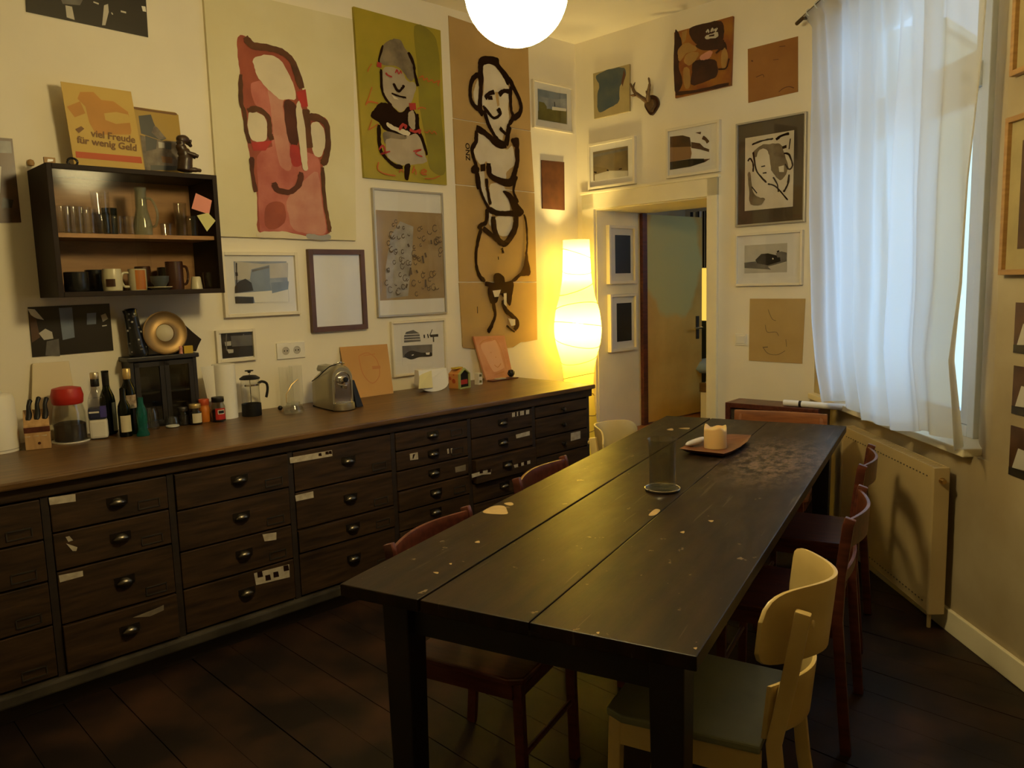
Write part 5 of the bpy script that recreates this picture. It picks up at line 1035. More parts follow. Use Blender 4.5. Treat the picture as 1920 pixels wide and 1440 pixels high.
t = jar(411, 790, 'coffee jar with black lid and red and black label', 'smoke_glass', 0.034, 0.10, True, 'black_plastic', 0.6, 'coffee', 'jar_red', 0.0, 0.025)
wrap(0.0352, -0.5, 0.5, 0.040, 0.062).build('label_band', 'label_white', t); wrap(0.0355, -0.4, 0.4, 0.044, 0.058).build('label_print', 'black_plastic', t)
# kitchen roll
P = back(ctr(437, 786), 0.07); zt = z_at(P, 430, 682)-P.z
t = thing('kitchen_roll', 'white kitchen paper roll standing with its loose end turned outward', 'paper roll', P, WL.ang)
B().lathe([(0.016, 0), (0.057, 0), (0.057, zt), (0.016, zt)], 32).build('roll', 'paper_white', t, smooth=True)
B().lathe([(0.015, 0.001), (0.0158, 0.001), (0.0158, zt-0.001), (0.015, zt-0.001)], 20).build('core', 'cardboard', t, smooth=True)
B().grid(lambda u, v: (-0.05-0.0+0.02*u-0.085*u*(1-0.45*(1-v)), -0.012+0.02*u*u, zt*v*(1-0.02*u)), 8, 2).build('loose_sheet', 'paper_white', t, solid=0.001)
# french press
P = back(ctr(482, 781), 0.055); zt = z_at(P, 480, 693)-P.z; r = 0.047
t = thing('french_press', 'glass french press coffee maker with black lid, plunger and handle', 'coffee maker', P, WL.ang)
B().lathe([(0, 0.01), (r*0.95, 0.01), (r, 0.02), (r, zt*0.78), (r*1.03, zt*0.80), (r*0.97, zt*0.80), (r*0.96, 0.022), (0, 0.014)], 28).build('beaker', 'clear_glass', t, smooth=True)
B().lathe([(0, 0), (r*1.05, 0), (r*1.08, 0.005), (r*1.06, zt*0.27), (r*1.02, zt*0.27), (r*1.02, 0.01), (0, 0.01)], 28).build('base_holder', 'black_plastic', t, smooth=True)
B().lathe([(r*1.01, zt*0.66), (r*1.04, zt*0.66), (r*1.04, zt*0.70), (r*1.01, zt*0.70)], 28).build('band', 'chrome', t, smooth=True)
B().lathe([(0, zt*0.80), (r*1.1, zt*0.80), (r*1.1, zt*0.83), (r*0.7, zt*0.88), (0, zt*0.89)], 28).build('lid', 'black_plastic', t, smooth=True)
B().tube([(0, 0, 0.03), (0, 0, zt*0.95)], 0.0025).build('plunger_rod', 'chrome', t, smooth=True); B().lathe([(0, 0.03), (r*0.9, 0.03), (r*0.9, 0.036), (0, 0.036)], 24).build('plunger', 'chrome', t, smooth=True)
B().lathe([(0, zt*0.94), (0.008, zt*0.94), (0.008, zt*0.965), (0.022, zt*0.975), (0.022, zt*0.995), (0, zt)], 18).build('plunger_knob', 'black_plastic', t, smooth=True)
B().tube(crm([(r*1.0, 0, zt*0.69), (r*1.0+0.02, 0, zt*0.72), (r*1.0+0.045, 0, zt*0.67), (r*1.0+0.05, 0, zt*0.55), (r*1.0+0.042, 0, zt*0.40), (r+0.038, 0, zt*0.36)], sub=5), [0.007]*26).build('handle', 'black_plastic', t, smooth='all')
small('rubber_ball', 'small dark round knob lying beside the glass carafe', 'ball', B().lathe([(0, 0), (0.009, 0.003), (0.014, 0.013), (0.009, 0.023), (0, 0.026)], 16), 'black_plastic', back(ctr(529, 770), 0.02))
# tall fluted glasses and a glass tea warmer
def fluted(r, h, n=24):
    b = B(); k = n*4
    vs = []; fs = []
    for i in range(k):
        a = 2*PI*i/k; rr = r*(1+0.02*math.cos(n*a))
        for z in (0, h): vs.append((rr*math.cos(a), rr*math.sin(a), z))
    for i in range(k): j = (i+1) % k; fs.append((2*i, 2*j, 2*j+1, 2*i+1))
    b.add(vs, fs); b.lathe([(0, 0), (r*0.99, 0), (r*0.99, 0.006), (0, 0.006)], 24); return b
P = back(ctr(548, 766), 0.05); zt = z_at(P, 548, 687)-P.z
small('fluted_vase', 'tall fluted clear glass cylinder behind the tea warmer', 'vase', fluted(0.036, zt), 'clear_glass', P)
P = back(ctr(570, 763), 0.07); zt2 = z_at(P, 572, 684)-P.z
small('fluted_vase', 'tall fluted clear glass cylinder next to the coffee machine', 'vase', fluted(0.034, zt2), 'clear_glass', P)
P = back(ctr(560, 776), 0.05)
t = thing('tea_warmer', 'squat clear glass tea warmer with tea light cup', 'candle holder', P)
B().lathe([(0, 0), (0.052, 0), (0.056, 0.01), (0.05, 0.03), (0.036, 0.05), (0.036, 0.058), (0.033, 0.058), (0.033, 0.05), (0.046, 0.03), (0.05, 0.008), (0, 0.006)], 28).build('bowl', 'clear_glass', t, smooth=True)
B().lathe([(0, 0.008), (0.019, 0.008), (0.019, 0.035), (0.018, 0.035), (0.018, 0.01), (0, 0.01)], 18).build('tea_light_cup', 'clear_glass', t, smooth=True)
B().tube([(-0.03, -0.02, 0.06), (-0.035, 0.0, 0.10), (-0.01, 0.03, 0.15), (0.02, 0.05, 0.175)], 0.002).build('wire_handle', 'brass', t)
# coffee machine
mat('machine_silver', (0.40, 0.36, 0.26), 0.32, metal=0.75); mat('machine_chrome', (0.62, 0.62, 0.66), 0.18, metal=1.0); mat('tank_grey', (0.30, 0.28, 0.22), 0.3)
P = back(ctr(652, 770), 0.03); P = P - WL.a*0.005
t = thing('coffee_machine', 'silver capsule coffee machine with arched front and chrome brew head', 'coffee machine', P, WL.ang-0.10)
def arch(w, h, n=14, y=0.0, z0=0.0):
    pts = [(-w, y, z0)]
    for k in range(n+1):
        a = PI-PI*k/n; pts.append((w*math.cos(a)*(1.0), y, h-w*1.1+w*1.1*math.sin(a)))
    pts.append((w, y, z0)); return pts
secs = [(0.060, 0.232, 0.0), (0.066, 0.244, 0.012), (0.068, 0.246, 0.05), (0.068, 0.232, 0.12), (0.064, 0.205, 0.20), (0.058, 0.18, 0.26), (0.045, 0.16, 0.275)]
b = B(); rings = [arch(w_, h_, 14, y_, 0.008) for w_, h_, y_ in secs]; n = len(rings[0]); vs = [p for r_ in rings for p in r_]; fs = []
for i in range(len(rings)-1):
    for k in range(n): j = (k+1) % n; fs.append((i*n+k, i*n+j, (i+1)*n+j, (i+1)*n+k))
fs += [tuple(range(n)), tuple((len(rings)-1)*n+k for k in reversed(range(n)))]
b.add(vs, fs); b.build('housing', 'machine_silver', t, smooth=True)
B().prism([(x, z) for x, _, z in arch(0.045, 0.205, 14, 0, 0.045)], -0.0015, 0.004).build('brew_niche', 'machine_chrome', t)
B().tube([(x, -0.002, z) for x, _, z in arch(0.047, 0.208, 14, 0, 0.042)], 0.0035, 8).build('niche_rim', 'chrome', t, smooth=True)
B().lathe([(0, 0), (0.026, 0), (0.028, 0.012), (0.022, 0.03), (0, 0.034)], 22, m=Matrix.Translation((0.0, -0.001, 0.160)) @ Matrix.Rotation(PI/2, 4, 'X')).build('brew_head', 'chrome', t, smooth=True)
B().lathe([(0, 0), (0.015, 0), (0.014, 0.004), (0, 0.005)], 18, m=Matrix.Translation((0.004, -0.033, 0.168)) @ Matrix.Rotation(PI/2, 4, 'X')).build('button', 'black_plastic', t, smooth=True)
B().box(-0.008, 0.012, -0.034, -0.006, 0.118, 0.140).build('spout', 'chrome', t, bevel=0.004)
dt = B().lathe([(0, 0.0), (0.060, 0.0), (0.064, 0.006), (0.062, 0.036), (0, 0.036)], 28, c=(0, 0.0, 0.004), sy=0.75).build('drip_tray', 'machine_silver', t, smooth=True)
B().lathe([(0, 0.0405), (0.052, 0.0405), (0.054, 0.043), (0, 0.044)], 26, c=(0, -0.002, 0), sy=0.72).build('drip_grid', 'chrome', t, smooth=True)
B().tube(crm([(-0.02, 0.02, 0.249), (-0.052, 0.03, 0.24), (-0.067, 0.07, 0.215), (-0.066, 0.16, 0.175), (-0.060, 0.25, 0.145)], sub=5), 0.003).build('seam', 'black_plastic', t)
B().lathe([(0, 0), (0.034, 0), (0.036, 0.01), (0.03, 0.03), (0, 0.038)], 22, c=(-0.01, 0.17, 0.205), sx=1.3, sy=1.9).build('water_tank', 'tank_grey', t, smooth=True)
B().tube(crm([(-0.03, 0.03, 0.247), (0, 0.02, 0.258), (0.03, 0.03, 0.25)], sub=4), 0.006).build('lever', 'chrome', t, smooth='all')
B().box(-0.06, 0.06, 0.01, 0.26, 0, 0.009).build('base', 'black_plastic', t)
o = back(ctr(681, 764), 0.03)
t = thing('black_holder', 'black plastic wedge standing beside the coffee machine', 'holder', o, WL.ang)
hz = z_at(o, 672, 713)-o.z
B().add([(-0.022, 0, 0), (0.022, 0, 0), (0.022, 0.11, 0), (-0.022, 0.11, 0), (-0.022, 0.035, hz), (-0.006, 0.035, hz), (-0.006, 0.09, hz), (-0.022, 0.09, hz)], [(3, 2, 1, 0), (4, 5, 6, 7), (0, 1, 5, 4), (1, 2, 6, 5), (2, 3, 7, 6), (3, 0, 4, 7)]).build('wedge', 'black_plastic', t, bevel=0.002)
# kraft sheet leaning on the wall
def leaner(name, label, cat, top, bot, dt_, db_, m, thick=0.003, part='paper'):
    """board standing on the counter and leaning back: px corners of its top (at dt_ from the wall) and bottom edge (at db_)"""
    t = wthing(WL, name, label, cat)
    a = [WL.px(x, y, dt_) for x, y in top]; c = [WL.px(x, y, db_) for x, y in bot]; zb = COUNTER_Z+0.001
    vs = [(a[0][0], -dt_, a[0][1]), (a[1][0], -dt_, a[1][1]), (c[1][0], -db_, zb), (c[0][0], -db_, zb)]; vs += [(x, y+thick, z) for x, y, z in vs]
    B().add(vs, [(0, 1, 2, 3), (7, 6, 5, 4), (0, 4, 5, 1), (1, 5, 6, 2), (2, 6, 7, 3), (3, 7, 4, 0)]).build(part, m, t)
    return t, vs
mat('kraft_light', (0.52, 0.29, 0.10), 0.85, c2=(0.47, 0.25, 0.085), scale=4); mat('kraft_mark', (0.46, 0.20, 0.07), 0.85)
t, vs = leaner('kraft_sheet', 'light brown card with a faint figure leaning behind the coffee machine', 'card', [(637, 651), (726, 645)], [(655, 748), (738, 741)], 0.012, 0.10, 'kraft_light')
def quad_art(t, vs, items, off=0.001):
    v = [Vector(p) for p in vs[:4]]; nrm = (v[1]-v[0]).cross(v[3]-v[0]).normalized()
    if nrm.y > 0: nrm = -nrm
    for i, (nm, m, w_, pts) in enumerate(items):
        P3 = lambda u, k: v[0]+(v[1]-v[0])*u+(v[3]-v[0])*k+((v[2]-v[3])-(v[1]-v[0]))*u*k+nrm*(off+0.0003*i)
        b = B()
        if w_:
            Lp, Rp = ribbon([Vector(p) for p in pts], w_); n = len(Lp)
            b.add([P3(p.x, p.y) for p in Lp]+[P3(p.x, p.y) for p in Rp], [(j, j+1, n+j+1, n+j) for j in range(n-1)])
        else:
            q = crm([Vector(p) for p in pts], True, 4); tri = tessellate_polygon([[Vector((p.x, p.y, 0)) for p in q]]); b.add([P3(p.x, p.y) for p in q], [tuple(x) for x in tri])
        b.build(nm, m, t, fix=False)
quad_art(t, vs, [('faint_line', 'kraft_mark', 0.02, [(0.35, 0.2), (0.55, 0.15), (0.72, 0.3), (0.74, 0.6), (0.55, 0.75), (0.38, 0.55), (0.35, 0.2)]), ('faint_mark', 'kraft_mark', 0.09, [(0.6, 0.45), (0.78, 0.45)]), ('faint_mark', 'kraft_mark', 0.02, [(0.45, 0.2), (0.7, 0.18)])])
# folded paper note block
P = back(ctr(824, 735), 0.06)
t = thing('curled_paper_pad', 'white curled paper pad resting on its rounded lower edge', 'paper pad', P, WL.ang-0.2)
wp_ = wpx(P, 29); hp = z_at(P, 820, 692)-P.z
n = 12
vs = []
for yy in (0.0, 0.09):
    vs += [(-wp_, yy*0.6-0.0, hp)]+[(wp_, yy*0.6, hp)]+[(wp_, yy-0.02, hp*0.35)]
    vs += [(wp_*math.cos(PI*k/n), yy-0.02, hp*0.33-hp*0.33*math.sin(PI*k/n)) for k in range(n+1)]
m_ = n+4
b = B(); b.add(vs, [tuple(range(m_)), tuple(range(2*m_-1, m_-1, -1))]+[(i, (i+1) % m_, (i+1) % m_+m_, i+m_) for i in range(m_)]); b.build('sheets', 'paper_white', t)
B().add([(-wp_*1.25, -0.04, hp*0.22), (-wp_*0.2, -0.032, hp*0.20), (-wp_*0.1, -0.004, hp*0.95), (-wp_*0.95, -0.004, hp*0.80)], [(0, 1, 2, 3)]).build('yellow_leaf', mat('paper_yellow', (0.66, 0.60, 0.32), 0.8), t, solid=0.001)
# toy house
P = back(ctr(880, 729), 0.05)
t = thing('toy_house', 'small wooden toy house with orange side, green front and red interior', 'toy', P, WL.ang+0.15)
s_ = wpx(P, 15); hh = z_at(P, 885, 689)-P.z
mat('toy_orange', (0.55, 0.24, 0.06), 0.5); mat('toy_green', (0.34, 0.38, 0.14), 0.5); mat('toy_yellow', (0.55, 0.38, 0.02), 0.5); mat('toy_dot', (0.42, 0.08, 0.02), 0.5)
b = B(); pent = [(-s_, 0), (s_, 0), (s_, hh*0.72), (0, hh), (-s_, hh*0.72)]; b.prism(pent, 0.004, 0.085); b.build('house_body', 'toy_orange', t, bevel=0.002)
ft = 0.008; b = B(); inn = [(-s_+ft, ft), (s_-ft, ft), (s_-ft, hh*0.70), (0, hh-ft*1.4), (-s_+ft, hh*0.70)]
vs = [(x, y, z) for y in (0.004, -0.012) for x, z in pent+inn]; fs = []
for i in range(5):
    j = (i+1) % 5; fs += [(i, j, 5+j, 5+i), (10+i, 15+i, 15+j, 10+j), (i, 10+i, 10+j, j), (5+i, 5+j, 15+j, 15+i)]
b.add(vs, fs); b.build('front_frame', 'toy_green', t)
B().prism(inn, 0.001, 0.0035).build('dark_inside', 'black_plastic', t); B().box(-s_+ft, s_*0.6, -0.004, 0.001, hh*0.2, hh*0.42).build('red_block', 'paint_bright_red', t)
B().box(-s_-0.003, s_*0.4, 0.02, 0.06, hh*0.96, hh*1.03).build('roof_piece', 'toy_yellow', t, bevel=0.003)
for yy, zz, r_ in ((0.05, hh*0.38, 0.016), (0.05, hh*0.68, 0.006), (0.08, hh*0.5, 0.012)): B().lathe([(0, 0), (r_, 0), (r_*0.9, 0.002), (0, 0.002)], 16, m=Matrix.Translation((-s_, yy-0.01, zz)) @ Matrix.Rotation(-PI/2, 4, 'Y')).build('dot', 'toy_dot', t)
P = back(ctr(909, 722), 0.06)
o = small('picture_cube', 'small white printed cube beside the toy house', 'cube', B().box(-0.018, 0.018, -0.018, 0.018, 0, 0.075), 'label_white', P, WL.ang+0.1, smooth=False)
for zz in (0.012, 0.052): B().flat([(-0.012, zz), (0.013, zz), (0.01, zz+0.015), (-0.01, zz+0.017)], -0.0186).build('printed_patch', 'photo_green', o, fix=False)
# pink relief tile
mat('clay_pink', (0.56, 0.27, 0.15), 0.75, c2=(0.48, 0.20, 0.10), scale=10); mat('clay_face', (0.62, 0.34, 0.22), 0.75, var=0.08)
t, vs = leaner('relief_tile', 'pink clay relief tile with a round face leaning on the wall', 'tile', [(888, 631), (946, 629)], [(912, 714), (962, 708)], 0.038, 0.11, 'clay_pink', 0.016, 'tile')
quad_art(t, vs, [('face_panel', 'clay_face', 0, [(0.15, 0.2), (0.55, 0.12), (0.68, 0.15), (0.75, 0.7), (0.7, 0.78), (0.4, 0.84), (0.3, 0.78), (0.2, 0.5)]), ('groove', 'kraft_mark', 0.02, [(0.1, 0.2), (0.3, 0.1), (0.68, 0.1), (0.8, 0.5), (0.8, 0.8)]), ('face_line', 'kraft_mark', 0.018, [(0.42, 0.68), (0.52, 0.74), (0.66, 0.66)]), ('face_dot', 'kraft_mark', 0.03, [(0.4, 0.38), (0.42, 0.39)]), ('face_dot', 'kraft_mark', 0.03, [(0.52, 0.5), (0.54, 0.51)]), ('groove', 'kraft_mark', 0.03, [(0.35, 0.9), (0.7, 0.86)]), ('knob', 'kraft_mark', 0.04, [(0.9, 0.3), (0.92, 0.32)]), ('knob', 'kraft_mark', 0.04, [(0.9, 0.6), (0.92, 0.62)])])
P = ctr(951, 713); P = back(P, 0.04)
t = thing('small_tray', 'flat red tray with small trinkets in front of the relief tile', 'tray', P, WL.ang)
wt = wpx(P, 33); B().box(-wt, wt, -0.03, 0.03, 0, 0.008).build('tray_base', 'red_wood', t, bevel=0.003)
small('trinket_card', 'small pale card lying on the red tray', 'card', B().box(-0.045, 0.03, -0.02, 0.02, 0, 0.005), 'photo_pale', P+Vector((0, 0, 0.009))-WL.a*0.02, WL.ang+0.1, smooth=False)
P2 = back(ctr(968, 710), 0.05)
b = B()
for k in range(5):
    a0 = k*0.7; R_ = Matrix.Rotation(a0, 4, 'Z') @ Matrix.Rotation(0.5+k*0.5, 4, 'X')
    b.tube([Vector((0, 0, 0.026))+R_ @ Vector((0.0225*math.cos(q*PI/9), 0.0225*math.sin(q*PI/9), 0)) for q in range(18)], 0.0042, 6, True)
b.lathe([(0, 0.006), (0.014, 0.01), (0.02, 0.026), (0.014, 0.042), (0, 0.046)], 14)
small('yarn_ball', 'small dark ball of wound yarn on the red tray', 'ball', b, 'mug_black', P2+Vector((0, 0, 0.009)))
# ------------------------------------------------------------------ paper floor lamp in the corner
D = ray(1083, 600); D.z = 0; D.normalize(); PLAMP = D*5.90; PLAMP.z = 0
t = thing('paper_floor_lamp', 'tall glowing rice paper floor lamp in the corner beside the doorway', 'floor lamp', PLAMP)
k_ = 5.90/F_PX
prof = []
for py, hw in ((712, 28), (690, 30), (675, 33), (660, 37), (640, 42), (620, 44), (600, 43), (580, 40), (560, 34), (545, 31), (520, 27), (490, 25.5), (450, 24.5)):
    prof.append((hw*k_, z_at(PLAMP, 1083, py)))
prof = [(0.105, 0.06), (0.125, 0.25), (0.14, 0.4), (0.12, 0.6), (0.108, 0.75)]+prof
pp = [(p.x, p.y) for p in crm(prof, sub=3)]
B().lathe(pp, 40).build('paper_shade', 'rice_paper', t, smooth='all')
shade = t.children[0]
# lathe closes its open ends; a paper lamp has a bottom and an open top
me = shade.data; bm = bmesh.new(); bm.from_mesh(me); bmesh.ops.delete(bm, geom=[f for f in bm.faces if len(f.verts) > 20], context='FACES'); bm.to_mesh(me); bm.free()
B().lathe([(0, 0), (0.10, 0), (0.105, 0.01), (0.02, 0.025), (0, 0.03)], 28).build('base', 'white_metal', t, smooth=True)
B().tube([(0, 0, 0.02), (0, 0, 1.62)], 0.007).build('pole', 'white_metal', t)
def rad_at(z):
    for (r0, a), (r1, c) in zip(pp, pp[1:]):
        if a <= z <= c: return r0+(r1-r0)*(z-a)/(c-a+1e-9)
    return 0.1
mat('wire_tan', (0.30, 0.20, 0.06), 0.8)
for k in range(13):
    z0_ = 0.2+k*0.13; tilt = 0.035*(1 if k % 2 else -1)*(1+0.3*math.sin(k*2.1)); ph = k*1.7
    pts = []
    for q in range(40):
        a = 2*PI*q/40; zz = z0_+tilt*math.sin(a+ph); r_ = rad_at(zz)+0.0015; pts.append((r_*math.cos(a), r_*math.sin(a), zz))
    if max(p[2] for p in pts) < pp[-1][1]: B().tube(pts, 0.0026, 5, True).build('thread', 'wire_tan', t)
bz = [z_at(PLAMP, 1083, 497), z_at(PLAMP, 1083, 615), 0.62]
em = emis('lamp_bulb', (1.0, 0.74, 0.26), BULB*6)
for z in bz[:2]:
    B().lathe([(0, -0.06), (0.03, -0.05), (0.045, -0.015), (0.045, 0.015), (0.03, 0.045), (0, 0.055)], 20, c=(0.0, 0, z)).build('bulb', em, t, smooth='all')
# ------------------------------------------------------------------ opal globe pendant
D = ray(968, -15); PG_ = CAM + D*2.3; RG = 97/F_PX*(PG_-CAM).dot(CF)
t = thing('globe_pendant', 'round white glass globe pendant lamp hanging above the table', 'pendant lamp', (PG_.x, PG_.y, PG_.z))
n = 24; b = B().lathe([(0 if k in (0, n) else RG*math.sin(PI*k/n), -RG*math.cos(PI*k/n)) for k in range(n+1)], 48); b.build('globe', emis('opal_glass', (1.0, 0.78, 0.36), GLOBE), t, smooth='all')
B().lathe([(0.05, RG*0.96), (0.05, RG+0.05), (0.012, RG+0.06), (0.012, RG+0.08), (0, RG+0.08)], 24).build('lamp_holder', 'white_metal', t, smooth=True)
B().tube([(0, 0, RG+0.07), (0, 0, CEIL-PG_.z-0.002)], 0.004).build('cord', 'white_plastic', t)
B().lathe([(0.05, CEIL-PG_.z-0.001), (0.05, CEIL-PG_.z-0.02), (0.01, CEIL-PG_.z-0.05), (0, CEIL-PG_.z-0.05)], 24).build('ceiling_rose', 'white_plastic', t, smooth=True)
# ------------------------------------------------------------------ the long table
TU = H(TT); TR_ = Vector((TU.y, -TU.x, 0))          # along the table, across the table (towards the window)
corn = [at_z(*q, TABLE_Z) for q in ((640, 1096), (1305, 1230), (1587, 800), (1250, 778))]
TC = sum(corn, Vector())/4; TW, TLN = 0.95, 2.785
def tl(P): q = Vector(P)-TC; return (q.dot(TR_), q.dot(TU))
mt, N, L, bs = new_mat('worn_black_tabletop')
bs.inputs['Roughness'].default_value = 0.36; bs.inputs['Specular IOR Level'].default_value = 0.24
tc = N.new('ShaderNodeTexCoord')
def noise(scale, stretch, detail=6, rough=0.6):
    mp = N.new('ShaderNodeMapping'); mp.inputs['Scale'].default_value = stretch; L.new(tc.outputs['Object'], mp.inputs[0])
    nz = N.new('ShaderNodeTexNoise'); nz.inputs['Scale'].default_value = scale; nz.inputs['Detail'].default_value = detail; nz.inputs['Roughness'].default_value = rough; L.new(mp.outputs[0], nz.inputs[0]); return nz.outputs[0]
def ramp(f, p0, p1, c0=(0, 0, 0, 1), c1=(1, 1, 1, 1)):
    r = N.new('ShaderNodeValToRGB'); r.color_ramp.elements[0].position = p0; r.color_ramp.elements[1].position = p1; r.color_ramp.elements[0].color = c0; r.color_ramp.elements[1].color = c1; L.new(f, r.inputs[0]); return r.outputs[0]
def mix(f, a, c):
    m = N.new('ShaderNodeMix'); m.data_type = 'RGBA'; L.new(f, m.inputs['Factor'])
    for s_, v in (('A', a), ('B', c)):
        if isinstance(v, tuple): m.inputs[s_].default_value = v
        else: L.new(v, m.inputs[s_])
    return m.outputs['Result']
base = ramp(noise(5, (4, 0.5, 1)), 0.35, 0.7, (0.007, 0.0045, 0.003, 1), (0.026, 0.013, 0.005, 1))
fleck = ramp(noise(22, (1, 0.8, 1), 3), 0.685, 0.71)
col = mix(fleck, base, (0.15, 0.105, 0.06, 1))
scr = ramp(noise(7, (9, 0.35, 1), 2, 0.4), 0.70, 0.72)
col = mix(scr, col, (0.055, 0.040, 0.024, 1))
sxyz = N.new('ShaderNodeSeparateXYZ'); L.new(tc.outputs['Object'], sxyz.inputs[0])
wx_, wy_ = tl(at_z(1450, 862, TABLE_Z))
ex = mth(N, L, 'MULTIPLY', mth(N, L, 'SUBTRACT', sxyz.outputs[0], wx_), 4.2); ey = mth(N, L, 'MULTIPLY', mth(N, L, 'SUBTRACT', sxyz.outputs[1], wy_), 2.0)
rr = mth(N, L, 'SQRT', mth(N, L, 'ADD', mth(N, L, 'MULTIPLY', ex, ex), mth(N, L, 'MULTIPLY', ey, ey)))
patch = mth(N, L, 'SUBTRACT', 1.25, rr); wear = mth(N, L, 'MULTIPLY', ramp(patch, 0.1, 0.9), ramp(noise(30, (1, 0.6, 1), 6, 0.75), 0.42, 0.60))
col = mix(wear, col, (0.17, 0.115, 0.085, 1)); L.new(col, bs.inputs['Base Color'])
rgh = mth(N, L, 'ADD', 0.30, mth(N, L, 'MULTIPLY', noise(9, (1, 0.4, 1)), 0.22)); L.new(rgh, bs.inputs['Roughness'])
bpn = N.new('ShaderNodeBump'); bpn.inputs['Strength'].default_value = 0.12; bpn.inputs['Distance'].default_value = 0.004; L.new(noise(26, (3, 0.4, 1), 8), bpn.inputs['Height']); L.new(bpn.outputs[0], bs.inputs['Normal'])
t = thing('dining_table', 'long worn black wooden table with three broad planks', 'table', (TC.x, TC.y, 0), -TT)
g1 = tl(at_z(782, 1122, TABLE_Z))[0]; g1b = tl(at_z(1080, 945, TABLE_Z))[0]; g2 = tl(at_z(1026, 1136, TABLE_Z))[0]
X = [-TW/2, (g1+g1b)/2, (g2+tl(at_z(1236, 964, TABLE_Z))[0])/2, TW/2]
for i in range(3):
    ga = 0.0035 if i == 1 else (0.0012 if i == 2 else 0); gb = 0.0035 if i == 0 else (0.0012 if i == 1 else 0)
    B().box(X[i]+ga, X[i+1]-gb, -TLN/2, TLN/2, TABLE_Z-0.034, TABLE_Z).build('plank', 'worn_black_tabletop', t, bevel=0.003)
B().box(X[2]-0.002, X[2]+0.03, -TLN/2-0.0, -TLN/2+0.001, TABLE_Z-0.03, TABLE_Z-0.02).build('end_chip', 'black_wood', t)
LG = 0.085; ix, iy = TW/2-0.055, TLN/2-0.10
for sx_ in (-1, 1):
    for sy_ in (-1, 1):
        cx_, cy_ = sx_*(ix-LG/2), sy_*(iy-LG/2)
        B().add([(cx_+a*LG/2*k, cy_+c*LG/2*k, z) for z, k in ((0, 0.8), (TABLE_Z-0.035, 1.0)) for a, c in ((-1, -1), (1, -1), (1, 1), (-1, 1))], [(3, 2, 1, 0), (4, 5, 6, 7)]+[(i, (i+1) % 4, (i+1) % 4+4, i+4) for i in range(4)]).build('leg', 'black_wood', t, bevel=0.004)
AZ0, AZ1 = TABLE_Z-0.165, TABLE_Z-0.035
for sy_ in (-1, 1): B().box(-ix+LG, ix-LG, sy_*(iy-LG/2)-0.014, sy_*(iy-LG/2)+0.014, AZ0, AZ1).build('apron', 'black_wood', t)
for sx_ in (-1, 1): B().box(sx_*(ix-LG/2)-0.014, sx_*(ix-LG/2)+0.014, -iy+LG, iy-LG, AZ0, AZ1).build('apron', 'black_wood', t)
# pale worn spot and flecks on the tabletop
mat('bare_spot', (0.42, 0.29, 0.13), 0.5, var=0.15, scale=30)
def spot(pts, nm='bare_spot'):
    q = [tl(at_z(x, y, TABLE_Z)) for x, y in pts]; q = [(p.x, p.y) for p in crm([Vector(a) for a in q], True, 4)]
    tri = tessellate_polygon([[Vector((x, y, 0)) for x, y in q]]); B().add([(x, y, TABLE_Z+0.0004) for x, y in q], [tuple(k) for k in tri]).build(nm, 'bare_spot', t, fix=False)
spot([(905, 960), (925, 949), (945, 949), (951, 958), (950, 964), (925, 964)]); spot([(945, 944), (958, 942), (963, 946), (955, 948)]); spot([(890, 1017), (898, 1014), (899, 1018)]); spot([(812, 1073), (822, 1073), (820, 1076)]); spot([(842, 1057), (847, 1056), (846, 1059)]); spot([(1216, 966), (1228, 955), (1238, 957), (1228, 966)]); spot([(1328, 976), (1338, 976), (1334, 979)]); spot([(1275, 998), (1283, 996), (1282, 1000)]); spot([(1118, 1186), (1124, 1185), (1122, 1189)]); spot([(1300, 1215), (1307, 1214), (1305, 1218)]); spot([(1250, 806), (1260, 803), (1262, 807)]); spot([(1272, 803), (1292, 802), (1290, 805)])
# ------------------------------------------------------------------ things on the table
def ttp(px, py, lift=0.0006): P = at_z(px, py, TABLE_Z); P.z = TABLE_Z+lift; return P
PV = ttp(1242, 919)
t = thing('coaster', 'round dark metal coaster with bright rim under the glass vase', 'coaster', PV); rv = wpx(PV, 32)
B().lathe([(0, 0), (rv*0.96, 0), (rv, 0.005), (rv*0.98, 0.010), (rv*0.94, 0.007), (0, 0.0045)], 40).build('plate', 'iron', t, smooth=True)
B().tube([(rv*0.985*math.cos(a), rv*0.985*math.sin(a), 0.0088) for a in [k*PI/24 for k in range(48)]], 0.0022, 8, True).build('rim', 'chrome', t, smooth=True)
hv = z_at(PV, 1242, 824)-TABLE_Z; r0 = wpx(PV, 24)
t = thing('glass_vase', 'tall straight smoky glass vase standing on the round coaster', 'vase', PV+Vector((0, 0, 0.0065)))
B().lathe([(0, 0), (r0*0.98, 0), (r0, 0.004), (r0, hv*0.6), (r0*1.06, hv-0.012), (r0*1.11, hv-0.006), (r0*1.10, hv-0.004), (r0*1.02, hv-0.012), (r0*0.955, hv*0.6), (r0*0.955, 0.016), (0, 0.013)], 40).build('vase_body', 'smoke_glass', t, smooth=True)
# tray
PT = ttp(1340, 836); ang_t = -0.35
t = thing('wooden_tray', 'shallow reddish wooden tray with pointed corners and raised rim', 'tray', PT, 0)
outl = [ttp(x, y) for x, y in ((1272, 842), (1300, 826), (1335, 814), (1375, 813), (1409, 817), (1404, 828), (1390, 840), (1372, 849), (1345, 853), (1310, 848))]
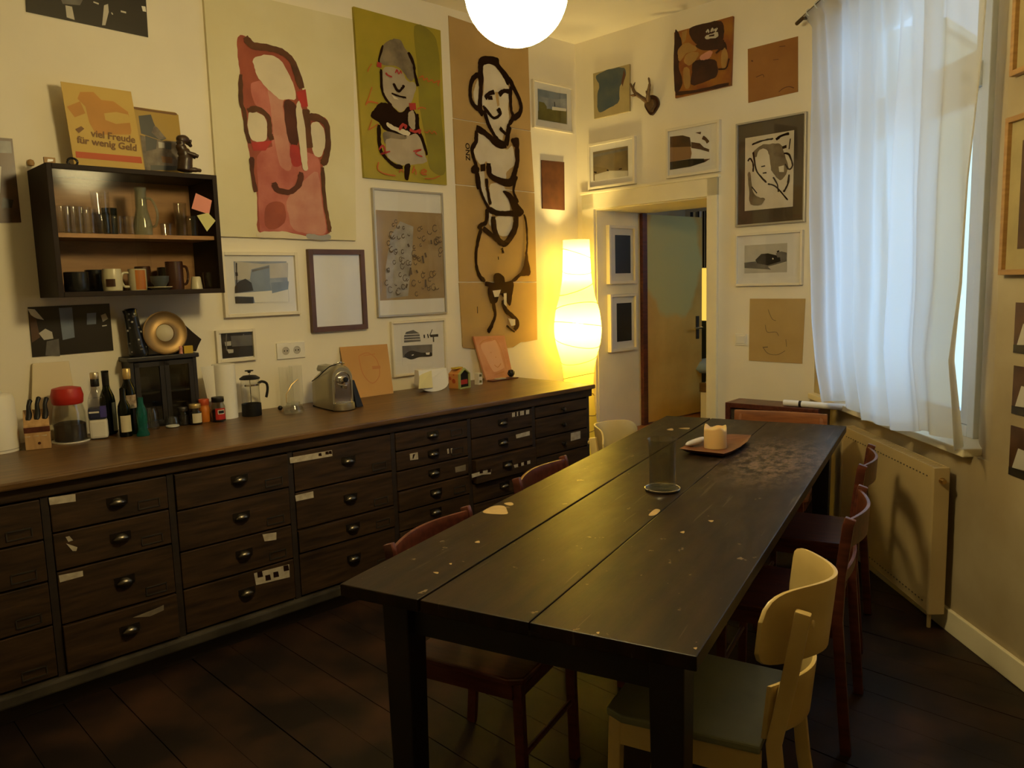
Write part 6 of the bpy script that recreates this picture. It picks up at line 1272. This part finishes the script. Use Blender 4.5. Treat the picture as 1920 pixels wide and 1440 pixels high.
# rim follows the traced outline at rim height, floor is inset
RH = 0.026
outl = [at_z(x, y, TABLE_Z+RH)-PT for x, y in ((1274, 841), (1297, 829), (1322, 819), (1345, 815), (1376, 814), (1409, 816), (1402, 827), (1388, 838), (1372, 846), (1357, 851), (1330, 848), (1300, 845))]
cen = sum(outl, Vector())/len(outl)
def ringz(k, z): return [Vector((cen.x+(p.x-cen.x)*k, cen.y+(p.y-cen.y)*k, z)) for p in outl]
lev = [ringz(0.62, 0.0), ringz(0.80, 0.004), ringz(1.0, RH), ringz(0.93, RH), ringz(0.74, 0.010)]
n = len(outl); b = B(); b.add([p for r_ in lev for p in r_], [(i*n+k, i*n+(k+1) % n, (i+1)*n+(k+1) % n, (i+1)*n+k) for i in range(len(lev)-1) for k in range(n)]+[tuple(range(n)), tuple(4*n+k for k in range(n))])
b.build('tray_body', 'tray_wood', t, smooth=True)
PCn = at_z(1341, 839, TABLE_Z+0.011); PCn.z = TABLE_Z+0.0115
t = thing('pillar_candle', 'thick ivory pillar candle with melted wavy rim on the tray', 'candle', PCn)
mw, N2, L2, b2 = new_mat('candle_wax'); b2.inputs['Base Color'].default_value = (0.66, 0.46, 0.22, 1); b2.inputs['Roughness'].default_value = 0.5; b2.inputs['Subsurface Weight'].default_value = 0.6; b2.inputs['Subsurface Radius'].default_value = (0.03, 0.014, 0.006); b2.inputs['Subsurface Scale'].default_value = 0.6
rc = wpx(PCn, 20); hc_ = z_at(PCn, 1341, 799)-PCn.z
vs, fs = [], []; SG = 36; lv = [(1.0, 0.0), (1.01, 0.02), (1.0, 0.7), (1.0, 0.9), (0.97, 1.0), (0.86, 0.99), (0.75, 0.86), (0.0, 0.82)]
for i, (rk, zk) in enumerate(lv):
    for k in range(SG):
        a = 2*PI*k/SG; wob = 1+0.07*math.sin(3*a+0.6)+0.05*math.sin(5*a+2) if zk > 0.85 else 1
        vs.append((rc*rk*math.cos(a), rc*rk*math.sin(a), hc_*zk*(wob if i < 6 else 1)*0.96))
for i in range(len(lv)-1):
    for k in range(SG): fs.append((i*SG+k, i*SG+(k+1) % SG, (i+1)*SG+(k+1) % SG, (i+1)*SG+k))
fs.append(tuple(reversed(range(SG)))); B().add(vs, fs).build('wax', 'candle_wax', t, smooth='all')
B().tube([(0, 0, hc_*0.76), (0.001, 0, hc_*0.86), (0.004, 0, hc_*0.9)], 0.0013).build('wick', 'black_plastic', t)
PS = at_z(1303, 838, TABLE_Z+0.012); PS.z = TABLE_Z+0.020
b = B().tube(crm([(-0.06, -0.02, 0.012), (-0.02, -0.006, 0.014), (0.03, 0.012, 0.016), (0.07, 0.03, 0.017)], sub=4), [0.004, 0.008, 0.011, 0.012, 0.013, 0.014, 0.014, 0.015, 0.015, 0.015, 0.014, 0.012, 0.006], 12)
o = small('smooth_stone', 'long pale lilac white stone lying on the tray beside the candle', 'stone', b, mat('stone_white', (0.60, 0.58, 0.62), 0.5), PS, 0.35, smooth='all')
# ------------------------------------------------------------------ chairs
def strip(b, pts, w0, w1, th):
    """flat bar through pts (local y,z list) between x=w0 and x=w1"""
    P_ = [Vector((0, y, z)) for y, z in pts]; n = len(P_); vs = []
    for i, p in enumerate(P_):
        tg = (P_[min(i+1, n-1)]-P_[max(i-1, 0)]).normalized(); nn = Vector((0, -tg.z, tg.y))
        for x in (w0, w1):
            for s_ in (-1, 1): q = p+nn*th/2*s_; vs.append((x, q.y, q.z))
    fs = []
    for i in range(n-1):
        a = i*4; c = a+4; fs += [(a, a+1, c+1, c), (a+1, a+3, c+3, c+1), (a+3, a+2, c+2, c+3), (a+2, a, c, c+2)]
    fs += [(0, 2, 3, 1), ((n-1)*4, (n-1)*4+1, (n-1)*4+3, (n-1)*4+2)]
    b.add(vs, fs); return b
def curved_panel(b, hw, y0, depth, z0, z1, th, rake=0.0, taper=0.0, ends=0.0, bell=False):
    """back panel bowed backwards (towards -y) between x=-hw..hw"""
    n, m_ = 26, 4
    def f(u, v, off):
        x = -hw+2*hw*u; k = math.sin(PI*u)**1.7 if bell else math.sin(PI*u); zz = z0+(z1-z0)*v - ends*(abs(2*u-1)**7)*(2*v-1)
        return (x*(1-taper*v), y0-depth*k-rake*(zz-z0)-off, zz)
    fr = [f(i/n, j/m_, 0) for i in range(n+1) for j in range(m_+1)]; bk = [f(i/n, j/m_, th) for i in range(n+1) for j in range(m_+1)]
    K_ = len(fr); fs = []
    for i in range(n):
        for j in range(m_):
            a = i*(m_+1)+j; c = a+m_+1; fs += [(a, a+1, c+1, c), (K_+a, K_+c, K_+c+1, K_+a+1)]
        a = i*(m_+1); c = a+m_+1; fs += [(a, c, K_+c, K_+a), (a+m_, K_+a+m_, K_+c+m_, c+m_)]
    for j in range(m_): fs += [(j, K_+j, K_+j+1, j+1), (n*(m_+1)+j, n*(m_+1)+j+1, K_+n*(m_+1)+j+1, K_+n*(m_+1)+j)]
    b.add(fr+bk, fs); return b
def post_chair(label, m='red_wood', top=0.80):
    t = thing('dining_chair', label, 'chair'); W2 = 0.215
    B().prism([(-0.20, -0.19), (-0.21, 0.17), (-0.18, 0.20), (0.18, 0.20), (0.21, 0.17), (0.20, -0.19)], 0.425, 0.447)
    b = B(); q = [(-0.195, -0.19), (-0.21, 0.16), (-0.185, 0.20), (0.185, 0.20), (0.21, 0.16), (0.195, -0.19)]
    b.add([(x, y, z) for z in (0.428, 0.450) for x, y in q], [tuple(reversed(range(6))), tuple(range(6, 12))]+[(i, (i+1) % 6, (i+1) % 6+6, i+6) for i in range(6)]); b.build('seat', m, t, bevel=0.006)
    for s_ in (-1, 1):
        b = B(); strip(b, [(-0.235, 0.0), (-0.215, 0.25), (-0.20, 0.45), (-0.205, 0.6), (-0.225, top-0.03), (-0.232, top-0.008)], s_*W2-0.011, s_*W2+0.011, 0.034); b.build('rear_leg', m, t, bevel=0.005, smooth=True)
        b = B(); strip(b, [(0.185, 0.0), (0.175, 0.428)], s_*0.175-0.014, s_*0.175+0.014, 0.03); b.build('leg', m, t, bevel=0.004)
        B().box(s_*0.185-0.009, s_*0.185+0.009, -0.19, 0.165, 0.38, 0.427).build('side_rail', m, t)
    b = B(); curved_panel(b, W2-0.010, -0.208, 0.045, top-0.115, top-0.018, 0.012, 0.06); b.build('back_rail', m, t, bevel=0.003, smooth=True)
    b = B(); curved_panel(b, W2-0.010, -0.196, 0.02, 0.56, 0.60, 0.012, 0.06); b.build('lower_rail', m, t, bevel=0.003, smooth=True)
    B().box(-0.17, 0.17, 0.165, 0.183, 0.38, 0.427).build('front_rail', m, t)
    B().tube([(-0.175, 0.18, 0.2), (0.175, 0.18, 0.2)], 0.009).build('stretcher', m, t)
    return t
def place(t, pa, pb, ztop, yloc, face):
    a, c = at_z(*pa, ztop), at_z(*pb, ztop); mid = (a+c)/2; mid.z = 0
    ry = math.atan2(-face.x, face.y); t.location = mid - face*yloc; t.rotation_euler = (0, 0, ry)
chA = post_chair('red brown chair opposite the black box drawers, pushed in nearest the table foot')
chA['label'] = 'red brown wooden chair on the drawer side, beside the pale worn spot on the table'
place(chA, (722, 1020), (882, 942), 0.80, -0.225, TR_)
def place_dup(src, label, pa, pb, ztop, yloc, face): o = dup(src, label=label); place(o, pa, pb, ztop, yloc, face); return o
place_dup(chA, 'red brown wooden chair on the drawer side, between another red chair and the cream chair', (960, 895), (1066, 850), 0.80, -0.225, TR_)
place_dup(chA, 'dark red chair by the radiator, closer to the window corner', (1612, 868), (1635, 830), 0.80, -0.225, -TR_)
place_dup(chA, 'dark red chair by the radiator, next to the cream chair', (1580, 970), (1625, 905), 0.80, -0.225, -TR_)
def cream_chair(label):
    t = thing('dining_chair', label, 'chair'); m = 'cream_paint'; W2 = 0.20
    b = B(); q = [(-0.20, -0.19), (-0.215, 0.15), (-0.19, 0.20), (0.19, 0.20), (0.215, 0.15), (0.20, -0.19)]
    b.add([(x, y, z) for z in (0.435, 0.457) for x, y in q], [tuple(reversed(range(6))), tuple(range(6, 12))]+[(i, (i+1) % 6, (i+1) % 6+6, i+6) for i in range(6)]); b.build('seat', 'seat_green', t, bevel=0.006)
    for s_ in (-1, 1):
        b = B(); strip(b, [(-0.275, 0.0), (-0.235, 0.25), (-0.215, 0.45), (-0.248, 0.62), (-0.276, 0.79)], s_*0.165-0.012, s_*0.165+0.012, 0.036); b.build('rear_leg', m, t, bevel=0.005, smooth=True)
        b = B(); strip(b, [(0.19, 0.0), (0.175, 0.435)], s_*0.18-0.016, s_*0.18+0.016, 0.034); b.build('leg', m, t, bevel=0.004)
        B().box(s_*0.185-0.009, s_*0.185+0.009, -0.19, 0.165, 0.365, 0.434).build('side_rail', m, t)
    b = B(); curved_panel(b, 0.235, -0.175, 0.125, 0.645, 0.832, 0.011, 0.10, 0.0, 0.055, True); b.build('backrest', m, t, bevel=0.003, smooth=True)
    b = B(); curved_panel(b, 0.17, -0.185, 0.075, 0.46, 0.60, 0.011, 0.10, -0.05); b.build('lower_back_panel', m, t, bevel=0.003, smooth=True)
    for s_ in (-1, 1): B().lathe([(0, 0), (0.009, 0), (0.009, 0.004), (0, 0.006)], 12, m=Matrix.Translation((s_*0.165, -0.295, 0.765)) @ Matrix.Rotation(PI/2, 4, 'X')).build('bolt_cap', m, t)
    B().box(-0.17, 0.17, 0.165, 0.185, 0.365, 0.434).build('front_rail', m, t)
    return t
cc = cream_chair('cream painted chair with bent plywood back on the window side of the table')
place(cc, (1430, 1135), (1482, 1015), 0.82, -0.19, -TR_)
c2 = dup(cc, label='cream edged chair on the drawer side of the table, close to the doorway'); place(c2, (1140, 820), (1208, 798), 0.80, -0.21, TR_); c2.location = c2.location - TR_*0.05
# chair at the table end, with broad flat rail
t = post_chair('orange brown wooden chair with broad flat back rail at the far table end', 'orange_wood', 0.815)
for ch in list(t.children):
    if ch.name.startswith('back_rail'): bpy.data.objects.remove(ch)
b = B(); curved_panel(b, 0.245, -0.20, 0.02, 0.68, 0.815, 0.016, 0.05); b.build('back_rail', 'orange_wood', t, bevel=0.005, smooth=True)
a = at_z(1395, 768, 0.815); c = at_z(1563, 778, 0.815); mid = (a+c)/2; mid.z = 0; t.location = mid+TU*0.215; t.rotation_euler = (0, 0, math.atan2(TU.x, -TU.y)); t.location = mid-TU*0.215-TR_*0.04
# wooden box behind that chair, white tube on it
a = at_z(1357, 755, 0.80); c = at_z(1532, 769, 0.80); dv = (c-a); Lb = dv.length; ang = math.atan2(dv.y, dv.x)
t = thing('wooden_crate', 'reddish wooden crate with black woven front panel behind the end chair', 'crate', (a.x, a.y, 0), ang)
b = B(); b.box(0, 0.03, 0.02, 0.22, 0, 0.80); b.box(Lb-0.03, Lb, 0.02, 0.22, 0, 0.80); b.box(0.03, Lb-0.03, 0.02, 0.22, 0.77, 0.80); b.box(0.03, Lb-0.03, 0.02, 0.22, 0.0, 0.03); b.build('frame', 'red_wood', t, bevel=0.003)
B().box(0.03, Lb-0.03, 0.04, 0.05, 0.03, 0.77).build('front_panel', mat('woven_black', (0.02, 0.016, 0.014), 0.9, c2=(0.06, 0.045, 0.03), scale=120), t)
P = Vector((a.x, a.y, 0.80))+dv.normalized()*(Lb*0.62)+Vector((-dv.y, dv.x, 0)).normalized()*0.06
t = thing('paper_tube', 'white rolled paper tube with a black band lying on the crate', 'tube', P, ang)
Rx = Matrix.Translation((0, 0, 0.0185)) @ Matrix.Rotation(PI/2, 4, 'Y')
B().lathe([(0, 0), (0.018, 0), (0.018, 0.42), (0, 0.42)], 18, m=Rx).build('roll', 'paper_white', t, smooth=True); B().lathe([(0.0183, 0.09), (0.0186, 0.09), (0.0186, 0.105), (0.0183, 0.105)], 18, m=Rx).build('band', 'black_plastic', t, smooth=True)
# ------------------------------------------------------------------ radiator under the window
t = thing('radiator', 'cream painted panel radiator with top grille under the window', 'radiator')
hr, hb_ = 0.73, 0.086
ya, yb_ = 3.235, 4.22; xf0, xf1 = 1.772, 1.80
Rm = lambda y: xf0+(xf1-xf0)*(y-ya)/(yb_-ya)
def rbox(y0, y1, o0, o1, z0, z1):
    b = B(); b.add([(Rm(y)+o, y, z) for z in (z0, z1) for y in (y0, y1) for o in (o0, o1)], [(0, 2, 3, 1), (4, 5, 7, 6), (0, 1, 5, 4), (2, 6, 7, 3), (0, 4, 6, 2), (1, 3, 7, 5)]); return b
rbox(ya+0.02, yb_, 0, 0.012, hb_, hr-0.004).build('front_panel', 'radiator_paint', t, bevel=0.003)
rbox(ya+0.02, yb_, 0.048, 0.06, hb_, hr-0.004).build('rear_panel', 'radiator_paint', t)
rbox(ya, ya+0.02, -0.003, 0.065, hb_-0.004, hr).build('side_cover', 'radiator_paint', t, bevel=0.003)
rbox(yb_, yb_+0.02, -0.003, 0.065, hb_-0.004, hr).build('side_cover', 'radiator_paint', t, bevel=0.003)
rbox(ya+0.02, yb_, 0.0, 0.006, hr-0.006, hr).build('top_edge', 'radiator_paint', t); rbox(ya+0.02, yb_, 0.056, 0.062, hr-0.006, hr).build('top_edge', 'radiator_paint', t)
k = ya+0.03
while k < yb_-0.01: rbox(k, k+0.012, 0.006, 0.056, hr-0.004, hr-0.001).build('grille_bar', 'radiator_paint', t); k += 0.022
k = ya+0.06
while k < yb_-0.03:
    rbox(k, k+0.010, -0.0015, 0.001, hr-0.05, hr-0.045).build('vent_slot', 'iron', t); rbox(k, k+0.010, -0.0015, 0.001, hb_+0.035, hb_+0.04).build('vent_slot', 'iron', t); k += 0.030
vk = B().lathe([(0, 0), (0.013, 0), (0.014, 0.010), (0.010, 0.022), (0, 0.024)], 16, m=Matrix.Translation((Rm(ya)+0.03, ya, hr-0.055)) @ Matrix.Rotation(PI/2, 4, 'X')); vk.build('bleed_valve', 'brass', t, smooth=True)
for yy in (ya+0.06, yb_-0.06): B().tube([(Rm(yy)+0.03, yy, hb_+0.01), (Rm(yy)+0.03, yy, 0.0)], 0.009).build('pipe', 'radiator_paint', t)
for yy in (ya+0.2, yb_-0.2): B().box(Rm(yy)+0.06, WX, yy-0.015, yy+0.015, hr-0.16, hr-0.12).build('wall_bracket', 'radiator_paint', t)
# ------------------------------------------------------------------ curtain rod and curtain
RX, RZ = 1.715, 3.005
t = thing('curtain_rod', 'thin wooden curtain rod across the window', 'curtain rod')
B().tube([(RX, 2.55, RZ), (RX, 4.79, RZ)], 0.0115, 12).build('rod', 'old_wood', t, smooth=True)
for yy in (2.75, 4.64):
    b = B().box(RX-0.012, WX, yy-0.010, yy+0.010, RZ-0.026, RZ-0.012); b.box(WX-0.008, WX, yy-0.02, yy+0.02, RZ-0.06, RZ+0.02); b.build('bracket', 'iron', t)
cur = thing('window_curtain', 'long sheer white curtain with loose folds in front of the window', 'curtain')
yL = [(3.0, 4.66), (2.7, 4.615), (1.9, 4.55), (1.3, 4.455), (1.05, 4.38), (0.845, 4.27)]
def lerp_tab(tab, z):
    for (za, va), (zb_, vb) in zip(tab, tab[1:]):
        if z >= zb_: k = (z-zb_)/(za-zb_); return vb+(va-vb)*k
    return tab[-1][1]
yRt = [(3.0, 3.00), (2.34, 3.02), (1.9, 3.045), (1.5, 3.035), (1.2, 3.07), (1.05, 3.03), (0.86, 2.99)]
rdc = random.Random(11)
folds = [(rdc.uniform(0.010, 0.026), f_, rdc.uniform(0, 6.28)) for f_ in (3.0, 5.0, 8.0, 13.0)]
def hem(u): return 0.855+0.012*math.sin(9*u)+0.02*max(0, math.sin(3.1*u*PI))-0.02*math.exp(-((u-0.32)/0.08)**2)
def cf(u, v):
    zh = hem(u); z = zh+(RZ-0.002-zh)*v
    y = lerp_tab(yL, z)+(lerp_tab(yRt, z)-lerp_tab(yL, z))*u
    w_ = 0.45+0.55*(1-v)
    x = RX+0.03
    for i, (a_, f_, ph) in enumerate(folds):
        x += a_*math.sin(2*PI*f_*(u+0.025*math.sin(3*v+i))+ph+0.9*v*(i-1.5))*(w_ if i < 2 else 0.75)
    y += 0.03*math.sin(2*PI*5*u+1.2+1.3*v)*(0.5+0.5*w_)*min(1, 4*u*(1-u)+0.05)
    if v > 0.97: x += (RX-0.013-x)*((v-0.97)/0.03)
    return (min(x, 1.80), y, z)
B().grid(cf, 150, 60).build('cloth', 'curtain_cloth', cur, smooth='all')
# hem band and edge seam are doubled cloth
def edge_strip(u0, u1, v0, v1, nu, nv, nm): B().grid(lambda a, c: tuple(Vector(cf(u0+(u1-u0)*a, v0+(v1-v0)*c))+Vector((-0.002, 0, 0))), nu, nv).build(nm, 'curtain_cloth', cur, smooth='all')
edge_strip(0.985, 1.0, 0, 0.96, 2, 60, 'side_seam'); edge_strip(0, 1, 0, 0.018, 150, 1, 'hem')
for k in range(14):
    u = (k+0.5)/14; p = cf(u, 1.0)
    B().tube([(RX+0.0165*math.cos(a), p[1], RZ+0.0165*math.sin(a)) for a in [q*PI/8 for q in range(16)]], 0.004, 6, True).build('loop', 'curtain_cloth', cur)

# ------------------------------------------------------------------ groups of repeats
GROUPS = {'dining_chair': 'chairs around the long table', 'jar': 'jars in a row on the counter', 'bottle': 'bottles on the counter', 'mug': 'mugs in the wall cabinet', 'knife': 'knives in the block', 'photo_print': 'unframed photo prints', 'framed_photo': 'framed photos on the walls', 'sticky_note': 'sticky notes on the cabinet glass', 'framed_print': 'framed prints', 'fluted_vase': 'fluted glass cylinders'}
for o in COL.objects:
    if o.parent is None and 'category' in o and 'group' not in o:
        g = GROUPS.get(o.name.split('.')[0])
        if g: o['group'] = g
